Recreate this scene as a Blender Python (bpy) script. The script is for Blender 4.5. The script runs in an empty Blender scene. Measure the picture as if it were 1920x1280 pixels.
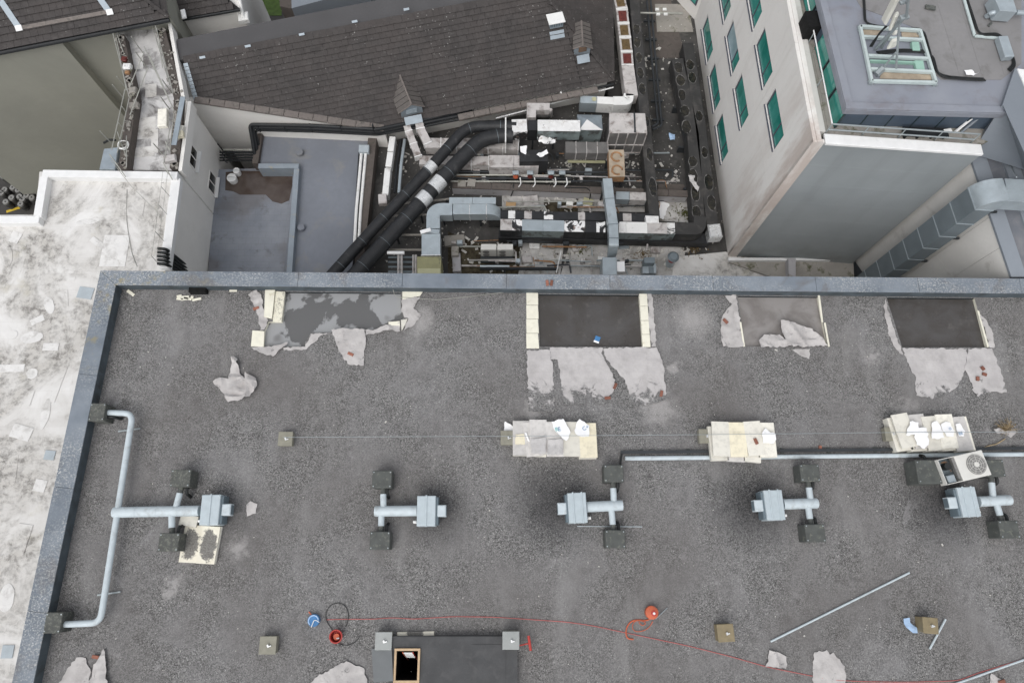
import bpy, bmesh, math, random
from mathutils import Vector, Matrix, noise
random.seed(7)
R = math.radians
S = bpy.context.scene
C = S.collection
# ------------------------------------------------------------------ camera
FPX, CX, CY, CAMH = 1340.0, 960.0, 640.0, 25.0      # focal length and centre of the 1920 x 1280 picture, height over the flat roof
_n = Vector(((940-CX)/FPX, (1050-CY)/FPX, 1)).normalized()       # straight down, seen by the camera
UPc = -_n
Xc = (Vector((1, 0, 0)) - UPc*UPc.x).normalized()
Yc = UPc.cross(Xc)
cam = bpy.data.cameras.new('camera'); camo = bpy.data.objects.new('camera', cam); C.objects.link(camo)
cam.sensor_width = 36; cam.lens = FPX/1920*36; cam.clip_end = 500; cam.clip_start = 0.5
def _ax(i): return Vector((Xc[i], Yc[i], UPc[i]))
M4 = Matrix((_ax(0), -_ax(1), -_ax(2))).transposed().to_4x4(); M4.translation = Vector((0, 0, CAMH))
camo.matrix_world = M4
S.camera = camo
# ------------------------------------------------------------------ sky, sun, exposure
SUN_EL, SUN_AZ = 58, 205          # degrees; azimuth clockwise from +Y
w = bpy.data.worlds.new('World'); S.world = w; w.use_nodes = True
nt = w.node_tree; bg = nt.nodes['Background']
sky = nt.nodes.new('ShaderNodeTexSky'); sky.sky_type = 'NISHITA'; sky.sun_disc = False
sky.sun_elevation = R(SUN_EL); sky.sun_rotation = R(SUN_AZ); sky.air_density = 1.0; sky.dust_density = 3.0; sky.ozone_density = 1.0
hs = nt.nodes.new('ShaderNodeHueSaturation'); hs.inputs['Saturation'].default_value = 0.22
nt.links.new(sky.outputs[0], hs.inputs['Color']); nt.links.new(hs.outputs[0], bg.inputs[0]); bg.inputs[1].default_value = 0.15
sl = bpy.data.lights.new('sun', 'SUN'); so = bpy.data.objects.new('sun', sl); C.objects.link(so)
sl.energy = 0.5; sl.angle = R(60); sl.color = (1, .97, .93)
sd = Vector((math.sin(R(SUN_AZ))*math.cos(R(SUN_EL)), math.cos(R(SUN_AZ))*math.cos(R(SUN_EL)), math.sin(R(SUN_EL))))
so.rotation_euler = (-sd).to_track_quat('-Z', 'Y').to_euler(); so.location = sd*60
S.view_settings.view_transform = 'Standard'; S.view_settings.look = 'None'; S.view_settings.gamma = 1
S.view_settings.exposure = 0.37
# ------------------------------------------------------------------ geometry helpers
def ray(u, v):
    d = Vector(((u-CX)/FPX, (v-CY)/FPX, 1))
    return Vector((d.dot(Xc), d.dot(Yc), d.dot(UPc)))
def P(u, v, z):                   # the point at height z seen at photo position (u, v)
    d = ray(u, v); t = (z-CAMH)/d.z
    return Vector((d.x*t, d.y*t, z))
def PL(u, v, p0, n):              # the same on any plane
    o = Vector((0, 0, CAMH)); d = ray(u, v)
    return o + d*((p0-o).dot(n)/d.dot(n))
def ZS(ox, oy, k):                # coordinates read off an enlarged piece of the photo
    return lambda x, y: (ox+x/k, oy+y/k)
def XY(pts, z): return [P(u, v, z) for u, v in pts]
WL = {}                           # world location of each parent
class MB:
    def __init__(s): s.v = []; s.f = []
    def add(s, vs, fs):
        o = len(s.v); s.v += [Vector(p) for p in vs]; s.f += [[i+o for i in f] for f in fs]; return s
    def prism(s, poly, z0, z1, inset=0):
        poly = [Vector((p[0], p[1], 0)) for p in poly]
        if sum(a.x*b.y-b.x*a.y for a, b in zip(poly, poly[1:]+poly[:1])) < 0: poly = poly[::-1]
        n = len(poly); c = sum(poly, Vector())/n
        top = [p+(c-p).normalized()*inset for p in poly]
        vs = [(p.x, p.y, z0) for p in poly]+[(p.x, p.y, z1) for p in top]
        fs = [list(range(n))[::-1], list(range(n, 2*n))]+[[i, (i+1) % n, (i+1) % n+n, i+n] for i in range(n)]
        return s.add(vs, fs)
    def box(s, c, size, rz=0, rot=None, ch=0):
        x, y, z = [a/2 for a in size]; m = rot or Matrix.Rotation(rz, 3, 'Z'); c = Vector(c)
        if ch:
            pts = []; lv = [(-z, ch), (-z+ch, 0), (z-ch, 0), (z, ch)]
            for zz, i in lv: pts += [(-x+i, -y+i, zz), (x-i, -y+i, zz), (x-i, y-i, zz), (-x+i, y-i, zz)]
            fs = [[3, 2, 1, 0], [12, 13, 14, 15]]
            for k in range(3): fs += [[k*4+i, k*4+(i+1) % 4, k*4+4+(i+1) % 4, k*4+4+i] for i in range(4)]
            return s.add([c+m@Vector(p) for p in pts], fs)
        pts = [(-x,-y,-z), (x,-y,-z), (x,y,-z), (-x,y,-z), (-x,-y,z), (x,-y,z), (x,y,z), (-x,y,z)]
        return s.add([c+m@Vector(p) for p in pts], [[3,2,1,0],[4,5,6,7],[0,1,5,4],[1,2,6,5],[2,3,7,6],[3,0,4,7]])
    def tube(s, path, r, n=8, cap=True):
        path = [Vector(p) for p in path]; rr = r if isinstance(r, (list, tuple)) else [r]*len(path)
        rings = []; up = Vector((0, 0, 1))
        for i, p in enumerate(path):
            t = (path[min(i+1, len(path)-1)]-path[max(i-1, 0)]).normalized()
            a = up if abs(t.z) < .95 else Vector((1, 0, 0))
            x = t.cross(a).normalized(); y = x.cross(t)
            rings.append([p+(x*math.cos(2*math.pi*k/n)+y*math.sin(2*math.pi*k/n))*rr[i] for k in range(n)])
        vs = [q for g in rings for q in g]; fs = []
        for i in range(len(rings)-1):
            fs += [[i*n+k, i*n+(k+1) % n, (i+1)*n+(k+1) % n, (i+1)*n+k] for k in range(n)]
        if cap: fs += [list(range(n))[::-1], list(range((len(rings)-1)*n, len(rings)*n))]
        return s.add(vs, fs)
    def duct(s, path, wd, ht):    # rectangular duct, path runs along the middle of its top
        path = [Vector(p) for p in path]; rings = []
        for i, p in enumerate(path):
            d0 = (p-path[i-1]) if i else (path[1]-p); d1 = (path[i+1]-p) if i < len(path)-1 else d0
            d0 = Vector((d0.x, d0.y, 0)).normalized(); d1 = Vector((d1.x, d1.y, 0)).normalized()
            t = (d0+d1).normalized(); k = 1/max(.5, t.dot(d0)); sd = Vector((t.y, -t.x, 0))*wd/2*k
            rings.append([p-sd, p+sd, p+sd-Vector((0, 0, ht)), p-sd-Vector((0, 0, ht))])
        vs = [q for g in rings for q in g]; fs = []
        for i in range(len(rings)-1): fs += [[i*4+(k+1) % 4, i*4+k, (i+1)*4+k, (i+1)*4+(k+1) % 4] for k in range(4)]
        m = (len(rings)-1)*4
        fs += [[0, 1, 2, 3], [m+3, m+2, m+1, m]]
        return s.add(vs, fs)
    def disc(s, c, rx, ry, h, n=14, jit=0, rz=0):
        c = Vector(c); m = Matrix.Rotation(rz, 3, 'Z'); j = [1+random.uniform(-jit, jit) for _ in range(n)]
        poly = [c+m@Vector((math.cos(2*math.pi*k/n)*rx*j[k], math.sin(2*math.pi*k/n)*ry*j[k], 0)) for k in range(n)]
        return s.prism(poly, c.z, c.z+h)
    def build(s, name, mat, parent=None, smooth=False, bevel=0):
        if parent is None:
            xs = [p.x for p in s.v]; ys = [p.y for p in s.v]
            o = Vector(((min(xs)+max(xs))/2, (min(ys)+max(ys))/2, min(p.z for p in s.v)))
        else: o = WL[parent.as_pointer()]
        me = bpy.data.meshes.new(name); me.from_pydata([p-o for p in s.v], [], s.f); me.update()
        ob = bpy.data.objects.new(name, me); C.objects.link(ob)
        if parent is None: ob.location = o
        else: ob.parent = parent
        WL[ob.as_pointer()] = o
        if mat: me.materials.append(MAT[mat] if isinstance(mat, str) else mat)
        if smooth:
            for p in me.polygons: p.use_smooth = True
            me.set_sharp_from_angle(angle=R(40))
        if bevel:
            md = ob.modifiers.new('bevel', 'BEVEL'); md.width = bevel; md.segments = 2; md.limit_method = 'ANGLE'; md.angle_limit = R(40)
        return ob
def tag(o, label, cat, group=None):
    o['label'] = label; o['category'] = cat
    if group: o['group'] = group
    return o
def struct(o): o['kind'] = 'structure'; return o
def stuff(o): o['kind'] = 'stuff'; return o
def thing(name, label, cat, loc, group=None):
    e = bpy.data.objects.new(name, None); C.objects.link(e); e.location = loc; e.empty_display_size = .3
    WL[e.as_pointer()] = Vector(loc)
    return tag(e, label, cat, group)
def fillet(path, r, n=5):
    path = [Vector(p) for p in path]; out = [path[0]]
    for a, b, c in zip(path, path[1:], path[2:]):
        d0 = (a-b).normalized(); d1 = (c-b).normalized(); k = min(r, (a-b).length*.48, (c-b).length*.48)
        p0 = b+d0*k; p1 = b+d1*k
        for i in range(n+1):
            t = i/n; out.append(p0*(1-t)**2+b*2*t*(1-t)+p1*t*t)
    return out+[path[-1]]
def inpoly(x, y, poly):
    c = False
    for (x0, y0), (x1, y1) in zip(poly, poly[1:]+poly[:1]):
        if (y0 > y) != (y1 > y) and x < (x1-x0)*(y-y0)/(y1-y0)+x0: c = not c
    return c
def sheet(name, pts, z, amp, mat, parent=None, freq=2.2, cell=.09, thick=.006, ridge=0, seed=0, bend=None):
    """a limp sheet of membrane lying on something: the outline is cut into a fine net, then creased"""
    rp_ = []; rs_ = random.Random(seed*13+len(pts)); span = max((p-q).length for p in pts for q in pts)
    rag = min(.032, span*.03)                      # torn outline
    for p, q in zip(pts, pts[1:]+pts[:1]):
        n_ = max(1, int((q-p).length/.085)); nr = Vector((-(q-p).y, (q-p).x, 0)).normalized()
        for k in range(n_): rp_.append(p.lerp(q, k/n_)+nr*(rs_.uniform(-rag, rag) if k else 0))
    pts = rp_
    bm = bmesh.new(); vs = [bm.verts.new((p.x, p.y, 0)) for p in pts]
    f = bm.faces.new(vs); bmesh.ops.triangulate(bm, faces=[f])
    for ax in (0, 1):
        lo = min(p[ax] for p in pts); hi = max(p[ax] for p in pts); k = lo+cell
        while k < hi:
            nn = Vector((0, 0, 0)); nn[ax] = 1; co = Vector((0, 0, 0)); co[ax] = k
            bmesh.ops.bisect_plane(bm, geom=bm.verts[:]+bm.edges[:]+bm.faces[:], plane_co=co, plane_no=nn); k += cell
    sv = Vector((seed*7.3, seed*3.1, 0))
    for v in bm.verts:
        q = v.co*freq+sv; n1 = noise.noise(q); n2 = noise.noise(q*2.7)
        cr = 0
        for kk, (ca, cb) in enumerate(((1.3, .6), (-.8, 1.2), (.3, 1.7))):
            fold = 1-abs(noise.noise(Vector((v.co.x*ca+v.co.y*cb+seed*1.7, (v.co.y*ca-v.co.x*cb)*.35, seed*2.+kk*5))))*5
            cr = max(cr, fold*(1, .8, .6)[kk])
        v.co.z = z+amp*max(0, .5+.75*n1+.3*n2)+max(0, cr)**1.3*max(ridge*1.25, .017)
        if bend: v.co.z += bend(v.co)
        v.co.x += noise.noise(q*3+Vector((5, 0, 0)))*.012; v.co.y += noise.noise(q*3+Vector((0, 9, 0)))*.012
    r = bmesh.ops.solidify(bm, geom=bm.faces[:], thickness=thick)
    me = bpy.data.meshes.new(name); 
    o = Vector((0, 0, 0)) if parent is None else WL[parent.as_pointer()]
    if parent is None:
        xs = [v.co.x for v in bm.verts]; ys = [v.co.y for v in bm.verts]; o = Vector(((min(xs)+max(xs))/2, (min(ys)+max(ys))/2, z))
    bmesh.ops.recalc_face_normals(bm, faces=bm.faces[:])
    bmesh.ops.translate(bm, verts=bm.verts[:], vec=-o); bm.to_mesh(me); bm.free()
    ob = bpy.data.objects.new(name, me); C.objects.link(ob); WL[ob.as_pointer()] = o
    if parent is None: ob.location = o
    else: ob.parent = parent
    me.materials.append(MAT[mat])
    for p in me.polygons: p.use_smooth = True
    me.set_sharp_from_angle(angle=R(35))
    return ob
def text(name, s, size, mat, parent, loc, rz, ext=.001):
    cu = bpy.data.curves.new(name, 'FONT'); cu.body = s; cu.size = size; cu.extrude = ext; cu.align_x = 'CENTER'; cu.align_y = 'CENTER'
    t = bpy.data.objects.new(name, cu); C.objects.link(t)
    bpy.context.view_layer.update(); dg = bpy.context.evaluated_depsgraph_get()
    me = bpy.data.meshes.new_from_object(t.evaluated_get(dg)); bpy.data.objects.remove(t)
    me.transform(Matrix.Translation(Vector(loc)-WL[parent.as_pointer()])@Matrix.Rotation(rz, 4, 'Z'))
    o = bpy.data.objects.new(name, me); C.objects.link(o); o.parent = parent; me.materials.clear(); me.materials.append(MAT[mat])
    return o
# ------------------------------------------------------------------ materials
MAT = {}
class NT:
    def __init__(s, name):
        s.m = bpy.data.materials.new(name); s.m.use_nodes = True; s.t = s.m.node_tree; s.b = s.t.nodes['Principled BSDF']; MAT[name] = s.m
        s.pos = s.t.nodes.new('ShaderNodeNewGeometry').outputs['Position']
    def n(s, ty, **kw):
        x = s.t.nodes.new(ty)
        for k, v in kw.items(): setattr(x, k, v)
        return x
    def lk(s, a, b): s.t.links.new(a, b)
    def put(s, sock, v):
        if hasattr(v, 'links'): s.lk(v, sock)
        elif isinstance(v, (tuple, list)): sock.default_value = tuple(v)+((1,) if len(v) == 3 and len(sock.default_value) == 4 else ())
        else: sock.default_value = v
    def noise(s, sc, det=4, rough=.55, vec=None, dist=0):
        x = s.n('ShaderNodeTexNoise'); x.inputs['Scale'].default_value = sc; x.inputs['Detail'].default_value = det
        x.inputs['Roughness'].default_value = rough; x.inputs['Distortion'].default_value = dist
        s.lk(vec or s.pos, x.inputs['Vector']); return x.outputs['Fac']
    def vor(s, sc, out='Color', vec=None):
        x = s.n('ShaderNodeTexVoronoi'); x.inputs['Scale'].default_value = sc; s.lk(vec or s.pos, x.inputs['Vector']); return x.outputs[out]
    def sep(s, c):
        x = s.n('ShaderNodeSeparateColor'); s.lk(c, x.inputs[0]); return x.outputs[0]
    def rng(s, v, a, b, c=0., d=1.):
        x = s.n('ShaderNodeMapRange'); s.put(x.inputs[0], v)
        for i, k in enumerate((a, b, c, d)): x.inputs[i+1].default_value = k
        return x.outputs[0]
    def mix(s, f, a, b, mode='MIX'):
        x = s.n('ShaderNodeMix'); x.data_type = 'RGBA'; x.blend_type = mode
        s.put(x.inputs[0], f); s.put(x.inputs[6], a); s.put(x.inputs[7], b); return x.outputs[2]
    def math(s, op, a, b=0.):
        x = s.n('ShaderNodeMath', operation=op); s.put(x.inputs[0], a); s.put(x.inputs[1], b); return x.outputs[0]
    def scale(s, v):
        x = s.n('ShaderNodeVectorMath', operation='MULTIPLY'); s.lk(s.pos, x.inputs[0]); x.inputs[1].default_value = v; return x.outputs[0]
    def bump(s, h, st, dist=.02):
        x = s.n('ShaderNodeBump'); x.inputs['Strength'].default_value = st; x.inputs['Distance'].default_value = dist
        s.put(x.inputs['Height'], h); s.lk(x.outputs[0], s.b.inputs['Normal'])
    def done(s, col, rough=.7, metal=0., spec=.4):
        s.put(s.b.inputs['Base Color'], col); s.put(s.b.inputs['Roughness'], rough); s.put(s.b.inputs['Metallic'], metal)
        s.b.inputs['Specular IOR Level'].default_value = spec; return s.m
def plain(name, col, rough=.7, metal=0., var=.18, sc=3., dirt=None, dsc=1.5, dth=(.5, .7), bump=.15, bsc=30, spec=.4, tint=None):
    """painted or metal surface with mottling, fine relief and optional dirt"""
    t = NT(name); c = t.mix(t.rng(t.noise(sc, 5), .3, .7), [k*(1-var) for k in col], [min(1, k*(1+var)) for k in col])
    c = t.mix(t.rng(t.noise(sc*9, 3), .3, .75, 0, .5), c, [k*(1-var*1.2) for k in col])
    if dirt:
        f = t.rng(t.noise(dsc, 7, .65, dist=.4), dth[0], dth[1]); c = t.mix(f, c, dirt)
    if bump: t.bump(t.noise(bsc, 4), bump)
    return t.done(c, t.rng(t.noise(sc*2, 3), .3, .7, max(0, rough-.1), min(1, rough+.1)), metal, spec)
def tinted(name, col, var=.25, rough=.8, sc=4):
    """one tone per piece: each board, tile or panel differs a little"""
    t = NT(name); oi = t.n('ShaderNodeObjectInfo').outputs['Random']
    c = t.mix(oi, [k*(1-var) for k in col], [min(1, k*(1+var)) for k in col])
    c = t.mix(t.rng(t.noise(sc, 6, .65), .45, .75, 0, .6), c, [k*.6 for k in col]); t.bump(t.noise(40, 4), .2)
    return t.done(c, rough)
# gravelled roof felt: stone chips of every grey, dusty and bare areas, soot blown out by the fans
t = NT('gravel')
chip = t.sep(t.vor(33)); chip2 = t.sep(t.vor(62)); big = t.noise(.55, 5, .6); mid = t.noise(2.3, 5, .6)
c = t.mix(chip, (.055, .053, .051), (.285, .279, .272))
c = t.mix(t.rng(chip2, .93, 1.), c, (.62, .61, .60)); c = t.mix(t.rng(chip, .0, .06, .7, 0), c, (.05, .05, .05))
c = t.mix(t.rng(t.noise(17, 3), .38, .66, 0, .45), c, (.11, .109, .107))
c = t.mix(t.rng(big, .42, .62, 0, .5), c, (.27, .266, .268)); c = t.mix(t.rng(mid, .5, .75, 0, .4), c, (.075, .072, .072))
c = t.mix(t.rng(t.noise(.9, 6, .7, dist=.6), .62, .72, 0, .6), c, (.34, .33, .33))
c = t.mix(t.rng(t.noise(.28, 4, .6), .42, .66, 0, .55), c, (.118, .109, .103)); c = t.mix(t.rng(t.noise(.7, 5, .6, vec=t.scale((1, .3, 1))), .55, .72, 0, .4), c, (.30, .295, .29))
pale = None
for u, v, r_ in ((445, 1030, .42), (325, 1098, .4), (318, 1110, .3), (1635, 668, .35), (1262, 690, .3), (1235, 765, .8), (790, 600, .7), (1700, 770, .6), (1000, 770, .5), (1300, 600, .9)):
    q = P(u, v, 0); d = t.n('ShaderNodeVectorMath', operation='DISTANCE'); t.lk(t.pos, d.inputs[0]); d.inputs[1].default_value = q
    k = t.rng(t.math('ADD', d.outputs['Value'], t.rng(t.noise(3.1, 6, .7), .2, .8, -.4, .4)), r_*.2, r_, .6, 0)
    pale = k if pale is None else t.math('MAXIMUM', pale, k)
c = t.mix(pale, c, (.40, .385, .375))
soot = None
for u, v in ((424, 950), (826, 955), (1040, 945), (1408, 945), (1768, 945)):
    q = P(u, v, 0); d = t.n('ShaderNodeVectorMath', operation='DISTANCE'); t.lk(t.pos, d.inputs[0]); d.inputs[1].default_value = q
    k = t.rng(t.math('ADD', d.outputs['Value'], t.rng(mid, .2, .8, -.45, .45)), .4, {424: 1.15, 826: 1.5}.get(u, 1.85), {424: .4, 826: .6}.get(u, .82), 0)
    soot = k if soot is None else t.math('MAXIMUM', soot, k)
c = t.mix(t.math('MULTIPLY', soot, t.rng(chip, 0, 1, 1, .72)), c, (.022, .022, .024))
t.bump(chip, .35, .02); t.done(c, .9, 0, .25)
# blue-grey coated parapet with grey and yellow lichen
t = NT('coping'); pn = t.noise(.45, 3, .5)
c = t.mix(t.rng(t.noise(1.1, 4), .3, .7), (.135, .16, .19), (.22, .25, .285))
c = t.mix(t.rng(t.noise(.8, 4, .6, dist=.5), .55, .66, 0, .75), c, (.15, .15, .155))
lich = t.math('MULTIPLY', t.rng(t.noise(14, 7, .8), .50, .62, 0, .85), t.rng(pn, .38, .55))
c = t.mix(lich, c, (.47, .47, .45))
c = t.mix(t.math('MULTIPLY', t.rng(t.sep(t.vor(34)), .93, .96, 0, .7), t.rng(pn, .5, .62)), c, (.62, .62, .6))
sx = t.n('ShaderNodeSeparateXYZ'); t.lk(t.pos, sx.inputs[0])
yl = t.math('MULTIPLY', t.rng(sx.outputs[0], -12.8, -10.0, 1, 0), t.rng(t.noise(2.1, 6, .7), .53, .66, 0, .6)); yl = t.math('MULTIPLY', yl, t.rng(sx.outputs[1], 6, 8))
c = t.mix(yl, c, (.33, .27, .11)); t.bump(t.noise(18, 5), .2); t.done(c, .62, 0, .35)
plain('blue_kerb', (.27, .31, .35), .6, var=.1, dirt=(.36, .33, .25), dsc=2, dth=(.6, .7)); plain('upstand', (.085, .105, .12), .75, var=.3, dirt=(.05, .055, .055), dsc=2)
# white roof coating, patched and mouldy
t = NT('white_roof'); g = t.noise(.33, 8, .66, dist=.9); g2 = t.noise(3.2, 6, .7, dist=.5)
c = t.mix(t.rng(t.noise(.9, 4), .3, .7), (.63, .615, .59), (.77, .76, .74))
br = t.n('ShaderNodeTexBrick'); br.inputs['Scale'].default_value = .35; br.inputs['Mortar Size'].default_value = .006; t.lk(t.pos, br.inputs['Vector'])
br.inputs['Color1'].default_value = (.62, .615, .6, 1); br.inputs['Color2'].default_value = (.84, .835, .83, 1); br.inputs['Mortar'].default_value = (.4, .39, .37, 1)
c = t.mix(.08, c, br.outputs[0])
c = t.mix(t.rng(g, .40, .6, 0, .65), c, (.45, .425, .385))
c = t.mix(t.math('MULTIPLY', t.rng(g, .455, .585), t.rng(t.noise(3.0, 8, .78, dist=.3), .45, .6, 0, .85)), c, (.17, .16, .148))
c = t.mix(t.rng(t.noise(11, 5, .7), .68, .74, 0, .8), c, (.22, .21, .2))
c = t.mix(t.rng(t.noise(.8, 4, .6), .64, .74, 0, .5), c, (.5, .47, .38)); t.bump(g2, .2); t.done(c, .7, 0, .3)
plain('white_patch', (.73, .72, .70), .65, var=.08, dirt=(.47, .455, .43), dth=(.5, .7), dsc=2.5)
plain('blue_patch', (.42, .47, .50), .7, var=.1)
plain('white_curb', (.80, .80, .79), .6, var=.06, dirt=(.42, .43, .42), dth=(.62, .8), dsc=1.5)
plain('render_wall', (.82, .80, .76), .85, var=.05, sc=.8, dirt=(.66, .64, .59), dth=(.55, .85), dsc=.5)
plain('tall_wall', (.285, .282, .24), .85, var=.06, sc=.4, dirt=(.24, .238, .205), dth=(.45, .75), dsc=.25)
plain('beige_wall', (.60, .585, .555), .85, var=.06, sc=.8, dirt=(.33, .31, .28), dth=(.58, .8), dsc=.7)
# blue-grey roof coating of the low roofs, one of them with standing water
plain('deck_blue', (.195, .21, .24), .6, var=.12, sc=.5, dirt=(.235, .235, .23), dth=(.52, .72), dsc=.8)
t = NT('deck_wet'); c = t.mix(t.rng(t.noise(.8, 5), .35, .65), (.21, .23, .265), (.29, .31, .345))
br = t.n('ShaderNodeTexBrick'); br.inputs['Scale'].default_value = .8; br.inputs['Mortar Size'].default_value = .012; t.lk(t.pos, br.inputs['Vector'])
br.inputs['Color1'].default_value = (.19, .20, .225, 1); br.inputs['Color2'].default_value = (.245, .255, .28, 1); br.inputs['Mortar'].default_value = (.12, .12, .125, 1)
c = t.mix(.2, c, br.outputs[0]); dd = t.rng(t.noise(1.3, 7, .7, dist=.3), .57, .70, 0, .6)
c = t.mix(dd, c, (.09, .08, .075)); c = t.mix(t.rng(t.noise(.5, 4, .5), .52, .64, 0, .4), c, (.13, .105, .09)); t.bump(t.noise(12), .1); t.done(c, .6)
t = NT('puddle'); c = t.mix(t.rng(t.noise(1.2, 5), .35, .65), (.052, .034, .026), (.10, .078, .066)); t.done(c, .08, 0, .5)
plain('water_black', (.016, .015, .013), .12, var=.5, sc=6, bump=0, dirt=(.05, .045, .03), dsc=5, spec=.5)
t = NT('wet_floor'); c = t.mix(t.rng(t.noise(.9, 5, .6, dist=.6), .4, .62), (.064, .058, .053), (.082, .078, .076))
c = t.mix(t.rng(t.noise(4, 5), .6, .7, 0, .4), c, (.14, .13, .12)); t.done(c, t.rng(t.noise(.9, 4), .45, .55, .22, .4))
t = NT('dry_floor'); c = t.mix(t.rng(t.noise(1.1, 6, .6, dist=.5), .4, .6), (.19, .175, .165), (.265, .25, .24))
c = t.mix(t.rng(t.noise(2.4, 6, .7), .6, .72, 0, .7), c, (.12, .11, .105)); t.bump(t.noise(20), .15); t.done(c, .7)
t = NT('part_wet_floor'); c = t.mix(t.rng(t.noise(.75, 5, .55, dist=.3), .47, .50), (.30, .305, .31), (.125, .125, .125))
c = t.mix(t.rng(t.noise(.5, 3), .55, .62, 0, .8), c, (.085, .08, .077)); t.done(c, t.rng(t.noise(.75, 5, .55, dist=.3), .47, .50, .5, .2))
# insulation, membrane
plain('foam', (.78, .755, .635), .85, var=.07, sc=5, dirt=(.55, .50, .36), dth=(.6, .75), dsc=3)
tinted('board_cream', (.76, .735, .655), .15, .8, 5); tinted('board_grey', (.62, .60, .575), .14, .6, 5); tinted('board_yellow', (.80, .74, .57), .05, .8, 5)
t = NT('board_sooty'); oc = t.n('ShaderNodeTexCoord').outputs['Object']; sv_ = t.n('ShaderNodeVectorMath', operation='MULTIPLY'); t.lk(oc, sv_.inputs[0]); sv_.inputs[1].default_value = (3.4, 1.9, 0)
ln_ = t.n('ShaderNodeVectorMath', operation='LENGTH'); t.lk(sv_.outputs[0], ln_.inputs[0]); dv = t.math('ADD', ln_.outputs['Value'], t.rng(t.noise(6, 6, .7), .2, .8, -.45, .45))
c = t.mix(t.rng(t.noise(3, 4), .3, .7), (.74, .70, .58), (.84, .80, .68)); c = t.mix(t.rng(dv, .82, 1.0, .9, 0), c, t.mix(t.sep(t.vor(40)), (.06, .058, .056), (.19, .185, .18))); t.done(c, .85)
t = NT('board_specked'); c = t.mix(t.rng(t.noise(9, 7, .75), .5, .62, 0, .75), (.76, .73, .60), (.22, .21, .18)); t.done(c, .85)
plain('foil_plastic', (.50, .485, .475), .32, var=.2, sc=4, bump=.4, bsc=9)
t = NT('membrane'); c = t.mix(t.rng(t.noise(1.5, 5), .3, .7), (.40, .38, .37), (.53, .51, .495))
c = t.mix(t.rng(t.noise(2.6, 6, .7), .52, .68, 0, .6), c, (.31, .29, .28)); c = t.mix(t.rng(t.noise(3.4, 7, .72, dist=.5), .60, .67, 0, .9), c, t.mix(t.sep(t.vor(30)), (.085, .083, .082), (.25, .245, .24))); t.bump(t.noise(9, 6), .5, .03); t.done(c, .8)
t = NT('membrane_grit'); chip = t.sep(t.vor(30)); c = t.mix(t.rng(t.noise(1.5, 5), .3, .7), (.42, .40, .395), (.53, .51, .50))
sy = t.n('ShaderNodeSeparateXYZ'); t.lk(t.pos, sy.inputs[0])
gr = t.rng(t.math('ADD', sy.outputs[1], t.rng(t.noise(1.7, 6, .7, dist=.6), .3, .7, -.85, .85)), 5.55, 5.85, 1, 0)
sl_ = t.n('ShaderNodeTexBrick'); sl_.inputs['Scale'].default_value = 1.; sl_.inputs['Mortar Size'].default_value = .008; t.lk(t.pos, sl_.inputs['Vector'])
c = t.mix(t.math('MULTIPLY', sl_.outputs['Fac'], .12), c, (.28, .27, .27))
c = t.mix(t.rng(t.noise(2.2, 6, .7), .5, .68, 0, .5), c, (.33, .315, .305)); c = t.mix(gr, c, t.mix(chip, (.085, .083, .082), (.26, .255, .25))); t.bump(t.noise(9, 6), .45, .03); t.done(c, .82)
plain('paper', (.90, .90, .90), .5, var=.03, bump=.1); plain('print_blue', (.12, .25, .42), .6); plain('print_green', (.10, .42, .40), .6)
# pipes, ducts
plain('pipe_grey', (.53, .595, .625), .5, var=.08, sc=5, dirt=(.36, .39, .395), dth=(.52, .75), dsc=3)
plain('fan_grey', (.46, .525, .555), .45, var=.08, sc=5); plain('fan_dark', (.14, .18, .205), .6, var=.15)
plain('cowl', (.088, .094, .088), .65, var=.25, sc=4, dirt=(.16, .165, .14), dsc=6, dth=(.55, .68))
plain('cowl_lichen', (.088, .092, .085), .75, var=.25, sc=4, dirt=(.19, .195, .165), dsc=14, dth=(.5, .68))
plain('hose_grey', (.05, .05, .05), .7, var=.2); plain('rubber', (.02, .022, .022), .6, var=.3)
plain('galv', (.42, .475, .505), .38, .35, var=.12, sc=2.5, dirt=(.30, .33, .34), dth=(.6, .8), dsc=2, bump=.1)
plain('galv_dark', (.20, .235, .255), .45, .3, var=.12, sc=2, bump=.1)
plain('white_paint', (.80, .80, .78), .55, var=.06, dirt=(.40, .38, .36), dsc=2.5, dth=(.58, .72))
plain('dirty_white', (.52, .495, .48), .6, var=.15, sc=2.5, dirt=(.20, .17, .155), dsc=2.2, dth=(.5, .66))
plain('dirty_panel', (.15, .145, .14), .7, var=.2, sc=2.5, dirt=(.24, .23, .22), dsc=2, dth=(.58, .7))
plain('bitumen', (.042, .041, .040), .7, var=.3, sc=2, dirt=(.075, .07, .066), dsc=1.6, dth=(.52, .66), bump=.3)
plain('black_lag', (.024, .025, .027), .5, var=.3, sc=2.5, dirt=(.05, .05, .052), dsc=3, dth=(.58, .7), bump=.35, bsc=8)
plain('silver', (.72, .73, .73), .3, .4, var=.1, bump=.3, bsc=10)
t = NT('foil_torn'); f = t.rng(t.noise(1.5, 7, .65, dist=.9), .50, .53)      # white foil torn off black lagging
c = t.mix(f, (.84, .835, .825), (.025, .025, .026)); c = t.mix(t.math('MULTIPLY', t.rng(t.noise(5, 5), .58, .7), .7), c, (.35, .25, .2)); t.bump(t.noise(8, 5), .5); t.done(c, .5)
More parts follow.
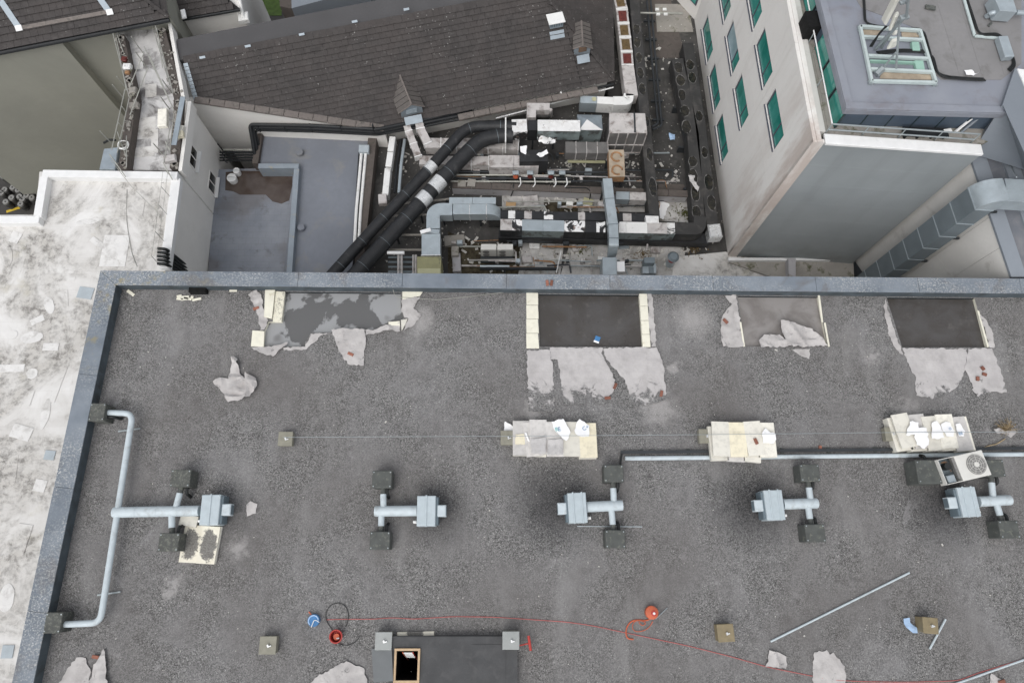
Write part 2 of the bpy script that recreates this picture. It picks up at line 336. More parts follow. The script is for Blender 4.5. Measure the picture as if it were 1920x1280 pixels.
plain('grimy_white', (.62, .61, .60), .7, var=.15, sc=1.2, dirt=(.16, .15, .145), dsc=1.1, dth=(.46, .62)); t = NT('foil_white'); f = t.rng(t.noise(1.7, 7, .7, dist=.9), .60, .63); c = t.mix(t.rng(t.noise(3, 5), .3, .7), (.66, .655, .64), (.84, .84, .83)); c = t.mix(f, c, (.03, .03, .03)); c = t.mix(t.rng(t.noise(4, 6, .7), .54, .7, 0, .65), c, (.40, .36, .32)); t.bump(t.noise(7, 5), .6, .04); t.done(c, .45)
plain('foil_side', (.25, .30, .30), .4, .3, var=.25, sc=2, dirt=(.10, .105, .10), dsc=1.8, dth=(.52, .6), bump=.4, bsc=8)
plain('rust', (.36, .20, .10), .8, var=.3, sc=4, dirt=(.16, .10, .065), dsc=4, dth=(.5, .62)); plain('rust_red', (.13, .028, .022), .35, var=.35, sc=6); plain('rust_ochre', (.13, .085, .035), .35, var=.35, sc=6)
plain('olive', (.30, .29, .16), .7, var=.15, dirt=(.08, .08, .06), dsc=2, dth=(.55, .7)); plain('olive_pale', (.47, .46, .29), .7, var=.1)
plain('steel', (.38, .42, .43), .4, .5, var=.12); plain('steel_dark', (.045, .05, .055), .55, .2, var=.25)
plain('scaffold', (.42, .42, .38), .5, .4, var=.2)
# plant deck: dark felt with moss, grit and puddles
t = NT('plant_deck'); c = t.mix(t.rng(t.noise(.7, 6, .65), .35, .65), (.034, .033, .031), (.085, .081, .077))
c = t.mix(t.rng(t.noise(1.3, 7, .7, dist=.6), .56, .68), c, (.115, .11, .10)); c = t.mix(t.rng(t.noise(2.1, 6, .7), .64, .72, 0, .7), c, (.07, .062, .03))
c = t.mix(t.rng(t.sep(t.vor(18)), .985, .99, 0, .7), c, (.38, .36, .33)); t.bump(t.noise(10, 6), .4, .04); t.done(c, t.rng(t.noise(1.1, 4), .4, .6, .55, .9))
t = NT('screed'); c = t.mix(t.rng(t.noise(.9, 6, .65), .35, .65), (.33, .32, .30), (.60, .585, .565)); c = t.mix(t.rng(t.noise(1.5, 7, .7, dist=.7), .53, .64), c, (.16, .14, .105))
c = t.mix(t.rng(t.noise(2.4, 7, .7), .62, .68), c, (.05, .045, .03)); t.bump(t.noise(12, 6), .4, .03); t.done(c, .8)
plain('moss_floor', (.085, .072, .045), .9, var=.5, sc=4, dirt=(.03, .022, .012), dsc=3, dth=(.45, .6), bump=.6, bsc=12)
plain('concrete', (.33, .31, .28), .85, var=.15, sc=2, dirt=(.10, .10, .055), dsc=2, dth=(.55, .68)); plain('brown_coping', (.115, .098, .088), .85, var=.2, sc=3, dirt=(.07, .065, .055), dsc=3)
plain('lilac_wall', (.42, .41, .42), .8, var=.08, sc=1.5, dirt=(.27, .25, .22), dsc=2.5, dth=(.58, .72))
# slates and tiles
t = NT('tile'); oi = t.n('ShaderNodeObjectInfo').outputs['Random']; c = t.mix(t.math('FRACT', t.math('ADD', t.sep(t.vor(3.1)), oi)), (.046, .0415, .040), (.062, .056, .054))
c = t.mix(t.rng(t.noise(.6, 4), .4, .65, 0, .5), c, (.075, .064, .060)); c = t.mix(t.math('MULTIPLY', t.rng(t.sep(t.vor(24)), .988, .993, 0, .55), t.rng(t.noise(.5, 3), .48, .6)), c, (.42, .42, .40)); c = t.mix(t.rng(t.noise(5, 6), .6, .75, 0, .5), c, (.11, .105, .10))
t.bump(t.noise(25, 4), .3); t.done(c, .75, 0, .35)
plain('tile_base', (.02, .019, .019), .9); plain('felt_flat', (.085, .083, .085), .8, var=.12, sc=1, dirt=(.14, .13, .12), dsc=8, dth=(.66, .72)); plain('ridge_stone', (.20, .175, .16), .85, var=.2, sc=4, dirt=(.10, .095, .085), dsc=4)
plain('dormer_tile', (.13, .117, .108), .8, var=.2, sc=5, dirt=(.09, .08, .075), dsc=5); plain('lead', (.33, .38, .42), .5, .3, var=.15, sc=3); plain('gutter_black', (.018, .02, .022), .5, var=.3)
# tower
t = NT('tower_panel'); c = t.mix(t.rng(t.noise(.5, 4), .3, .7), (.77, .745, .71), (.82, .80, .765)); st = t.noise(.8, 6, .6, vec=t.scale((1, 1, .25)))
sz = t.n('ShaderNodeSeparateXYZ'); t.lk(t.pos, sz.inputs[0])
oi = t.n('ShaderNodeObjectInfo').outputs['Random']; c = t.mix(t.rng(oi, 0, 1, 0, .10), c, (.55, .52, .48)); c = t.mix(t.rng(t.noise(2.2, 5, .6, vec=t.scale((1, 1, .08))), .55, .72, 0, .22), c, (.5, .46, .41)); c = t.mix(t.math('MULTIPLY', t.rng(st, .45, .6, 0, .7), t.rng(sz.outputs[1], 14.2, 17.8, 1, 0)), c, (.43, .34, .29)); c = t.mix(t.rng(t.noise(6, 5), .6, .75, 0, .2), c, (.45, .43, .41)); t.bump(t.noise(25), .1); t.done(c, .75)
t = NT('tower_metal'); c = t.mix(t.rng(t.noise(.5, 4), .3, .7), (.30, .325, .335), (.35, .375, .385)); c = t.mix(t.rng(t.noise(1.6, 5, .6, vec=t.scale((1, 1, .05))), .5, .75, 0, .3), c, (.22, .235, .235)); sz2 = t.n('ShaderNodeSeparateXYZ'); t.lk(t.pos, sz2.inputs[0]); c = t.mix(t.math('MULTIPLY', t.rng(sz2.outputs[2], -7, -4.5, .5, 0), t.rng(t.noise(1.1, 5), .35, .65)), c, (.15, .15, .135)); t.done(c, .42, .1)  # metal darkens towards the foot: ambient shade painted into its colour, broken by noise
t = NT('green_glass'); oi = t.n('ShaderNodeObjectInfo').outputs['Random']; c = t.mix(t.rng(t.noise(1.1, 3), .35, .65), (.025, .21, .17), (.07, .34, .29)); c = t.mix(t.rng(oi, 0, 1, 0, .25), c, (.02, .16, .13)); c = t.mix(t.rng(t.noise(1.6, 2, vec=t.scale((1, 1, .3))), .55, .62, 0, .3), c, (.10, .36, .32)); t.done(c, .07, 0, .6)
t = NT('pale_glass'); t.done(t.mix(t.rng(t.noise(1.4, 3), .35, .65), (.25, .37, .40), (.36, .48, .52)), .1, 0, .6)
plain('frame_purple', (.10, .105, .135), .5, .2, var=.1); plain('frame_dark', (.03, .05, .055), .4, var=.2)
t = NT('pent_roof'); c = t.mix(t.rng(t.noise(.6, 4), .3, .7), (.215, .23, .27), (.27, .285, .32)); c = t.mix(t.math('MULTIPLY', t.rng(t.noise(.9, 7, .65, dist=.4), .5, .66, 0, .45), t.rng(t.noise(2.5, 5), .35, .55)), c, (.17, .15, .155)); t.done(c, .6)
plain('pent_felt', (.235, .23, .23), .8, var=.1, sc=.8, dirt=(.18, .175, .17), dsc=1.2, dth=(.52, .66)); plain('pent_clad', (.085, .115, .155), .5, .2, var=.1)
plain('wing_roof', (.135, .145, .165), .6, var=.1, sc=.8, dirt=(.19, .19, .20), dsc=1.2); plain('clad_grey', (.235, .26, .29), .5, .25, var=.05, sc=.5); plain('mint', (.30, .48, .40), .7, var=.1); plain('frp', (.50, .57, .56), .55, var=.1); plain('tan_board', (.40, .33, .25), .8, var=.25, sc=3)
plain('antenna_white', (.74, .73, .66), .5, var=.05); plain('wood', (.55, .40, .25), .7, var=.15, sc=8); plain('dark_felt', (.072, .073, .075), .75, var=.22, sc=2.5, dirt=(.085, .085, .086), dsc=3, dth=(.5, .66)); plain('lid_grey', (.155, .165, .17), .6, var=.1)
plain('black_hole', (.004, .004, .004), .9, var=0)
tinted('brick_red', (.27, .115, .08), .3, .9, 12); plain('red', (.46, .055, .045), .55, var=.2); plain('orange', (.58, .13, .06), .6, var=.2, dirt=(.40, .13, .08), dsc=8); plain('rope_red', (.52, .15, .14), .8, var=.1); plain('blue', (.06, .20, .42), .5, var=.2); plain('cloth_blue', (.42, .58, .80), .85, var=.15)
plain('anchor_tan', (.26, .25, .20), .6, var=.15, sc=6); plain('anchor_white', (.33, .345, .335), .5, var=.1); plain('anchor_brown', (.245, .20, .12), .6, var=.15, sc=6)
plain('ac_white', (.66, .65, .61), .5, var=.05, dirt=(.45, .43, .40), dth=(.62, .75), dsc=4); plain('ac_grille', (.24, .235, .225), .5, .2, var=.2, sc=20)
plain('weed_green', (.10, .105, .035), .9, var=.4, sc=9); plain('straw', (.40, .31, .19), .9, var=.3, sc=9); plain('leaf_dead', (.17, .12, .06), .9, var=.4, sc=9); plain('asphalt', (.06, .058, .055), .9, var=.25, sc=2); plain('keg', (.30, .295, .28), .45, .3, var=.2, sc=8); plain('grass', (.07, .115, .028), .9, var=.35, sc=4, bump=.6)
plain('cardboard', (.55, .36, .19), .8, var=.12); plain('yellow_paint', (.60, .42, .04), .7, var=.2); plain('debris', (.6, .58, .54), .8, var=.4, sc=20)
# ================================================================== the flat roof we look down on
main = thing('flat_roof_building', 'big flat grey gravelled roof with blue-grey parapet filling the foreground', 'building', (3, 1, -7))
O0, O1, O2 = P(188, 507, .5), P(1920, 522, .5), P(22, 1280, .5)
I0, I1, I2 = P(217, 534, .5), P(1920, 550, .5), P(62, 1280, .5)
ex = (O1-O0).normalized(); ey = (O2-O0).normalized(); exi = (I1-I0).normalized(); eyi = (I2-I0).normalized()
LR, LB = 42.0, 21.0
O1, I1 = O0+ex*LR, I0+exi*LR; O2, I2 = O0+ey*LB, I0+eyi*LB
BR = O2+ex*LR
z5 = ZS(400, 500, 4.267); z6 = ZS(900, 500, 4.267); z7 = ZS(1320, 500, 6.4); z8 = ZS(1590, 520, 4.924)
cuts = [[z5(*p) for p in ((575,178),(1500,178),(1500,340),(1525,410),(1495,430),(1395,440),(1395,470),(1300,500),(950,505),(945,525),(780,530),(735,605),(740,635),(400,640),(410,510),(440,440),(550,440))],
        [z6(*p) for p in ((465,195),(1270,197),(1300,640),(478,638))],
        [z7(*p) for p in ((398,318),(1362,318),(1480,950),(490,955))],
        [z8(*p) for p in ((352,165),(1163,160),(1285,645),(500,645))]]
def _in(p):                       # keep the holes inside the parapet
    yl = I0.y+(I1.y-I0.y)*(p.x-I0.x)/(I1.x-I0.x)
    return Vector((p.x, min(p.y, yl-.02), p.z))
bm = bmesh.new(); DZ = -.13
def loop(pts, z=0): return [bm.verts.new((p.x, p.y, z)) for p in pts]
out = loop([I0+Vector((-.05, .05, 0)), I1+Vector((0, .05, 0)), BR+Vector((0, 0, 0)), I2+Vector((-.05, 0, 0))])
edges = [bm.edges.new((a, b)) for a, b in zip(out, out[1:]+out[:1])]
hl = []
HX = (P(742, 1217, .36), P(784, 1277, .36))
hh_ = [(HX[0].x, HX[0].y), (HX[1].x, HX[0].y), (HX[1].x, HX[1].y), (HX[0].x, HX[1].y)]
h = [bm.verts.new((x, y, 0)) for x, y in hh_]; edges += [bm.edges.new((a, b)) for a, b in zip(h, h[1:]+h[:1])]
for cu in cuts:
    h = loop([_in(p) for p in XY(cu, 0)]); hl.append(h); edges += [bm.edges.new((a, b)) for a, b in zip(h, h[1:]+h[:1])]
bmesh.ops.triangle_fill(bm, edges=edges, use_beauty=True, normal=(0, 0, 1))
for f in bm.faces:
    if f.normal.z < 0: f.normal_flip()
me = bpy.data.meshes.new('roof_surface'); o = WL[main.as_pointer()]
bmesh.ops.translate(bm, verts=bm.verts[:], vec=-o); bm.to_mesh(me); bm.free()
ro = bpy.data.objects.new('roof_surface', me); C.objects.link(ro); ro.parent = main; me.materials.append(MAT['gravel']); WL[ro.as_pointer()] = o
for cu, fm in zip(cuts, ('part_wet_floor', 'wet_floor', 'dry_floor', 'wet_floor')):
    pts = [_in(p) for p in XY(cu, 0)]; m = MB(); n = len(pts); vs = [(p.x, p.y, DZ) for p in pts]+[(p.x, p.y, -.004) for p in pts]
    m.add(vs, [[i, (i+1) % n, (i+1) % n+n, i+n] for i in range(n) if not (i == 0)]).build('cut_edge', 'foam', main)
    MB().prism(pts, DZ-.06, DZ+.002).build('exposed_deck', fm, main)
# parapet: upstand, and coping in sheets with open joints
MB().prism([O0+Vector((.03,-.03,0)), O1+Vector((0,-.03,0)), I1+Vector((0,.02,0)), I0+Vector((-.02,.02,0)), I2+Vector((-.02,0,0)), O2+Vector((.03,0,0))], -2.7, .455).build('upstand', 'upstand', main)
MB().prism([O0+Vector((.05,-.05,0)), O1+Vector((0,-.05,0)), BR, O2+Vector((.05,0,0))], -14, -2.6).build('wall', 'render_wall', main)
xs = [0.0]; x = 0
first = (P(560, 510, .5)-O0).length
while x < LR: xs.append(first+3.82*len(xs)-3.82); x = xs[-1]
for a, b in zip(xs, xs[1:]):
    ga, gb = (.0 if a == 0 else .006), .006; dz = random.uniform(-.002, .002)
    pa = I0 if a == 0 else I0+exi*max(0, a-(I0-O0).dot(ex)); pb = I0+exi*(b-(I0-O0).dot(ex))
    MB().prism([O0+ex*(a+ga), O0+ex*(b-gb), pb-exi*gb, pa+exi*ga], .455, .5+dz).build('coping_panel', 'coping', main, bevel=.006)
for k in range(6):
    a, b = k*3.9+(0 if k == 0 else .005), (k+1)*3.9-.005; dz = random.uniform(-.002, .002)
    qa = I0+Vector((-.004, -.006, 0)) if k == 0 else I0+eyi*(a-.5); qb = I0+eyi*(b-.5)
    MB().prism([O0+ey*(a+(.012 if k == 0 else 0)), O0+ey*b, qb, qa], .455, .497+dz).build('coping_panel', 'coping', main, bevel=.006)
# insulation left standing round the holes
def slab(pts, z0, z1, name, mat, label, cat='insulation board', group='insulation left round the holes'):
    return tag(MB().prism(XY(pts, z1), z0, z1).build(name, mat, bevel=.006), label, cat, group)
slab([z5(*p) for p in ((414,185),(493,185),(468,412),(405,400))], .012, .115, 'insulation_board', 'foam', 'cream board at the top left corner of the leftmost roof hole, left of two')
slab([z5(*p) for p in ((499,195),(573,200),(546,445),(474,440))], .004, .05, 'insulation_board', 'board_specked', 'dirty speckled cream board at the top left of the leftmost roof hole, right of two')
slab([z5(*p) for p in ((312,508),(408,514),(402,640),(300,636))], .004, .04, 'insulation_board', 'foam', 'cream block at the lower left corner of the leftmost roof hole')
slab([z5(*p) for p in ((1400,440),(1490,434),(1494,470),(1402,468))], .004, .06, 'insulation_board', 'foam', 'small cream block at the lower right corner of the leftmost roof hole')
slab([z5(*p) for p in ((1500,425),(1555,415),(1530,470),(1506,512))], .004, .08, 'insulation_board', 'board_cream', 'broken pale block outside the lower right corner of the leftmost roof hole')
slab([z5(*p) for p in ((1512,190),(1680,190),(1655,232),(1512,262))], .004, .035, 'insulation_board', 'foam', 'pale board under the torn edge at the top right of the leftmost roof hole')
nm = ('first', 'second', 'third', 'fourth')
for i, (a, b) in enumerate(((203,305),(308,415),(418,530),(533,652))):
    slab([z6(*p) for p in ((370,a),(464,a),(466+i*2.5,b),(372,b))], .004, .03+.004*(i % 2), 'insulation_board', 'foam', f'cream board along the left rim of the flooded second roof hole, {nm[i]} from the parapet')
for i, (a, b) in enumerate(((203,313),(316,428),(431,538),(541,642))):
    k = (a-203)/440*30; k2 = (b-203)/440*30
    slab([z6(*p) for p in ((1272+k,a),(1335+k,a),(1335+k2,b),(1272+k2,b))], .004, .03+.004*((i+1) % 2), 'insulation_board', 'foam', f'cream board along the right rim of the flooded second roof hole, {nm[i]} from the parapet')
slab([z7(*p) for p in ((1366,335),(1392,335),(1432,665),(1412,668))], .004, .05, 'insulation_strip', 'foam', 'splintered cream strip at the right rim of the third roof hole, upper piece')
slab([z7(*p) for p in ((1440,670),(1460,668),(1512,955),(1490,957))], .004, .04, 'insulation_strip', 'foam', 'splintered cream strip at the right rim of the third roof hole, lower piece')
slab([z7(*p) for p in ((428,660),(448,662),(494,955),(474,955))], .004, .04, 'insulation_strip', 'foam', 'thin pale strip at the left rim of the third roof hole')
slab([z8(*p) for p in ((1192,300),(1212,310),(1302,640),(1288,645))], .004, .04, 'insulation_strip', 'foam', 'thin cream strip at the right rim of the rightmost roof hole')
# membrane peeled back
mg = 'grey membrane peeled off the roof'
def mem(pts, label, z=.008, amp=.02, ridge=0, mat='membrane', seed=None, bend=None):
    return tag(sheet('membrane_sheet', XY(pts, .02), z, amp, mat, ridge=ridge, seed=random.randint(1, 90) if seed is None else seed, bend=bend), label, 'membrane', mg)
mem([z5(*p) for p in ((280,225),(350,185),(390,230),(400,330),(440,430),(412,508),(380,510),(365,400),(330,320))], 'narrow twisted strip of grey membrane left of the leftmost roof hole', amp=.05, ridge=.06)
mem([z5(*p) for p in ((295,648),(400,642),(510,632),(600,605),(520,680),(480,720),(380,690))], 'pointed grey flap below the lower left corner of the leftmost roof hole', amp=.05, ridge=.05)
mem([z5(*p) for p in ((560,648),(735,642),(780,534),(940,530),(860,552),(745,660),(565,668))], 'thin torn lip of membrane along the lower edge of the leftmost roof hole', amp=.02)
mem([z5(*p) for p in ((945,508),(1040,492),(1210,502),(1218,560),(1205,792),(1090,785),(1040,730),(985,620))], 'large grey flap hanging below the leftmost roof hole, held by a brick', amp=.04, ridge=.05)
mem([z5(*p) for p in ((1222,548),(1218,506),(1300,502),(1380,468),(1485,448),(1495,520),(1400,510))], 'folded strip of membrane on the lower right edge of the leftmost roof hole', amp=.06, ridge=.05)
mem([z5(*p) for p in ((1510,262),(1655,240),(1600,330),(1665,390),(1600,470),(1520,516),(1560,410),(1528,405),(1503,340))], 'ragged grey membrane right of the leftmost roof hole', amp=.03, ridge=.02)
mem([z5(*p) for p in ((0,920),(60,890),(130,900),(165,720),(200,740),(215,850),(260,900),(270,850),(350,900),(355,960),(300,1040),(220,1070),(120,1085),(80,1010))], 'crumpled star-shaped sheet of membrane lying alone at the left', amp=.10, ridge=.14)
mem([z6(*p) for p in ((375,672),(558,667),(565,745),(580,762),(600,1155),(388,1158))], 'long narrow strip of membrane below the second roof hole, left of three', mat='membrane_grit', amp=.015)
mem([z6(*p) for p in ((562,648),(985,648),(970,690),(1010,770),(1060,850),(1090,960),(1000,1090),(950,1100),(850,980),(840,1100),(665,1100),(640,850),(622,745),(568,740))], 'wide torn sheet of membrane below the second roof hole, middle of three', mat='membrane_grit', amp=.015, ridge=.015)
mem([z6(*p) for p in ((1000,650),(1410,645),(1470,800),(1490,1070),(1430,1085),(1230,1115),(1200,1030),(1150,890),(1060,800),(1010,740),(985,662))], 'wide sheet of membrane below the second roof hole, right of three', mat='membrane_grit', amp=.015, ridge=.01)
mem([z6(*p) for p in ((1340,212),(1375,215),(1400,480),(1410,640),(1372,640),(1350,400))], 'strip of torn membrane beside the right-hand cream boards of the second roof hole', amp=.02)
mem([z7(*p) for p in ((250,350),(380,340),(400,420),(426,650),(472,955),(420,965),(230,955),(205,850),(195,680),(240,560),(330,450))], 'curled sheet of membrane with a brick on it left of the third roof hole', amp=.03, ridge=.04)
mem([z7(*p) for p in ((905,655),(1050,670),(1250,745),(1400,850),(1475,950),(1060,965),(950,850),(915,740))], 'big fold of membrane hanging into the third roof hole', amp=.05, ridge=.09, z=.03)
mem([z7(*p) for p in ((650,890),(710,820),(900,815),(938,852),(1050,955),(670,975))], 'smaller crumpled fold of membrane at the lower edge of the third roof hole', amp=.05, ridge=.08, z=.02)
mem([z7(*p) for p in ((1040,988),(1270,985),(1265,1110),(1140,1060))], 'small pointed scrap of membrane just below the third roof hole', amp=.02)
mem([z8(*p) for p in ((500,655),(1095,658),(1090,850),(1050,920),(1015,1000),(870,1100),(780,1120),(630,1090),(620,900),(590,880))], 'wide flat sheet of membrane below the rightmost roof hole', mat='membrane_grit', amp=.015)
mem([z8(*p) for p in ((1110,660),(1330,655),(1410,870),(1465,1060),(1280,1060),(1270,1090),(1190,1100),(1140,1030),(1160,1020),(1080,850))], 'torn sheet of membrane with three red brick bits, below the rightmost roof hole', mat='membrane_grit', amp=.02, ridge=.02)
mem([z8(*p) for p in ((345,200),(362,300),(400,420),(510,715),(470,700),(395,580),(350,400),(330,280))], 'narrow strip of membrane along the left rim of the rightmost roof hole', amp=.03)
mem([z8(*p) for p in ((1215,340),(1280,400),(1340,520),(1350,650),(1308,650))], 'narrow strip of membrane along the right rim of the rightmost roof hole', amp=.03)
zL = ZS(0, 1040, 4.8); zR = ZS(1420, 1040, 3.84)
mem([zL(*p) for p in ((480,1260),(600,1040),(690,920),(775,925),(820,1050),(770,1260))], 'pale sheet of membrane at the bottom left corner, flat left half', amp=.03)
mem([zL(*p) for p in ((775,1260),(850,1010),(945,840),(960,900),(970,1050),(1000,1260))], 'pale sheet of membrane at the bottom left corner, raised right fold', amp=.06, ridge=.09, z=.03)
mem([(560,1300),(590,1270),(650,1238),(683,1252),(694,1300)], 'pale sheet of membrane lying left of the roof hatch', amp=.04, ridge=.05)
mem([zR(*p) for p in ((395,960),(410,700),(500,680),(520,715),(550,700),(630,800),(640,960))], 'tall pale sheet of membrane under the red line at the bottom edge', amp=.02, ridge=.02)
mem([zR(*p) for p in ((80,680),(150,700),(205,730),(215,790),(200,815),(50,800),(75,760))], 'small crumpled sheet of membrane beside the red line', amp=.06, ridge=.07)
mem([zR(*p) for p in ((1680,850),(1750,890),(1800,990),(1660,990))], 'corner of a membrane sheet at the bottom right edge', amp=.03)
mem([(462,946),(470,939),(483,944),(480,962),(463,967)], 'small grey square of membrane right of the leftmost fan box', amp=.02)
# loose bricks
bg_ = 'loose bricks on the roof'
def brick(p, rz, label, z=.05, s=1):
    q = P(p[0], p[1], z)
    return tag(MB().box(q+Vector((0, 0, .033)), (.215*s, .1, .065), R(rz), ch=.006).build('brick', 'brick_red'), label, 'brick', bg_)
brick(z5(1100,700), -25, 'brick on the large flap below the leftmost roof hole')
brick(z5(345,335), 20, 'brick half under the twisted strip left of the leftmost roof hole', .02)
brick(z6(1080,955), 65, 'brick on the torn middle sheet below the second roof hole, upper', .04)
brick(z6(1020,1050), 5, 'brick at the pointed end of the torn middle sheet below the second roof hole', .04)
brick(z6(1450,1015), 75, 'brick at the right edge of the sheets below the second roof hole', .04)
brick(z7(255,655), -50, 'brick on the curled sheet left of the third roof hole', .05)
brick(z8(1240,840), -60, 'highest of three brick pieces on the sheet below the rightmost roof hole', .04, .7)
brick(z8(1255,895), -20, 'middle of three brick pieces on the sheet below the rightmost roof hole', .04, .7)
brick(z8(1192,935), 80, 'lowest of three brick pieces on the sheet below the rightmost roof hole', .04, .7)
brick((1537,841), 80, 'brick lying alone right of the middle board stack', 0)
brick((1026,531), 95, 'left one of two bricks on the parapet', .502); brick((1034,531), 80, 'right one of two bricks on the parapet', .502)
brick(zL(865,915), -10, 'brick on the membrane at the bottom left corner', .06)
brick(zR(1755,910), 15, 'brick on the membrane at the bottom right edge', .04)
# ================================================================== extract fans with their ducts and cowls
V = Vector
def cowl(par, p, sz=(.66, .58, .7), rz=0, stub=(0, -1), mat='cowl'):
    q = P(p[0], p[1], sz[2]); m = MB(); x, y, h = sz
    b = MB(); b.box(V((q.x, q.y, h*.45)), (x*.96, y*.96, h*.9), rz, ch=.03); o = b.build('cowl', mat, par, bevel=.012)
    MB().box(V((q.x, q.y, h*.94)), (x, y, h*.11), rz, ch=.02).build('lid', mat, o, bevel=.01)
    for sx in (-1, 1):
        for sy in (-1, 1):
            d = Matrix.Rotation(rz, 3, 'Z')@V((sx*x*.42, sy*y*.4, 0))
            MB().disc(V((q.x, q.y, h*.995))+d, .022, .022, .012, 8).build('bolt', 'steel', o)
    s0 = V((q.x, q.y, .42))+V((stub[0]*x*.45+(.16 if stub[0] == 0 else 0), stub[1]*y*.45-(.12 if stub[1] == 0 else 0), 0))
    d = V((stub[0], stub[1], 0))
    MB().tube(fillet([s0, s0+d*.22, s0+d*.30+V((0, 0, -.38))], .12), .055, 8).build('hose', 'rubber', o, True)
    return q
def fan(label, ends, box, cowls, branch, zd=.42, extra=None, flip=1, lich='cowl', rz=0, rib2=True):
    """ends: main duct from its capped end to the fan box; box: photo centre of the fan box lid; cowls: two photo positions; branch: photo x of the branch at each side"""
    a = P(*ends[0], zd); b = P(*ends[1], zd); th = thing('extract_fan', label, 'extract fan', (b.x, b.y, 0), 'extract fans on the roof')
    ax = (b-a).normalized(); r0 = .175
    MB().tube([a-ax*.06, a-ax*.02, b], [r0*.92, r0, r0], 20).build('main_duct', 'pipe_grey', th, True)
    k = (b-a).length; 
    for f in ((.5,) if k < 2.5 else (.25, .5, .75)):
        c = a+ax*k*f; MB().tube([c-ax*.012, c+ax*.012], r0+.006, 20).build('duct_joint', 'pipe_grey', th, True)
    c = P(*box, .72); m3 = Matrix.Rotation(math.atan2(ax.y, ax.x), 3, 'Z'); rzb = math.atan2(ax.y, ax.x)
    MB().box(V((c.x, c.y, .40)), (.62, .98, .60), rzb, ch=.02).build('fan_box', 'fan_grey', th, bevel=.012)
    for off in ((-.16, .13) if rib2 else (0,)):
        q = V((c.x, c.y, .71))+m3@V((off, 0, 0))
        MB().box(q, (.05, 1.02, .035), rzb, ch=.008).build('lid_rib', 'fan_grey', th)
    q = V((c.x, c.y, .36))+m3@V((.33, 0, 0)); MB().box(q, (.12, .9, .5), rzb, ch=.02).build('side_panel', 'fan_dark', th)
    q = V((c.x, c.y, .46))+m3@V((.5, 0, 0)); o = MB().box(q, (.30, .38, .34), rzb, ch=.03).build('outlet', 'pipe_grey', th, bevel=.01)
    q2 = q+m3@V((.152, 0, 0)); MB().box(q2, (.006, .30, .26), rzb).build('grille', 'fan_dark', o)
    for s in (-1, 1):
        q = V((c.x, c.y, .34))+m3@V((-.36, -flip*.34, 0))+V((0, 0, .1*s)); MB().tube([q, q+m3@V((-.09, 0, 0))], .045, 10).build('cable_gland', 'white_paint', th, True)
    for s in (-1, 1):
        for s2 in (-1, 1):
            q = V((c.x, c.y, .05))+m3@V((s*.22, s2*.4, 0)); MB().box(q, (.06, .06, .1), rzb).build('foot', 'fan_dark', th)
    for (pc, pb, st, sz, lm) in cowls:
        qc = cowl(th, pc, sz, stub=st, mat=lm); qb = P(*pb, zd); t = V((qc.x, qc.y, zd)); d = (t-qb).normalized()
        n = t-d*(sz[1]*.5+.02)
        MB().tube([qb, n-d*.16], .105, 16).build('branch_duct', 'pipe_grey', th, True); MB().tube([n-d*.17, n+d*.1], .088, 14).build('sleeve', 'cowl', th, True)
    for f in (.12, .6):
        q = a+ax*k*f; MB().box(V((q.x, q.y, .12)), (.08, .3, .24), rzb).build('saddle', 'steel', th)
    return th
CS = (.66, .58, .68)
f1 = fan('extract fan at the left edge of the roof, fed by the long pipe loop', ((216, 960), (374, 957)), (393, 955), [((338, 896), (330, 952), (0, -1), CS, 'cowl_lichen'), ((316, 1016), (322, 962), (0, 1), CS, 'cowl_lichen')], None, rib2=False)
lp = [P(196, 773, .42), P(249, 775, .42), P(221, 955, .42), P(188, 1167, .42), P(120, 1170, .42)]
MB().tube(fillet(lp[:2]+[lp[2]], .3)[:-1]+[lp[2]], .1, 16).build('loop_pipe', 'pipe_grey', f1, True); MB().tube(fillet(lp[2:], .3), .1, 16).build('loop_pipe', 'pipe_grey', f1, True)
for pc, l in (((182, 772), lp[0]), ((99, 1167), lp[-1])):
    qc = cowl(f1, pc, (.52, .62, .68), stub=(1, 0), mat='cowl_lichen'); t = V((qc.x, qc.y, .42)); MB().tube([t, l+V((.05, 0, 0))], .085, 12).build('sleeve', 'cowl', f1, True)
for u, v in ((205, 1112), (243, 806)):
    q = P(u, v, .03); MB().box(q+V((0, 0, .02)), (.75, .05, .04), R(8)).build('batten', 'steel', f1)
fan('second extract fan from the left, its box right of the duct', ((706, 958), (782, 957)), (799, 957), [((716, 898), (719, 952), (0, -1), CS, 'cowl'), ((712, 1013), (715, 962), (0, 1), CS, 'cowl')], None, rib2=False)
fan('third extract fan from the left, in a dark soot stain below the leftmost board stack', ((1164, 947), (1100, 950)), (1083, 951), [((1151, 887), (1151, 944), (0, -1), CS, 'cowl'), ((1154, 1010), (1146, 952), (0, 1), CS, 'cowl')], None, flip=-1)
fan('fourth extract fan from the left, below the middle board stack', ((1529, 943), (1468, 945)), (1453, 946), [((1519, 886), (1520, 940), (0, -1), CS, 'cowl'), ((1529, 999), (1515, 948), (0, 1), CS, 'cowl')], None, flip=-1)
fan('rightmost extract fan, beside the overturned air conditioner', ((1891, 937), (1834, 940)), (1818, 940), [((1866, 877), (1862, 934), (0, -1), CS, 'cowl'), ((1893, 992), (1868, 943), (0, 1), CS, 'cowl')], None, flip=-1)
# plain black cowl under the overturned air conditioner
th = thing('roof_cowl', 'large dark cowl box under the overturned air conditioner', 'roof cowl', P(1735, 885, 0)); cowl(th, (1742, 884), (.82, .80, .8), stub=(0, 1))
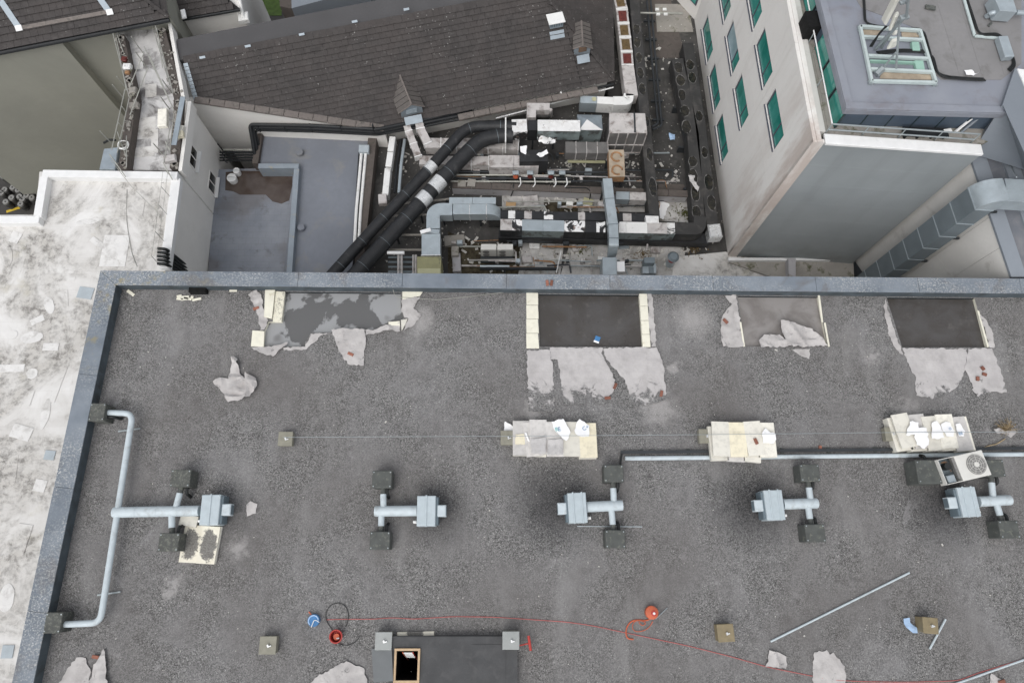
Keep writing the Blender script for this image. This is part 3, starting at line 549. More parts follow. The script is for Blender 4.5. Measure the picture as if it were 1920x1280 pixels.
# overturned condenser
c0 = [P(*p, .98) for p in ((1759, 862), (1840, 842), (1860, 890), (1777, 908))]
xa = ((c0[1]-c0[0])+(c0[2]-c0[3])).normalized(); ya = V((-xa.y, xa.x, 0)); cc = sum(c0, V())/4; rz = math.atan2(xa.y, xa.x); L, Wd = 1.62, .86
tp = lambda x, y, z: cc+xa*x+ya*y+V((0, 0, z))
ac = thing('condenser_unit', 'overturned white air conditioner condenser, fan upwards, one end stripped open', 'air conditioner', (cc.x, cc.y, .0))
MB().box(tp(.3, 0, -.18), (L*.63, Wd, .34), rz, ch=.02).build('casing', 'ac_white', ac, bevel=.015)
for s in (-1, 1): MB().box(tp(-L*.32, s*Wd*.485, -.18), (L*.36, .02, .34), rz).build('side_rail', 'ac_white', ac)
MB().box(tp(-L*.495, 0, -.18), (.02, Wd, .34), rz).build('end_panel', 'ac_white', ac); MB().box(tp(-L*.33, 0, -.33), (L*.34, Wd*.95, .02), rz).build('back_panel', 'galv_dark', ac)
MB().box(tp(-.20, .05, -.12), (.22, Wd*.86, .14), rz).build('coil', 'ac_grille', ac); MB().box(tp(-.52, -.27, -.2), (.28, .26, .2), rz, ch=.02).build('control_box', 'galv', ac)
MB().tube([tp(-.5, .15, -.31), tp(-.5, .15, -.06)], .12, 16).build('compressor', 'rubber', ac, True)
for k in range(4): MB().tube(fillet([tp(-.62+.05*k, .3, -.2), tp(-.5, .33-.05*k, -.08), tp(-.38, .2-.08*k, -.2)], .08), .012, 6).build('copper_pipe', 'rust', ac, True)
f = MB().disc(tp(.42, 0, -.02), .335, .335, .035, 28).build('fan_ring', 'ac_grille', ac, True); MB().disc(tp(.42, 0, .015), .085, .085, .015, 16).build('hub', 'ac_white', f)
for k in range(9):
    a = 2*math.pi*k/9; MB().tube([tp(.42, 0, .018)+V((math.cos(a), math.sin(a), 0))*.08, tp(.42, 0, .018)+V((math.cos(a+.25), math.sin(a+.25), 0))*.32], .006, 5).build('grille_bar', 'ac_white', f)
for rr_ in (.16, .24, .31): MB().tube([tp(.42, 0, .02)+V((math.cos(2*math.pi*k/24), math.sin(2*math.pi*k/24), 0))*rr_ for k in range(25)], .005, 5).build('grille_ring', 'ac_white', f)
for s in (-.3, .55): MB().box(tp(s, 0, -.40), (.08, Wd*.9, .08), rz).build('foot_rail', 'steel', ac)
for s in (-.55, .55): MB().box(V((tp(s, -.3, 0).x, tp(s, -.3, 0).y, .29)), (.1, .1, .57), rz).build('prop', 'ac_white', ac)
# long pipe and cable tray
pz = .085; pa, pb = P(1172, 859, pz), P(1945, 851, pz)
o = tag(MB().tube([pa, pb], .078, 14).build('roof_pipe', 'pipe_grey', None, True), 'long straight pale grey pipe running under the board stacks to the right', 'pipe')
d = (pb-pa).normalized()
th = thing('cable_tray', 'thin dark cable tray behind the long pale pipe', 'cable tray', (pa.x, pa.y+.2, 0))
MB().box((pa+pb)/2+V((0, .21, .0)), ((pb-pa).length+.3, .1, .06), math.atan2(d.y, d.x)).build('tray', 'steel_dark', th)
q = pa+V((-.1, .21, .0)); MB().tube(fillet([q, q+V((-.06, -.3, 0)), q+V((-.08, -.55, .02)), q+V((-.02, -.62, -.05))], .1), .035, 8).build('cable', 'rubber', th, True)
for k in range(9):
    q = pa+d*(.6+k*1.65); MB().box(V((q.x, q.y+.22, .02)), (.12, .2, .04), 0).build('block', 'cowl', th)
    MB().tube([q+V((-.4, .2, -.02)), q+V((.1, .24, .0)), q+V((.7, .2, -.01))], .014, 6).build('cable', 'rubber', th, True)
# ================================================================== stacks of insulation board
def board(p, z, rz, label, mat, t=.1, w_=.6, l_=1.2, tilt=0, group=None):
    q = P(p[0], p[1], z); m = Matrix.Rotation(R(rz), 3, 'Z')@Matrix.Rotation(R(tilt), 3, 'Y')
    o = MB().box(q-V((0, 0, t/2)), (w_, l_, t), rot=m, ch=.004).build('insulation_board', mat)
    return tag(o, label, 'insulation board', group)
orda = ('leftmost', 'second from the left', 'middle', 'second from the right', 'rightmost', 'far right')
za = ZS(900, 760, 6.4); zb = ZS(1260, 760, 4.571); zc = ZS(1620, 740, 4.267)
G1, G2, G3 = 'boards of the leftmost stack', 'boards of the middle stack', 'boards of the right stack'
for i, (x, y, r_) in enumerate(((500, 392, 0), (700, 400, -3), (900, 395, 1), (1095, 398, -1), (1285, 430, 1))):
    board(za(x, y), .20, r_, f'{orda[i]} board in the lower layer of the leftmost stack', 'board_cream', .195, group=G1)
for i, (x, y, r_, mt, ti, dz) in enumerate(((497, 388, 0, 'board_grey', 0, 0), (640, 400, 6, 'board_grey', 3, .03), (698, 374, 0, 'board_grey', 3, .09), (900, 402, .5, 'board_grey', 3, .06), (1102, 400, -.5, 'board_cream', 2, .035), (1298, 415, 1, 'board_yellow', 1.5, .02))):
    board(za(x, y), .31+dz, r_, f'{("first","second","third","fourth","fifth","sixth")[i]} board from the left on top of the leftmost stack', mt, .07, group=G1, tilt=ti)
for i, (x, y, r_) in enumerate(((395, 322, 2), (545, 330, -3), (690, 335, -6), (800, 296, 1))):
    board(zb(x, y), .36, r_, f'{("leftmost","second","third","rightmost")[i]} board in the lower layer of the middle stack', 'board_grey' if i == 1 else 'board_cream', .19, group=G2)
for i, (x, y, r_, mt, ti, dz) in enumerate(((420, 284, -1.5, 'board_cream', 2, .18), (563, 290, .5, 'board_yellow', 2.5, .15), (705, 280, 4, 'board_cream', 3, .13), (815, 292, 0, 'board_cream', 3, .08))):
    board(zb(x, y), .33+dz, r_, f'{("leftmost","second","third","rightmost")[i]} board on top of the middle stack', mt, .07, group=G2, tilt=ti)
for i, (x, y, r_) in enumerate(((290, 310, 8), (420, 312, 3), (545, 310, 3), (665, 308, 4), (790, 312, 6))):
    board(zc(x, y), .33, r_, f'{orda[i]} board in the lower layer of the right stack', 'board_cream', .325, group=G3)
for i, (x, y, r_, mt, ti, dz) in enumerate(((325, 285, 10, 'board_cream', 4, .12), (445, 290, 6, 'board_grey', 2, .04), (555, 305, 4, 'board_cream', 2, .06), (665, 290, 2, 'board_cream', 2, .06), (775, 310, 6, 'board_grey', 2, .03))):
    board(zc(x, y), .365+dz, r_, f'{orda[i]} board on top of the right stack', mt, .07, group=G3, tilt=ti)
zd_ = ZS(120, 740, 3.764)
G4 = 'boards by the left fan'
board(zd_(895, 1050), .10, -3, 'left board of the sooty pair beside the left fan', 'board_sooty', .09, group=G4); board(zd_(1018, 1058), .20, -3, 'right board of the sooty pair beside the left fan, on top', 'board_sooty', .09, group=G4)
board(zd_(1028, 1055), .105, -4, 'clean cream board under the right one of the sooty pair', 'board_cream', .09, group=G4); board(zd_(878, 888), .19, -8, 'short cream offcut between the left fan box and the sooty boards', 'board_cream', .06, .6, .35, group=G4)
# plastic wrapping on the boards
for i, (p, z) in enumerate((([za(*q) for q in ((608,400),(790,385),(790,575),(620,575))], .47), ([za(*q) for q in ((808,420),(992,400),(995,585),(812,590))], .44))):
    tag(sheet('plastic_sheet', XY(p, z), z, .02, 'foil_plastic', ridge=.03, seed=i+3, thick=.003, cell=.06), ('crumpled clear plastic on the third board of the leftmost stack', 'crumpled clear plastic on the fourth board of the leftmost stack')[i], 'plastic sheet')
def paper(pts, z, label, seed, txt=None):
    s = sheet('paper_sheet', XY(pts, z), z, .02, 'paper', ridge=.02, seed=seed, thick=.003, cell=.07); tag(s, label, 'paper')
    for tx, p, sz, r_, mt in txt or (): text('lettering', tx, sz, mt, s, P(*p, z+.07), R(r_))
    return s
paper([za(*q) for q in ((858,195),(1000,158),(1030,215),(1085,320),(1035,425),(995,395),(890,290))], .44, 'torn white sheet printed RE on the leftmost stack', 5, [('R', za(922, 288), .2, 15, 'print_green'), ('E', za(952, 284), .2, 15, 'print_blue')])
paper([za(*q) for q in ((1130,300),(1165,195),(1195,160),(1310,240),(1305,370),(1210,378),(1150,345))], .41, 'torn white sheet printed C+ on the leftmost stack', 6, [('C+', za(1268, 268), .19, 25, 'print_blue')])
paper([za(*q) for q in ((285,300),(300,190),(365,225),(412,265),(410,308))], .12, 'torn white scrap above the anchor post of the leftmost stack', 7)
paper([za(*q) for q in ((535,320),(560,330),(600,440),(570,420))], .40, 'thin white scrap on the second board of the leftmost stack', 12)
tag(sheet('card_scrap', XY([za(*q) for q in ((428,342),(535,340),(575,410),(570,465),(422,462))], .33), .32, .01, 'board_yellow', seed=4, thick=.004), 'yellowed card scrap on the first board of the leftmost stack', 'card')
paper([zb(*q) for q in ((770,235),(800,195),(840,230),(885,240),(890,290),(870,325),(780,322))], .47, 'crumpled white plastic bag on the right end of the middle stack', 8)
brick(zb(717, 307), -70, 'brick on the third board of the middle stack', .475)
paper([zc(*q) for q in ((330,320),(365,215),(432,220),(436,262),(500,268),(515,400),(485,432),(420,400),(405,318),(350,330))], .54, 'large torn white sheet on the right stack, leftmost', 9)
paper([zc(*q) for q in ((540,225),(575,208),(610,250),(640,340),(600,355),(540,350))], .49, 'torn white sheet on the right stack, second from the left', 10)
paper([zc(*q) for q in ((612,235),(650,215),(690,225),(720,290),(715,335),(660,330),(630,290))], .49, 'torn white sheet on the right stack printed with small marks, third from the left', 11, [('III', zc(688, 270), .13, -55, 'print_blue')])
paper([zc(*q) for q in ((728,235),(765,228),(805,290),(795,335),(755,330))], .46, 'torn white sheet with blue print on the right stack, rightmost', 13, [('BE', zc(775, 308), .15, 15, 'print_blue')])
# ================================================================== fall-arrest line
def anchor(p, h, s, label, mat, topmat='anchor_tan', rz=0):
    q = P(p[0], p[1], h); th = thing('anchor_post', label, 'anchor post', (q.x, q.y, 0), 'safety line anchors')
    b = MB().box(V((q.x, q.y, h*.46)), (s, s, h*.92), R(rz), ch=.02).build('casing', mat, th, bevel=.012)
    MB().box(V((q.x, q.y, h*.96)), (s*1.08, s*1.08, h*.1), R(rz), ch=.012).build('cap', topmat, th, bevel=.01)
    MB().tube([V((q.x+.02, q.y, h)), V((q.x+.02, q.y, h+.09))], .03, 10).build('eye_bolt', 'silver', th, True)
    MB().box(V((q.x+.06, q.y-.03, h+.03)), (.12, .035, .03), R(rz+20)).build('clamp', 'silver', th)
    return V((q.x+.02, q.y, h+.08))
an = [anchor((535, 822), .3, .46, 'pale anchor post at the left end of the long thin wire', 'anchor_tan'), anchor((952, 820), .3, .46, 'anchor post at the left end of the leftmost board stack', 'anchor_tan'),
      anchor((1324, 817), .3, .46, 'anchor post at the left end of the middle board stack', 'anchor_tan'), anchor((1673, 813), .3, .46, 'anchor post at the left end of the right board stack', 'anchor_tan')]
an.append(P(1960, 811, .38))
pth = []
for a, b in zip(an, an[1:]): pth += [a.lerp(b, k/4)+V((0, 0, .0)) for k in range(4)]
hz = lambda p: V((p.x, p.y, p.z+.22))
tag(MB().tube([hz(p) for p in pth+[an[-1]]], .009, 6).build('safety_wire', 'steel', None, True), 'long thin taut wire running across the board stacks', 'wire')
anchor((502, 1209), .35, .5, 'pale anchor post standing alone at the lower left', 'anchor_tan'); anchor((1361, 1186), .42, .5, 'brownish anchor post standing alone left of the long loose pole', 'anchor_brown', 'anchor_brown', 3)
anchor((1745, 1172), .5, .46, 'brown anchor post with a black side, beside the short loose pole', 'anchor_brown', 'anchor_brown', -5)
anchor((719, 1201), .42, .5, 'grey anchor post at the upper left corner of the roof hatch', 'anchor_tan', 'anchor_white'); anchor((958, 1200), .55, .5, 'grey anchor post at the upper right corner of the roof hatch', 'anchor_tan', 'anchor_white')
# ================================================================== hatch
hb = [P(735, 1192, .32), P(970, 1189, .32), P(972, 1330, .32), P(735, 1330, .32)]
ht = thing('roof_hatch', 'low dark felted upstand with an open wooden hatch at the bottom edge', 'roof hatch', (hb[0].x+2, hb[0].y-1.2, 0))
h0, h1 = P(742, 1217, .36), P(784, 1277, .36); hx0, hx1, hy0, hy1 = h0.x, h1.x, h1.y, h0.y
x0, x1, y1, y0 = hb[0].x, hb[1].x, hb[0].y, -6.2
m = MB()
for a, b, c_, d_ in ((x0, hx0, y0, y1), (hx1, x1, y0, y1), (hx0, hx1, hy1, y1), (hx0, hx1, y0, hy0)):
    m.prism([V((a, c_, 0)), V((b, c_, 0)), V((b, d_, 0)), V((a, d_, 0))], 0, .32)
m.build('upstand', 'dark_felt', ht)
MB().box(V(((x0+x1)/2, y1-.12, .328)), (x1-x0-.3, .2, .012)).build('felt_lap', 'dark_felt', ht); MB().box(V((x1-.9, (y0+y1)/2, .327)), (1.05, y1-y0-.5, .01)).build('felt_lap', 'dark_felt', ht)
for a, b in (((hx0, hy0), (hx0, hy1)), ((hx1, hy0), (hx1, hy1)), ((hx0, hy0), (hx1, hy0)), ((hx0, hy1), (hx1, hy1))):
    cx_, cy_ = (a[0]+b[0])/2, (a[1]+b[1])/2; MB().box(V((cx_, cy_, .355)), (max(.07, abs(a[0]-b[0])+.07), max(.07, abs(a[1]-b[1])-.07), .07)).build('wooden_frame', 'wood', ht, bevel=.006)
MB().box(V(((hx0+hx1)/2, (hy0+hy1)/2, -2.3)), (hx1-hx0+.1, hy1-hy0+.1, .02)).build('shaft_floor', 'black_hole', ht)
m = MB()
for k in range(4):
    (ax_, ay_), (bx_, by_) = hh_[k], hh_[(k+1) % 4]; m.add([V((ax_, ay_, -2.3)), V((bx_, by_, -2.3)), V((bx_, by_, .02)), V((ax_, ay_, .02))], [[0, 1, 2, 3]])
m.build('shaft_wall', 'black_hole', ht)  # shaft walls and floor coloured black to stand in for the darkness inside
lad = thing('ladder', 'aluminium ladder inside the open hatch', 'ladder', ((hx0+hx1)/2, hy1-.1, -1.25))
for s in (-.16, .16): MB().tube([V(((hx0+hx1)/2+s, hy1-.5, -1.25)), V(((hx0+hx1)/2+s, hy1-.1, .25))], .022, 6).build('stile', 'orange' if s < 0 else 'red', lad)
for k in range(5):
    f = .95-k*.14; MB().tube([V(((hx0+hx1)/2-.16, hy1-.5+.4*f, -1.25+1.5*f)), V(((hx0+hx1)/2+.16, hy1-.5+.4*f, -1.25+1.5*f))], .022, 6).build('rung', 'silver', lad)
lc = [P(*p, .45) for p in ((693, 1218), (734, 1214), (737, 1276), (697, 1282))]
tag(MB().add([p+V((0, 0, (-.33, -.02, -.02, -.33)[i])) for i, p in enumerate(lc)]+[p+V((0, 0, (-.40, -.09, -.09, -.40)[i])) for i, p in enumerate(lc)], [[3,2,1,0],[4,5,6,7],[0,1,5,4],[1,2,6,5],[2,3,7,6],[3,0,4,7]]).build('hatch_lid', 'lid_grey', None), 'grey hatch lid leaning open against the left of the hatch', 'hatch lid')
a, b = P(745, 1188, .06), P(814, 1186, .06); d = b-a
tag(MB().box((a+b)/2+V((0, -.01, -.01)), (d.length, .13, .1), math.atan2(d.y, d.x), ch=.01).build('timber_offcut', 'board_sooty'), 'pale stained timber lying along the top edge of the hatch', 'timber')
# ================================================================== tools and loose items
def pole(a, b, label, za_=.04, zb_=.04, r=.034): return tag(MB().tube([P(*a, za_), P(*b, zb_)], r, 10).build('scaffold_pole', 'pipe_grey', None, True), label, 'pole', 'loose poles')
pole((1445, 1202), (1705, 1073), 'long loose steel pole lying diagonally at the lower right'); pole((1743, 1216), (1773, 1160), 'short loose pole leaning beside the brown anchor post', .03, .1); pole((1775, 1287), (1940, 1229), 'loose steel pole running off the bottom right corner')
pole((1082, 986), (1204, 987), 'thin white rod crossing the lower branch of the third fan', .02, .02, .012)
rp = [(612,1161),(640,1160),(700,1160),(735,1157),(775,1160),(850,1155),(925,1156),(1000,1161),(1060,1165),(1110,1172),(1180,1187),(1290,1210),(1370,1230),(1440,1250),(1500,1262),(1560,1274),(1620,1277),(1700,1278),(1780,1276),(1800,1274),(1830,1262),(1925,1233)]
def vpath(pts, z=.02): return fillet([P(u, v, z) for u, v in pts], .25, 3)
tag(MB().tube(vpath(rp, .02), .011, 6).build('red_line', 'rope_red', None, True), 'long thin red line lying across the lower roof', 'line')
cb = P(590, 1162, .0); th = thing('blue_reel', 'small round blue reel with a wire handle at the left end of the red line', 'reel', cb)
MB().disc(cb, .19, .19, .16, 20).build('drum', 'blue', th, True); MB().tube([cb+V((.16*math.cos(k*.5), .16*math.sin(k*.5), .17)) for k in range(9)], .02, 6).build('rim', 'cloth_blue', th, True)
MB().tube(fillet([cb+V((-.05, -.2, .18)), cb+V((.05, .05, .26)), cb+V((.2, -.05, .18))], .1), .012, 6).build('handle', 'white_paint', th, True); MB().tube([cb+V((-.05, .12, .1)), cb+V((-.2, .26, .03))], .02, 6).build('spout', 'orange', th)
cr = P(633, 1191, 0); th = thing('red_bucket', 'round red bucket ringed by a black hose at the lower left', 'bucket', cr)
m = MB(); m.tube([cr, cr+V((0, 0, .26))], [.15, .19], 20, cap=False); m.build('wall', 'red', th, True); MB().disc(cr+V((0, 0, .03)), .145, .145, .02, 18).build('bottom', 'red', th)
MB().tube([cr+V((math.cos(2*math.pi*k/20)*.195, math.sin(2*math.pi*k/20)*.195, .265)) for k in range(21)], .022, 6).build('rim', 'red', th, True)
MB().disc(cr+V((0, -.02, .06)), .1, .1, .12, 12).build('content', 'orange', th, True); MB().tube([cr+V((.02, -.06, .2)), cr+V((.11, -.05, .25))], .025, 8).build('nozzle', 'silver', th, True)
hp = [(612,1163)]; hp = [(655+0*k, 0) for k in ()]
hose = [(640+22*math.cos(a)-8, 1150+22*math.sin(a)) for a in [2*math.pi*k/16+1.9 for k in range(15)]]
hose2 = [(648,1174),(652,1165),(654,1150),(648,1135),(636,1129),(622,1132),(613,1142),(610,1155),(614,1168),(622,1178),(626,1190),(630,1202),(640,1209),(655,1209),(668,1202),(674,1192)]
tag(MB().tube(vpath(hose2, .03), .013, 8).build('black_hose', 'hose_grey', None, True), 'black hose looped round the red bucket', 'hose')
ch_ = P(1220, 1147, 0); th = thing('orange_drum', 'small bright orange-red drum at the head of the orange hose', 'drum', ch_)
MB().tube([ch_, ch_+V((0, 0, .03)), ch_+V((0, 0, .22)), ch_+V((0, 0, .26))], [.19, .21, .21, .15], 20).build('body', 'orange', th, True); MB().disc(ch_+V((.05, -.02, .26)), .09, .09, .03, 14).build('lid', 'red', th); MB().disc(ch_+V((.05, -.02, .29)), .04, .04, .03, 10).build('cap', 'white_paint', th)
MB().tube([P(1229, 1160, .1), P(1251, 1139, .04)], .016, 8).build('lance', 'steel', th, True)
zo = ZS(1120, 1060, 4.8)
oh = [zo(*p) for p in ((495,430),(490,470),(440,495),(360,485),(300,500),(265,550),(255,610),(270,655),(325,662))]; oh2 = [zo(*p) for p in ((500,500),(470,550),(420,585),(350,595),(315,570),(318,520),(350,490),(420,500),(437,520),(410,540),(385,525),(375,505))]
tag(MB().tube(vpath(oh, .025), .022, 8).build('orange_hose', 'orange', None, True), 'thick orange hose curling from the orange drum', 'hose'); tag(MB().tube(vpath(oh2, .05), .012, 6).build('orange_rope', 'orange', None, True), 'thin orange cord coiled inside the orange hose', 'cord')
a, b, c_ = P(991, 1191, .3), P(995, 1219, .3), P(967, 1211, .35)
th = thing('t_handle', 'red T-shaped handle at the right corner of the hatch', 'handle', (b.x, b.y, 0)); MB().tube([a, b], .045, 10).build('grip', 'red', th, True); MB().tube([(a+b)/2, c_], .022, 8).build('stem', 'red', th, True); MB().tube([b+V((0, .1, 0)), V((b.x, b.y+.1, 0))], .02, 8).build('leg', 'red', th, True)
tag(sheet('blue_cloth', XY([zR(*p) for p in ((1045,455),(1085,448),(1092,485),(1140,520),(1145,560),(1110,560),(1060,520),(1045,490))], .05), .02, .09, 'cloth_blue', ridge=.08, seed=3, thick=.006, cell=.05), 'crumpled light blue cloth beside the brown anchor post', 'cloth')
# dry weed
wq = P(1880, 808, 0); th = thing('dry_weed', 'dry brown weed growing beside the right board stack', 'weed', wq)
m = MB(); m2 = MB()
for k in range(70):
    a = random.uniform(0, 2*math.pi); l = random.uniform(.15, .55); h = random.uniform(.05, .4); e = wq+V((math.cos(a)*l*.8, math.sin(a)*l*.7+.12, h)); mid_ = wq+V((math.cos(a)*l*.35, math.sin(a)*l*.3+.05, h*1.1))
    m.tube([wq+V((random.uniform(-.05,.05), random.uniform(-.05,.05), 0)), mid_, e], [.008, .006, .003], 4, False)
for k in range(160):
    a = random.uniform(0, 2*math.pi); l = random.uniform(.02, .45); p = wq+V((math.cos(a)*l*.8, math.sin(a)*l*.6+.1, random.uniform(.02, .35))); rr_ = Matrix.Rotation(random.uniform(0, 6), 3, 'Z')@Matrix.Rotation(random.uniform(0, 2), 3, 'X'); s = random.uniform(.02, .05)
    m2.add([p+rr_@V(q)*s for q in ((-1, 0, 0), (0, -.35, .1), (1, 0, 0), (0, .35, .1))], [[0, 1, 2, 3]])
m.build('stems', 'straw', th); m2.build('leaves', 'leaf_dead', th)
tag(sheet('fibre_scrap', XY([zc(*p) for p in ((1030,275),(1075,265),(1130,290),(1200,270),(1205,310),(1165,345),(1120,310),(1060,305))], .2), .1, .12, 'membrane', ridge=.1, seed=5, cell=.05), 'frayed pale scrap caught in the dry weed', 'scrap')
MB().tube(vpath([zc(*p) for p in ((940,430),(1000,405),(1060,395),(1130,350))], .06), .02, 6).build('runner', 'straw', th, True)
q = P(*z6(938, 580), DZ+.003); o = tag(MB().box(q+V((0, 0, .006)), (.19, .23, .008), R(-20)).build('blue_packet', 'blue'), 'small blue packet floating in the flooded second roof hole', 'packet')
MB().box(q+V((-.04, -.1, .0115)), (.2, .07, .003), R(-20)).build('label_strip', 'paper', o)
# drain outlet and foam bits by the parapet
q = P(375, 546, .0); th = thing('overflow_outlet', 'black overflow outlet in the foot of the parapet with crumbled foam', 'outlet', (q.x, q.y-.1, 0)); MB().box(V((q.x, q.y-.03, .13)), (.62, .2, .26)).build('hood', 'black_hole', th)
for k in range(7): MB().box(V((q.x+random.uniform(-.8, .7), q.y-.25+random.uniform(-.08, .06), .03)), (random.uniform(.1, .35), random.uniform(.06, .12), .05), random.uniform(-.3, .3), ch=.01).build('foam_crumb', 'foam', th)
for i, (u, v, l, w_, r_) in enumerate(((246, 547, .34, .12, -35), (222, 549, .18, .12, 20), (438, 543, .28, .08, 0))):
    q = P(u, v, .02); tag(MB().box(q+V((0, -.05, .02)), (l, w_, .04), R(r_), ch=.01).build('foam_scrap', 'foam'), ('pointed cream scrap in the upper left corner of the roof', 'pinkish small scrap in the upper left corner of the roof', 'small white scrap at the parapet right of the outlet')[i], 'scrap')
tag(MB().tube(fillet([P(737, 543, .4), P(741, 557, .05), P(780, 559, .03), P(820, 562, .02), P(880, 556, .02), P(945, 548, .02), P(958, 541, .35)], .2), .012, 6).build('pale_rope', 'scaffold', None, True), 'thin pale cord looped along the parapet between the first two roof holes', 'cord')
# grit and foam crumbs nobody could count
m = MB()
for k in range(420):
    u, v = random.uniform(120, 1910), random.uniform(560, 1275); q = P(u, v, 0)
    if any(inpoly(u, v, cu) for cu in cuts) or q.x < I0.x+.3: continue
    if u < 217-(v-534)*.2+20: continue
    s = random.uniform(.008, .024)*(2.0 if k % 29 == 0 else 1); m.box(q+V((0, 0, s*.5+.003)), (s*random.uniform(1, 2.4), s, s), random.uniform(0, 3))
stuff(m.build('roof_crumbs', 'debris'))
tag(bpy.data.objects['roof_crumbs'], 'tiny pale crumbs scattered over the gravel', 'crumbs')
# ================================================================== ground far below
GZ = -14.0
gr = struct(MB().prism([V((-140, -120, 0)), V((140, -120, 0)), V((140, 160, 0)), V((-140, 160, 0))], GZ-.5, GZ).build('ground', 'asphalt'))
lw = struct(MB().prism(XY(((470, -40), (530, -40), (528, 30), (478, 30)), GZ+.004), GZ-.2, GZ+.03).build('lawn', 'grass'))
# ================================================================== white patched roof at the left
WZ = -2.95
wb = thing('white_roof_building', 'low neighbouring building with patched white-coated roof and grey side wall', 'building', P(180, 420, -14))
wtop = [P(70, 326, WZ), P(331, 330, WZ), P(309, 500, WZ)]
poly = [P(74, 322, WZ), P(333, 322, WZ), P(310, 500, WZ), V((-14.05, 9.5, 0)), V((-14.9, -12, 0)), V((-32, -12, 0)), P(-140, 405, WZ), P(66, 402, WZ)]
MB().prism(poly, WZ-.3, WZ).build('roof_surface', 'white_roof', wb)
inner = [p+(V((-20, 8, p.z))-p).normalized()*.003 for p in poly]
MB().prism(inner, GZ, WZ-.28).build('wall', 'render_wall', wb)
def curb(par, a, b, wd, z0, z1, mat, name='curb'):
    a, b = V((a.x, a.y, 0)), V((b.x, b.y, 0)); d = (b-a).normalized(); n = V((d.y, -d.x, 0))*wd/2
    return MB().prism([a-n, b-n, b+n, a+n], z0, z1).build(name, mat, par, bevel=.015)
A, B_, C_, D_ = P(80, 320, -2.6), P(333, 324, -2.6), P(66, 402, -2.6), P(-140, 404, -2.6)
for a, b, z in ((A, B_, -2.6), (A+V((.1, -.16, 0)), C_+V((.1, -.0, 0)), -2.604), (C_+V((.2, -.1, 0)), D_+V((0, -.1, 0)), -2.6)):
    curb(wb, a+V((0, -.12, 0)), b+V((0, -.12, 0)), .34, WZ-.1, z, 'white_curb')
E1, E2 = P(327, 335, -2.75), P(305, 503, -2.75)
curb(wb, E1+V((.06, 0, 0)), E2+V((.06, 0, 0)), .40, WZ-.1, -2.75, 'white_curb')
# felt patches
for (u, v, w_, h_, r_) in ((165,415,.9,.25,0),(182,455,.75,.28,-35),(28,445,.5,.55,-20),(12,480,.45,.9,2),(118,560,.45,.8,12),(92,572,.35,.7,12),(60,632,.8,.45,0),(20,690,1.2,.35,2),(70,600,.6,.3,30),(105,720,.45,1.6,-10),(50,745,.5,.7,-8),(95,650,.7,.35,0),(20,628,.5,.35,0),(128,520,.6,.25,-20),(40,810,.9,.6,-15),(85,775,.3,1.1,-12),(14,880,.8,1.2,5),(60,700,.4,.4,0),(240,390,1.5,.8,0),(215,470,1.2,1.6,0),(130,410,.5,.25,0),(40,1010,.6,1.2,-8),(12,1120,.5,.9,-8),(75,910,.5,.5,-10)):
    q = P(u, v, WZ+.006+((u*7+v*3) % 24)*.0006); MB().disc(q-V((0, 0, .003)), w_*.56, h_*.56, .006, 22, .06, R(r_+10)).build('patch', 'white_patch' if (u+v) % 3 else 'white_roof', wb) if (u+v) % 4 == 0 else MB().box(q, (w_*.9, h_*.9, .006), R(r_), ch=.001).build('patch', 'white_patch' if (u+v) % 3 else 'white_roof', wb)
for (u, v, w_, h_, r_) in ((160,549,.62,.5,-8),(93,853,.4,.36,-5),(14,1221,.42,.44,0)):
    q = P(u, v, WZ+.026); MB().box(q, (w_, h_, .008), R(r_), ch=.002).build('patch', 'blue_patch', wb)
for (u, v, r_) in ((76, 397, .15), (306, 338, .12)):
    q = P(u, v, WZ+.01); MB().disc(q, r_, r_, .06, 14).build('drain', 'black_hole', wb); MB().tube([q+V((math.cos(2*math.pi*k/16)*r_, math.sin(2*math.pi*k/16)*r_, .07)) for k in range(17)], .025, 6).build('drain_ring', 'white_paint', wb)
# wall windows: glass behind reveal, white sill with bracket
wn = (P(310, 500, WZ)-P(333, 322, WZ)); wn.z = 0; wdir = wn.normalized(); wnor = V((-wdir.y, wdir.x, 0))
if wnor.x < 0: wnor = -wnor
w0 = P(333, 322, WZ)
for (u, v) in ((361, 294), (397, 343)):
    q = PL(u, v, w0+wnor*.02, wnor); fr = MB().box(q, (.04, 1.0, .78), math.atan2(wnor.y, wnor.x)).build('window', 'render_wall', wb)
    for s in (-.24, .24): MB().box(q+wdir*s+wnor*.014, (.03, .4, .64), math.atan2(wnor.y, wnor.x)).build('pane', 'water_black', fr)
    MB().box(q+wnor*.09-V((0, 0, .46)), (.16, 1.1, .07), math.atan2(wnor.y, wnor.x)).build('sill', 'white_curb', fr)
# cable bundle dropping over the wall
cb_ = thing('cable_bundle', 'bundle of thick black cables bent over the edge of the white roof', 'cables', P(320, 495, -5))
for k in range(5):
    a = P(296, 466+k*7, -2.5); b = P(311, 467+k*7, -2.45); c_ = P(352, 500+k*5, -5.2); MB().tube(fillet([a, b, c_], .25), .07, 8).build('cable', 'rubber', cb_, True)
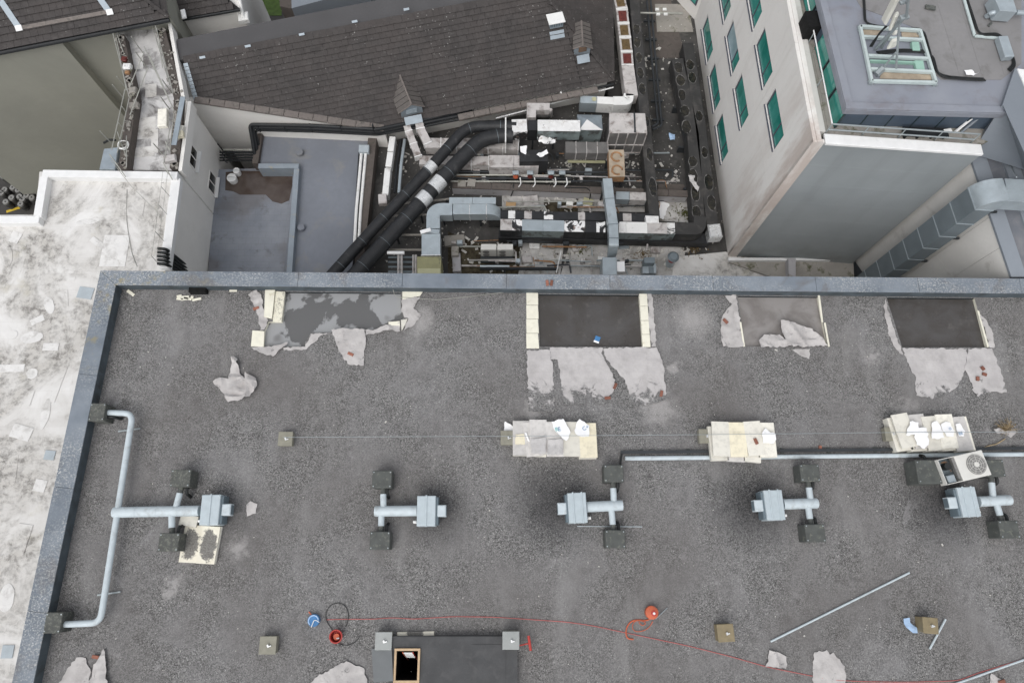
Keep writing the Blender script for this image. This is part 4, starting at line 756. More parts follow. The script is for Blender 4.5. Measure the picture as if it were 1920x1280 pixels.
# guard wires along the white roof's right curb
gw = thing('guard_rail', 'thin wire guard rail with leaning stanchions along the right edge of the white roof', 'guard rail', P(315, 400, WZ))
st = [(322, 333), (318, 368), (313, 402), (307, 452), (300, 498)]; tops = []
for u, v in st:
    a = P(u, v, -2.7); b = P(u-16, v-18, -1.9); tops.append((a, b)); MB().tube([a, b], .014, 6).build('stanchion', 'scaffold', gw)
for f in (.5, 1.): MB().tube([a.lerp(b, f) for a, b in tops], .008, 5).build('wire', 'scaffold', gw)
tag(MB().tube([P(208, 300, -1.9), P(245, 348, -2.6), P(297, 400, -2.6), P(305, 415, -2.6)], .012, 5).build('loose_wire', 'scaffold'), 'thin wire drooping diagonally across the white roof', 'wire'); tag(MB().tube(fillet([P(238, 355, WZ+.02), P(236, 410, WZ+.02), P(247, 475, WZ+.02), P(257, 500, WZ+.02)], .8), .012, 5).build('roof_cable', 'scaffold', None, True), 'thin grey cable curving down the white roof', 'cable')
# ================================================================== narrow white gangway roof between the buildings
gz = -3.0
gb = thing('gangway_building', 'narrow link building with a grimy white-painted walkway roof between dark brick parapets', 'building', P(280, 200, -14))
Lp = [(217, 62), (242, 180), (222, 318)]; Rp = [(305, 50), (340, 182), (333, 320)]; Rp2 = [(308, 0), (322, 82), (341, 184), (333, 322)]
base = [P(u, v, gz) for u, v in Lp]+[P(u, v, gz) for u, v in Rp[::-1]]
MB().prism(base, gz-.3, gz).build('walkway', 'grimy_white', gb)
wl = [P(u+1, v, gz) for u, v in Lp]+[P(333, 321, gz), P(341, 184, gz), P(322, 82, gz), P(305, -40, gz), P(212, -40, gz)]
MB().prism(wl, GZ, gz-.28).build('wall', 'render_wall', gb)
for pts, wd, z1 in ((((224, 66), (248, 182), (229, 316)), .38, gz+.5), (((300, 55), (335, 184), (327, 314)), .42, gz+.3)):
    for a, b in zip(pts, pts[1:]): curb(gb, P(*a, z1), P(*b, z1), wd, gz-.1, z1, 'brown_coping', 'parapet')
for a, b in (((306, -5), (321, 80)), ((321, 80), (340, 184)), ((352, 190), (334, 320))): curb(gb, P(*a, gz+.32)+V((.08, 0, 0)), P(*b, gz+.32)+V((.08, 0, 0)), .16, gz-.3, gz+.32, 'render_wall', 'edge_strip')
MB().prism([P(353, 191, gz), P(334, 320, gz), P(325, 320, gz), P(336, 186, gz)], GZ, gz+.1).build('side_wall', 'render_wall', gb)
for u, v, w_, h_ in ((268, 285, 1.0, .5), (262, 150, .5, .9), (275, 240, .8, 1.1), (290, 265, .3, 1.2), (283, 170, .5, .7), (258, 115, .5, .9)):
    MB().box(P(u, v, gz+.006+(v % 7)*.001), (w_, h_, .006), R(8)).build('patch', 'white_roof', gb)
# scaffold tubes on the gangway
sc = thing('scaffolding', 'rusty thin scaffold guard rails zigzagging along both sides of the gangway', 'scaffold', P(270, 200, gz))
zs = ZS(180, 0, 3.767)
def sb(a, b, za_=-2.1, zb_=-2.1, r=.022): MB().tube([P(*zs(*a), za_), P(*zs(*b), zb_)], r, 6).build('tube', 'scaffold', sc)
for (a, b, p, q) in (((120,240),(235,690),-2.0,-2.0),((140,245),(215,640),-2.4,-2.4),((205,630),(110,1060),-1.9,-1.9),((235,690),(150,1080),-2.3,-2.3),((340,370),(235,620),-1.9,-2.4),((365,480),(240,815),-1.9,-2.4),((340,330),(520,720),-2.0,-2.3),((420,185),(545,660),-2.0,-2.0),((400,190),(520,600),-2.4,-2.4),((380,400),(555,790),-1.9,-2.3),((525,890),(480,1150),-2.0,-2.0),((550,800),(520,1080),-2.3,-2.3),((185,755),(210,790),-2.0,-2.4),((160,870),(185,900),-2.0,-2.4),((150,930),(215,1110),-2.4,-2.4),((215,960),(215,1180),-2.2,-2.2),((490,1000),(520,1060),-2.2,-2.4),((475,1150),(540,1270),-2.2,-2.5),((150,250),(230,470),-2.3,-2.6),((430,200),(470,480),-2.1,-2.5),((95,1090),(210,1250),-2.2,-2.5)): sb(a, b, p, q)
for (u, v, h) in ((222,66,1.0),(240,170,1.0),(232,185,1.0),(210,270,1.0),(291,48,1.0),(322,175,1.0),(318,205,.9),(305,290,.9),(268,100,1.1),(276,128,1.1)):
    a = P(u, v, gz); MB().tube([a, a+V((0, 0, h))], .024, 6).build('post', 'scaffold', sc)
m = MB(); rc = random.Random(9)
for k in range(170):
    s = k % 2; f = rc.random(); pl_ = ((224, 66), (248, 182), (229, 316)) if s else ((300, 55), (335, 184), (327, 314)); g_ = f*2; i_ = min(1, int(g_)); a0, b0 = pl_[i_], pl_[i_+1]; fr_ = g_-i_
    q = P(a0[0]+(b0[0]-a0[0])*fr_+rc.gauss(0, 4), a0[1]+(b0[1]-a0[1])*fr_, gz+.52 if s else gz+.32); w_ = rc.uniform(.04, .2); m.box(q+V((0, 0, .02)), (w_, w_*rc.uniform(.4, 1), .05), rc.uniform(0, 3))
tag(stuff(m.build('parapet_rubble', 'concrete')), 'broken rubble lying along both gangway parapets', 'rubble')
zq = P(330, 225, -2.2); a, b = P(343, 182, -2.2), P(326, 272, -2.2); d = b-a
tag(MB().box((a+b)/2, (d.length, .22, .05), math.atan2(d.y, d.x), ch=.006).build('scaffold_plank', 'lead'), 'long pale blue plank lying on the right parapet of the gangway', 'plank')
q = P(231, 272, -2.35); tag(MB().tube([q+V((math.cos(2*math.pi*k/20)*.24, math.sin(2*math.pi*k/20)*.22, .03*math.sin(k))) for k in range(21)]+[q+V((math.cos(2*math.pi*k/20)*.2, math.sin(2*math.pi*k/20)*.19, .04)) for k in range(21)], .02, 6).build('cable_coil', 'white_paint', None, True), 'white cable coiled on the left parapet of the gangway', 'cable coil')
b = [P(*p, -2.9) for p in ((195, 279), (222, 276), (216, 318), (186, 318))]; th = thing('metal_box', 'pale galvanised metal box at the lower left end of the gangway', 'box', V((b[0].x, b[0].y, -3.8)))
MB().prism(b, -3.9, -2.9).build('body', 'galv', th, bevel=.02); MB().prism([p+(sum(b, V())/4-p)*.06 for p in b], -2.9, -2.88).build('lid', 'lead', th)
MB().tube(fillet([P(195, 268, -3.2), P(205, 262, -2.9), P(217, 263, -2.9)], .2), .05, 8).build('bracket', 'rubber', th, True)
for i, (u, v, w_, h_, mt, nm_) in enumerate(((237, 124, .35, .3, 'white_paint', 'white can on the left parapet of the gangway'), (232, 110, .25, .25, 'rust_red', 'dark red can on the left parapet of the gangway'), (238, 135, .2, .16, 'rust', 'rusty tin on the left parapet below the white can'), (248, 168, .3, .3, 'concrete', 'grey block on the left parapet of the gangway'), (250, 196, .4, .25, 'concrete', 'grey block at the bend of the left gangway parapet'), (338, 240, .22, .3, 'board_cream', 'cream box on the right parapet of the gangway'), (337, 250, .26, .28, 'board_yellow', 'yellowish box below the cream one on the right gangway parapet'), (317, 296, .5, .3, 'dirty_white', 'dirty white bundle at the lower right end of the gangway'), (304, 220, .4, .9, 'board_cream', 'long cream slab on the walkway beside the blue plank'))):
    q = P(u, v, -2.4); tag(MB().box(q-V((0, 0, .1)), (w_, h_, .24), R(random.uniform(-15, 15)), ch=.03).build('parapet_clutter', mt), nm_, 'clutter', 'odds and ends on the gangway')
# ================================================================== tile-covered roofs
tm = None
def tile_roof(par, roofname, p0, e, up, poly, gw_, gl, nmax, mat='tile', rowjit=.003):
    """courses of tiles in the frame (e along the eave, up the slope); poly in that frame"""
    global tm
    n = e.cross(up).normalized(); base = MB(); pts = [p0+e*x+up*y for x, y in poly]
    base.add([q-n*.03 for q in pts]+[q-n*.12 for q in pts], [list(range(len(pts))), list(range(len(pts), 2*len(pts)))[::-1]]+[[i, i+len(pts), (i+1) % len(pts)+len(pts), (i+1) % len(pts)] for i in range(len(pts))])
    rf = base.build(roofname, 'tile_base', par)
    fm = Matrix((e, up, n)).transposed()
    if tm is None or True:
        t_, l_ = .02, gl*1.25
        me = bpy.data.meshes.new('tile'); w2 = gw_/2-.003
        me.from_pydata([(-w2, 0, .06), (w2, 0, .06), (w2, l_, -.004), (-w2, l_, -.004), (-w2, .01, .034), (w2, .01, .034), (w2, l_, -.026), (-w2, l_, -.026)], [], [[0,1,2,3],[7,6,5,4],[4,5,1,0],[5,6,2,1],[6,7,3,2],[7,4,0,3]]); me.materials.append(MAT[mat])
    x0, x1 = min(p[0] for p in poly), max(p[0] for p in poly); y0, y1 = min(p[1] for p in poly), max(p[1] for p in poly)
    spots = []; j = 0; y = y0
    while y < y1:
        x = x0-(gw_/2 if j % 2 else 0)
        while x < x1+gw_:
            if inpoly(x, y+gl*.5, poly): spots.append((x+random.uniform(-.003, .003), y+random.uniform(-.008, .008)))
            x += gw_
        y += gl; j += 1
    oo = WL[rf.as_pointer()]
    def dist(s): q = p0+e*s[0]+up*s[1]; return (q-V((0, 0, CAMH))).length
    spots.sort(key=dist)
    for s in spots[:nmax]:
        ob = bpy.data.objects.new('tile', me); C.objects.link(ob); ob.parent = rf
        m = fm@Matrix.Rotation(random.uniform(-.006, .006), 3, 'Z'); ob.matrix_local = m.to_4x4(); ob.location = p0+e*s[0]+up*s[1]-oo+n*random.uniform(0, rowjit)
    if spots[nmax:]:
        mm = MB()
        for s in spots[nmax:]:
            q = p0+e*s[0]+up*s[1]+n*random.uniform(0, rowjit); mm.add([q+fm@v.co for v in me.vertices], [list(p.vertices) for p in me.polygons])
        stuff(mm.build('tile_field', mat, par))
    return rf, n
def frame2(p0, e, up): return lambda q: ((q-p0).dot(e), (q-p0).dot(up))
# --- the big slate-grey roof in the middle
ZE = -5.5; a = P(715, 240, ZE); c_ = P(1151, 152, ZE); e = (c_-a).normalized(); inn = V((-e.y, e.x, 0)); pt = R(35); up = inn*math.cos(pt)+V((0, 0, math.sin(pt))); nn = e.cross(up).normalized()
F = frame2(a, e, up); sp = lambda u, v: F(PL(u, v, a, nn))
ridge_y = sp(600, 65)[1]
pl, pr = sp(370, 187), sp(1151, 150); hipdir = None
g_ = P(1148, 0, ZE); e2 = (g_-c_).normalized()                       # right-hand eave
bis = ((a-c_).normalized()+e2).normalized(); cs = abs(bis.dot(inn)); hp = c_+bis*(ridge_y*math.cos(pt)/cs); hp.z = a.z+ridge_y*math.sin(pt)
slb = thing('slate_roof_house', 'old house with a long dark brown-grey tiled roof and a flat grey top', 'house', V((-4, 23, -14)))
poly = [(0, 0), F(c_), F(hp), (sp(346, 119)[0], ridge_y), pl]
tile_roof(slb, 'roof_slope', a, e, up, poly, .30, .262, 300)
hpl = F(hp); 
# hip end slope
n2 = V((-e2.y, e2.x, 0)); w_hip = (hp-c_).dot(n2)
top2 = hp+e2*7; hs_ = [c_, c_+e2*9, hp+e2*9-V((0, 0, 0)), hp]
uph = (hp-(c_+e2*((hp-c_).dot(e2)))).normalized(); e2n = e2
polyh = [(0, 0), ((9), 0), ((hp+e2*7-c_).dot(e2), (hp-c_).dot(uph)), ((hp-c_).dot(e2), (hp-c_).dot(uph))]
tile_roof(slb, 'hip_slope', c_, e2, uph, polyh, .30, .262, 60)
# ridge and hip tiles, flat top, walls
zr = hp.z
rl = a+e*sp(346, 119)[0]+up*ridge_y
MB().prism([rl+V((-.3, .0, 0)), hp, hp+inn*1.5+V((.3, 0, 0)), rl+inn*1.2+V((-.2, 0, 0))], zr-.4, zr-.02).build('flat_top', 'felt_flat', slb)
d = hp-c_
for k in range(14): q = c_+d*((k+.5)/14); MB().box(q+V((0, 0, .05)), (d.length/14*1.02, .13, .035), rot=d.to_track_quat('X', 'Z').to_matrix()).build('hip_tile', 'tile', slb)
MB().prism([a+V((0, .2, 0))+inn*.2, c_+inn*.3-e*.2, c_+e2*5-V((.2, 0, 0)), hp+inn*1.45, rl+inn*1.15, PL(370, 187, a, nn)+V((0, .15, 0))], GZ, ZE-.12).build('wall', 'render_wall', slb)
for u, v in ((465, 87), (566, 65), (665, 41), (762, 18), (380, 108)):
    q = PL(u, v, a, nn); MB().box(q+nn*.04, (.26, .10, .04), rot=Matrix((e, up, nn)).transposed()).build('ridge_clip', 'lead', slb)
# sloping verge coping of separate stones, and the wall under it
v0, v1 = PL(366, 187, a, nn), a+V((.15, -.02, 0)); d = v1-v0; nst = 13; sn = V((d.y, -d.x, 0)).normalized()
for k in range(nst):
    q = v0+d*((k+.5)/nst); m3 = d.to_track_quat('X', 'Z').to_matrix(); MB().box(q+V((0, 0, .06+random.uniform(0, .012)))+sn*.05, (d.length/nst-.02, .34, .12), rot=m3, ch=.01).build('coping_stone', 'ridge_stone', slb)
m = MB(); w0_, w1_ = v0+sn*.1-d*.06, v1+sn*.1
m.add([w0_-V((0, 0, .02)), w1_-V((0, 0, .02)), V((w1_.x, w1_.y, -8)), V((w0_.x, w0_.y, -8))]+[p-sn*.2 for p in (w0_-V((0, 0, .02)), w1_-V((0, 0, .02)), V((w1_.x, w1_.y, -8)), V((w0_.x, w0_.y, -8)))], [[0,1,2,3],[7,6,5,4],[4,5,1,0],[5,6,2,1],[6,7,3,2],[7,4,0,3]]); m.build('gable_wall', 'render_wall', slb)
# verge against the neighbour wall, lead soakers
v2 = PL(346, 119, a, nn)
for k in range(10): q = v0.lerp(v2, (k+.5)/10); MB().box(q+nn*.05+e*.05, (.2, (v2-v0).length/10-.02, .03), rot=Matrix((e, up, nn)).transposed()).build('soaker', 'lead', slb)
seam0, seam1 = PL(1090, 160, a, nn), PL(1055, 25, a, nn); MB().tube([seam0+nn*.03, seam1+nn*.03], .02, 5).build('seam', 'tile_base', slb)
# gutter board and stone ledge along the eave
ge = thing('eave_gutter', 'weathered stone gutter ledge with a thin pale pipe below the long tiled roof', 'gutter', a+V((6, 0, -.3)))
for k in range(9):
    q = a+e*(4.2+k*.8); MB().box(q-inn*.2+V((0, 0, -.16)), (.78, .34, .16), math.atan2(e.y, e.x), ch=.015).build('ledge_stone', 'ridge_stone', ge)
MB().tube([P(930, 222, -5.9), P(1150, 164, -5.9)], .035, 8).build('pale_pipe', 'white_curb', ge, True); MB().tube([P(895, 219, -5.75), P(1150, 158, -5.75)], .07, 8).build('gutter', 'gutter_black', ge, True)
MB().tube([P(1052, 184, -5.8), P(1052, 170, -5.5)], .05, 8).build('vent_stub', 'white_curb', ge, True)
# dormers on the slope
def dormer(label, apex_b, apex_f, lf, rf_, orange):
    A_ = PL(*apex_b, a, nn); hgt = .85 if not orange else .7; Fm = PL(*apex_f, a+nn*hgt, nn); Lf, Rf = PL(*lf, a+nn*.42, nn), PL(*rf_, a+nn*.42, nn)
    th = thing('roof_dormer', label, 'dormer', (Lf+Rf)/2-V((0, 0, .1)), 'vent dormers on the tiled roof')
    for s, X in ((1, Lf), (-1, Rf)):
        Xb = A_+(X-Fm)*.9-nn*.05; n_ = ((Fm-A_).cross(X-A_)).normalized()*.02
        if n_.z < 0: n_ = -n_
        q4 = [A_, Fm, X, Xb]; m = MB(); m.add([p+n_ for p in q4]+[p-n_ for p in q4], [[0,1,2,3],[7,6,5,4],[4,5,1,0],[5,6,2,1],[6,7,3,2],[7,4,0,3]]); side = m.build('roof_side', 'dormer_tile', th)
        for k in range(1, 6):
            f = k/6; MB().tube([A_.lerp(Fm, f)+n_*1.4, Xb.lerp(X, f)+n_*1.4], .012, 4).build('batten', 'tile_base', side)
        MB().tube([Fm+n_*1.5, X+n_*1.5], .03, 5).build('verge', 'ridge_stone', side)
    MB().tube([A_+V((0, 0, .03)), Fm+V((0, 0, .03))], .045, 6).build('ridge', 'ridge_stone', th)
    back = inn*.05; fr = MB(); cm_ = (Lf+Rf)/2; Lf, Rf = cm_+(Lf-cm_)*.82, cm_+(Rf-cm_)*.82; bl, br_ = Lf-V((0, 0, .5)), Rf-V((0, 0, .5))
    f3 = [Fm+back, Lf+back, bl+back, br_+back, Rf+back]; fr.add(f3+[p+inn*.1 for p in f3], [[0,1,2,3,4],[9,8,7,6,5]]); face = fr.build('front', 'lead', th)
    cen = (Lf+Rf)/2+back-inn*.03-V((0, 0, .05)); wd = (Lf-Rf).length
    MB().box(cen, (wd*.5, .04, .3), math.atan2(e.y, e.x)).build('louvre', 'rust' if orange else 'lead', face)
    for k in range(4): MB().box(cen-inn*.03+V((0, 0, -.12+k*.08)), (wd*.5, .02, .025), math.atan2(e.y, e.x)).build('slat', 'brown_coping' if orange else 'galv', face)
    ap = (bl+br_)/2-inn*.18; MB().box(ap+nn*.1, (wd*.8, .38, .02), rot=Matrix((e, up, nn)).transposed()).build('apron', 'lead', th)
dormer('larger vent dormer with blue-grey front near the lower left end of the tiled roof', (750, 142), (772, 197), (747, 214), (796, 201), False)
dormer('small vent dormer with an orange louvre near the right hip of the tiled roof', (1090, 40), (1093, 87), (1075, 93), (1111, 92), True)
q = PL(1041, 45, a, nn); m3 = Matrix((e, up, nn)).transposed(); th = thing('roof_vent', 'small white box vent with a lead apron high on the tiled roof', 'roof vent', q)
MB().box(q+V((0, 0, .16)), (.66, .5, .34), math.atan2(e.y, e.x), ch=.01).build('body', 'lead', th); MB().box(q+V((0, 0, .36)), (.82, .62, .07), math.atan2(e.y, e.x), ch=.015).build('cap', 'white_paint', th, bevel=.01)
MB().box(q-up*.5+nn*.045, (.72, .36, .02), rot=m3).build('apron', 'lead', th)
for k in range(5): MB().box(q+V((0, 0, .2))-inn*.26+e*(-.24+k*.12), (.06, .02, .16), math.atan2(e.y, e.x)).build('louvre_slot', 'fan_dark', th)
# --- tall grey building with tiled roof, upper left
TZ = -2.0; ta, tc = P(0, 95, TZ), P(316, 34, TZ); te = (tc-ta).normalized(); tin = V((-te.y, te.x, 0)); tp_ = R(28); tup = tin*math.cos(tp_)+V((0, 0, math.sin(tp_))); tn = te.cross(tup).normalized()
tb = thing('tall_grey_house', 'tall grey rendered house with brown tiled roof in the upper left corner', 'house', V((-20, 24, -14)))
FT = frame2(ta, te, tup); s2 = lambda u, v: FT(PL(u, v, ta, tn))
L2 = (tc-ta).length
tile_roof(tb, 'roof_slope', ta, te, tup, [(-3, 0), (L2, 0), (L2-3.4, 4.2), (-3, 4.2)], .32, .30, 300)
hipe = ta+te*(L2-3.4)+tup*4.2; d = hipe-tc
for k in range(12): q = tc+d*((k+.5)/12); MB().box(q+V((0, 0, .05)), (d.length/12*1.02, .14, .04), rot=d.to_track_quat('X', 'Z').to_matrix()).build('hip_tile', 'tile', tb)
e3 = (P(310, 0, TZ)-tc); e3.z = 0; e3 = e3.normalized(); uph3 = (hipe-(tc+e3*((hipe-tc).dot(e3)))).normalized()
tile_roof(tb, 'hip_slope', tc, e3, uph3, [(0, 0), (6, 0), (6, (hipe-tc).dot(uph3)), ((hipe-tc).dot(e3), (hipe-tc).dot(uph3))], .32, .30, 60)
MB().tube([ta-te*3-tin*.06+V((0, 0, -.08)), tc-tin*.06+V((0, 0, -.08))], .09, 8).build('gutter', 'gutter_black', tb, True)
# lead-edged raised panel on that roof
def roofstrip(p, q, wd, mat, nm_, h=.05):
    A_, B2 = PL(*p, ta, tn), PL(*q, ta, tn); d = B2-A_; MB().box((A_+B2)/2+tn*.05, (d.length, wd, h), rot=Matrix((d.normalized(), tn.cross(d.normalized()), tn)).transposed()).build(nm_, mat, tb)
roofstrip((42, 53), (206, 23), .16, 'ridge_stone', 'lead_kerb'); roofstrip((2, 2), (36, 52), .26, 'lead', 'lead_flashing', .03); roofstrip((186, -5), (206, 24), .26, 'lead', 'lead_flashing', .03)
for p in ((37, 54), (207, 24)): q = PL(*p, ta, tn); MB().box(q+tn*.08, (.28, .24, .05), rot=Matrix((te, tup, tn)).transposed()).build('lead_cap', 'white_curb', tb)
# wall in three facets: the middle one stands forward
def vw(u, v): q = P(u, v, TZ); return V((q.x, q.y, 0))
fA, fB, fC = vw(15, 92), vw(107, 74), vw(222, 52)
back = tin*.25
m = MB(); pts = [ta-te*6+tin*.5, fA+back*.7, fB+back*.7-tin*.05, fB+back*.7+tin*.45, fC+back+tin*.45, tc+tin*.3, tc+tin*8, ta+tin*8-te*6]
m.prism(pts, GZ, TZ-.08).build('wall', 'tall_wall', tb)
# second tiled roof at the top edge and its pale wall
ub = thing('back_house', 'small grey house with a dark tiled roof at the top edge beside the gangway', 'house', V((-13, 27, -14)))
UZ = -3.9; ua, uc = P(333, 36, UZ), P(449, 16, UZ); ue = (uc-ua).normalized(); uin = V((-ue.y, ue.x, 0)); uup = uin*math.cos(R(30))+V((0, 0, .5)); lu = (uc-ua).length
tile_roof(ub, 'roof_slope', ua, ue, uup, [(0, 0), (lu, 0), (lu-1.2, 1.5), (lu-1.2, 3), (0, 3)], .32, .30, 120)
MB().prism([ua+uin*.15, uc+uin*.15, uc+uin*6, ua+uin*6], GZ, UZ-.1).build('wall', 'render_wall', ub)
MB().tube([ua-uin*.05+V((0, 0, -.05)), uc-uin*.05+V((0, 0, -.05))], .07, 8).build('gutter', 'gutter_black', ub, True)
q = P(344, 27, -3.4); tag(MB().box(q, (.22, .5, .18), .3, ch=.05).build('white_vent', 'paper'), 'small white vent on the tiled roof at the top edge beside the gangway', 'vent')
th = thing('white_downpipe', 'white downpipe with a box end at the corner of the small back house', 'downpipe', P(457, 34, -4.4)); MB().tube([P(447, -10, -3.8), P(456, 34, -4.4)], .09, 8).build('pipe', 'white_paint', th, True); MB().box(P(457, 34, -4.5), (.5, .5, .3), .2, ch=.04).build('hopper', 'white_paint', th)
bk = thing('grey_back_wall', 'pale grey flat-roofed block at the top edge behind the long tiled roof', 'building', P(600, -20, -14))
MB().prism(XY(((547, 16), (690, -22), (690, -140), (540, -140)), -4.2), GZ, -4.2).build('block', 'clad_grey', bk); MB().prism(XY(((525, 12), (548, 17), (542, -60), (518, -60)), -6), GZ, -6).build('side_wall', 'brown_coping', bk)
# ================================================================== yard with beer kegs
ky = [(10,310),(19,317),(17,327),(31,333),(36,322),(45,340),(33,345),(48,347),(24,352),(34,357),(44,358),(53,358),(50,367),(37,369),(42,374),(22,371),(11,379),(39,383),(3,362),(9,356),(60,371),(64,358),(57,350),(5,330)]
for i, (u, v) in enumerate(ky):
    q = P(u, v, GZ+.55)
    th = thing('beer_keg', 'steel beer keg standing in the yard behind the white roof', 'keg', (q.x, q.y, GZ), 'kegs in the yard')
    MB().tube([V((q.x, q.y, GZ+z)) for z in (0, .06, .1, .28, .3, .48, .52, .58)], [.2, .2, .19, .2, .21, .2, .19, .19], 14).build('barrel', 'asphalt', th, True)
    MB().tube([V((q.x, q.y, GZ+.53)), V((q.x, q.y, GZ+.62))], .2, 14, cap=False).build('rim', 'keg', th, True); MB().disc(V((q.x, q.y, GZ+.585)), .17, .17, .02, 12).build('head', 'keg', th); MB().disc(V((q.x, q.y, GZ+.605)), .04, .04, .03, 8).build('valve', 'rubber', th)
a_, b_ = P(12, 397, GZ+.006), P(40, 388, GZ+.006); d = b_-a_; o = struct(MB().box((a_+b_)/2, (d.length, .16, .008), math.atan2(d.y, d.x)).build('yard_marking', 'yellow_paint'))
# ================================================================== low blue-grey roofs
DK = -7.0
la = thing('low_wet_roof', 'low blue-grey flat roof half covered by a brown puddle', 'building', P(470, 420, -14))
pa_ = [P(404, 318, DK), P(558, 314, DK), P(541, 540, DK), P(388, 540, DK)]
MB().prism(pa_, GZ, DK).build('roof_surface', 'deck_wet', la)
zq = ZS(380, 230, 4.74)
MB().prism(XY([zq(*p) for p in ((205,440),(330,428),(720,432),(800,425),(795,560),(770,690),(700,720),(620,700),(560,640),(330,640),(270,610),(200,600))], DK+.01), DK-.01, DK+.012).build('puddle', 'puddle', la)
lb = thing('low_dry_roof', 'low plain blue-grey flat roof with round vents between the wet roof and the plant deck', 'building', P(610, 400, -14))
DB = -6.55
MB().prism([P(484, 245, DB), P(694, 250, DB), P(655, 540, DB), P(528, 540, DB), P(556, 312, DB), P(480, 308, DB)], GZ, DB).build('roof_surface', 'deck_blue', lb)
for a, b in (((484, 311), (560, 311)), ((556, 316), (540, 540))): curb(lb, P(*a, -6.2), P(*b, -6.2), .26, DK, -6.2, 'blue_kerb', 'kerb')
curb(lb, P(699, 250, -6.25), P(668, 540, -6.25), .42, DK, -6.25, 'brown_coping', 'coping_wall'); curb(lb, P(487, 246, -6.3), P(478, 306, -6.3), .3, DK, -6.3, 'brown_coping', 'coping_wall'); curb(lb, P(486, 243, -6.3), P(692, 250, -6.3), .12, DK, -6.3, 'white_curb', 'flashing')
for u, v, r_ in ((563, 289, .19), (512, 252, .13), (566, 429, .19)):
    q = P(u, v, DB); MB().tube([q, q+V((0, 0, .12)), q+V((0, 0, .14)), q+V((0, 0, .2))], [r_*.8, r_*.8, r_, r_*.9], 16).build('roof_vent', 'deck_blue', lb, True)
th = thing('white_pipes', 'pair of long white-wrapped pipes running down the right side of the dry blue-grey roof', 'pipes', P(674, 400, DB))
for k in (-4, 4): MB().tube(fillet([P(682+k, 285, -6.2), P(672+k, 395, -6.2), P(668+k, 470, -6.2)], .3), .075, 8).build('pipe', 'white_paint', th, True)
q = P(682, 278, -6.0); MB().box(q-V((0, 0, .2)), (.5, .4, .4), 0, ch=.02).build('box', 'blue_patch', th); MB().tube([P(676, 240+40, -6.3), P(664, 480, -6.4)], .1, 6).build('backing', 'gutter_black', th)
# black pipes in front of the gable wall and the railing below
th = thing('black_pipe_run', 'run of black pipes along the top edge of the low blue-grey roofs', 'pipes', P(590, 240, -6))
for k, (z, r_) in enumerate(((-5.9, .09), (-5.9, .09), (-6.1, .06))):
    wp_ = lambda u, v: PL(u, v, w0_+sn*(.14+.0*k), sn)
    MB().tube(fillet([P(478+k*4, 292-k*8, -6.4), wp_(468+k*5, 234+k*5), wp_(590, 236+k*5.5), wp_(708, 243+k*5), P(885, 206+k*7, -5.75)], .2), r_, 8).build('pipe', 'gutter_black', th, True)
for u in (486, 535, 583, 640, 700): MB().box(PL(u, 240, w0_+sn*.12, sn), (.05, .16, .5), 0).build('clip', 'gutter_black', th)
th = thing('black_railing', 'black horizontal railings and pipes in the corner above the brown puddle', 'railing', P(445, 290, DK))
for k in range(5): MB().tube([P(412, 281+k*5, -6.3-.1*k), P(476, 281+k*5, -6.3-.1*k)], .05, 6).build('bar', 'gutter_black' if k else 'scaffold', th)
for k in range(3): MB().tube([P(408+k*4, 270+k*12, -5.8), P(418+k*4, 282+k*12, -6.3)], .03, 6).build('bracket', 'gutter_black', th)
for u, v, r_, nm_ in ((434, 333, .24, 'larger white tub by the wall beside the brown puddle'), (443, 320, .17, 'smaller white tub by the wall beside the brown puddle')):
    q = P(u, v, DK+.35); th = thing('plastic_tub', nm_, 'tub', (q.x, q.y, DK), 'white tubs in the wet corner'); MB().tube([V((q.x, q.y, DK)), V((q.x, q.y, DK+.33)), V((q.x, q.y, DK+.36))], [r_*.85, r_, r_*.97], 16).build('body', 'white_paint', th, True); MB().tube([V((q.x+math.cos(k*.4)*r_*.9, q.y, DK+.36+math.sin(k*.4)*.05)) for k in range(9)], .012, 5).build('handle', 'steel', th)
# ================================================================== plant deck
DK2 = DK-.02
pd = struct(MB().prism([P(690, 250, DK2), V((-6.1, 20.4, 0)), V((5.5, 23.2, 0)), V((5.4, 34, 0)), V((11.5, 34, 0)), V((11.5, 10.3, 0)), P(655, 545, DK2)], GZ, DK2).build('plant_deck', 'plant_deck'))
def patch(pts, mat, nm='screed_patch', h=.012, z=DK2):
    o = MB().prism(XY(pts, z+h), z-.01, z+h).build(nm, mat, pd); return o
zp = ZS(720, 350, 5.333); zq2 = ZS(1050, 350, 5.333); zt = ZS(1020, 180, 5.333); zu = ZS(720, 180, 5.333)
patch([zp(*p) for p in ((640,450),(900,560),(1400,570),(1400,900),(640,900))], 'moss_floor'); patch([zp(*p) for p in ((1390,560),(1800,560),(1760,900),(1340,900))], 'screed', h=.02)
patch([zq2(*p) for p in ((100,560),(600,580),(1240,600),(1260,900),(0,900))], 'screed', h=.024); patch([zq2(*p) for p in ((1150,700),(1660,650),(1900,760),(1900,900),(1120,900))], 'white_roof', h=.03)
patch([zq2(*p) for p in ((980,60),(1260,60),(1290,360),(990,340))], 'screed', h=.02); patch([zt(*p) for p in ((0,1040),(330,1050),(340,1150),(0,1160))], 'moss_floor', h=.03); patch([zt(*p) for p in ((340,950),(1010,960),(1020,1160),(340,1150))], 'screed', h=.02)
patch([zt(*p) for p in ((1140,880),(1400,880),(1420,960),(1140,960))], 'brown_coping', h=.15, nm='step'); patch([zu(*p) for p in ((1180,960),(1920,960),(1920,1140),(1180,1140))], 'screed', h=.018)
patch([(1220,110),(1285,108),(1258,0),(1215,-20)], 'brown_coping', nm='felt_patch', h=.02); patch([(1228,8),(1290,8),(1300,60),(1232,60)], 'concrete', nm='felt_patch', h=.03)
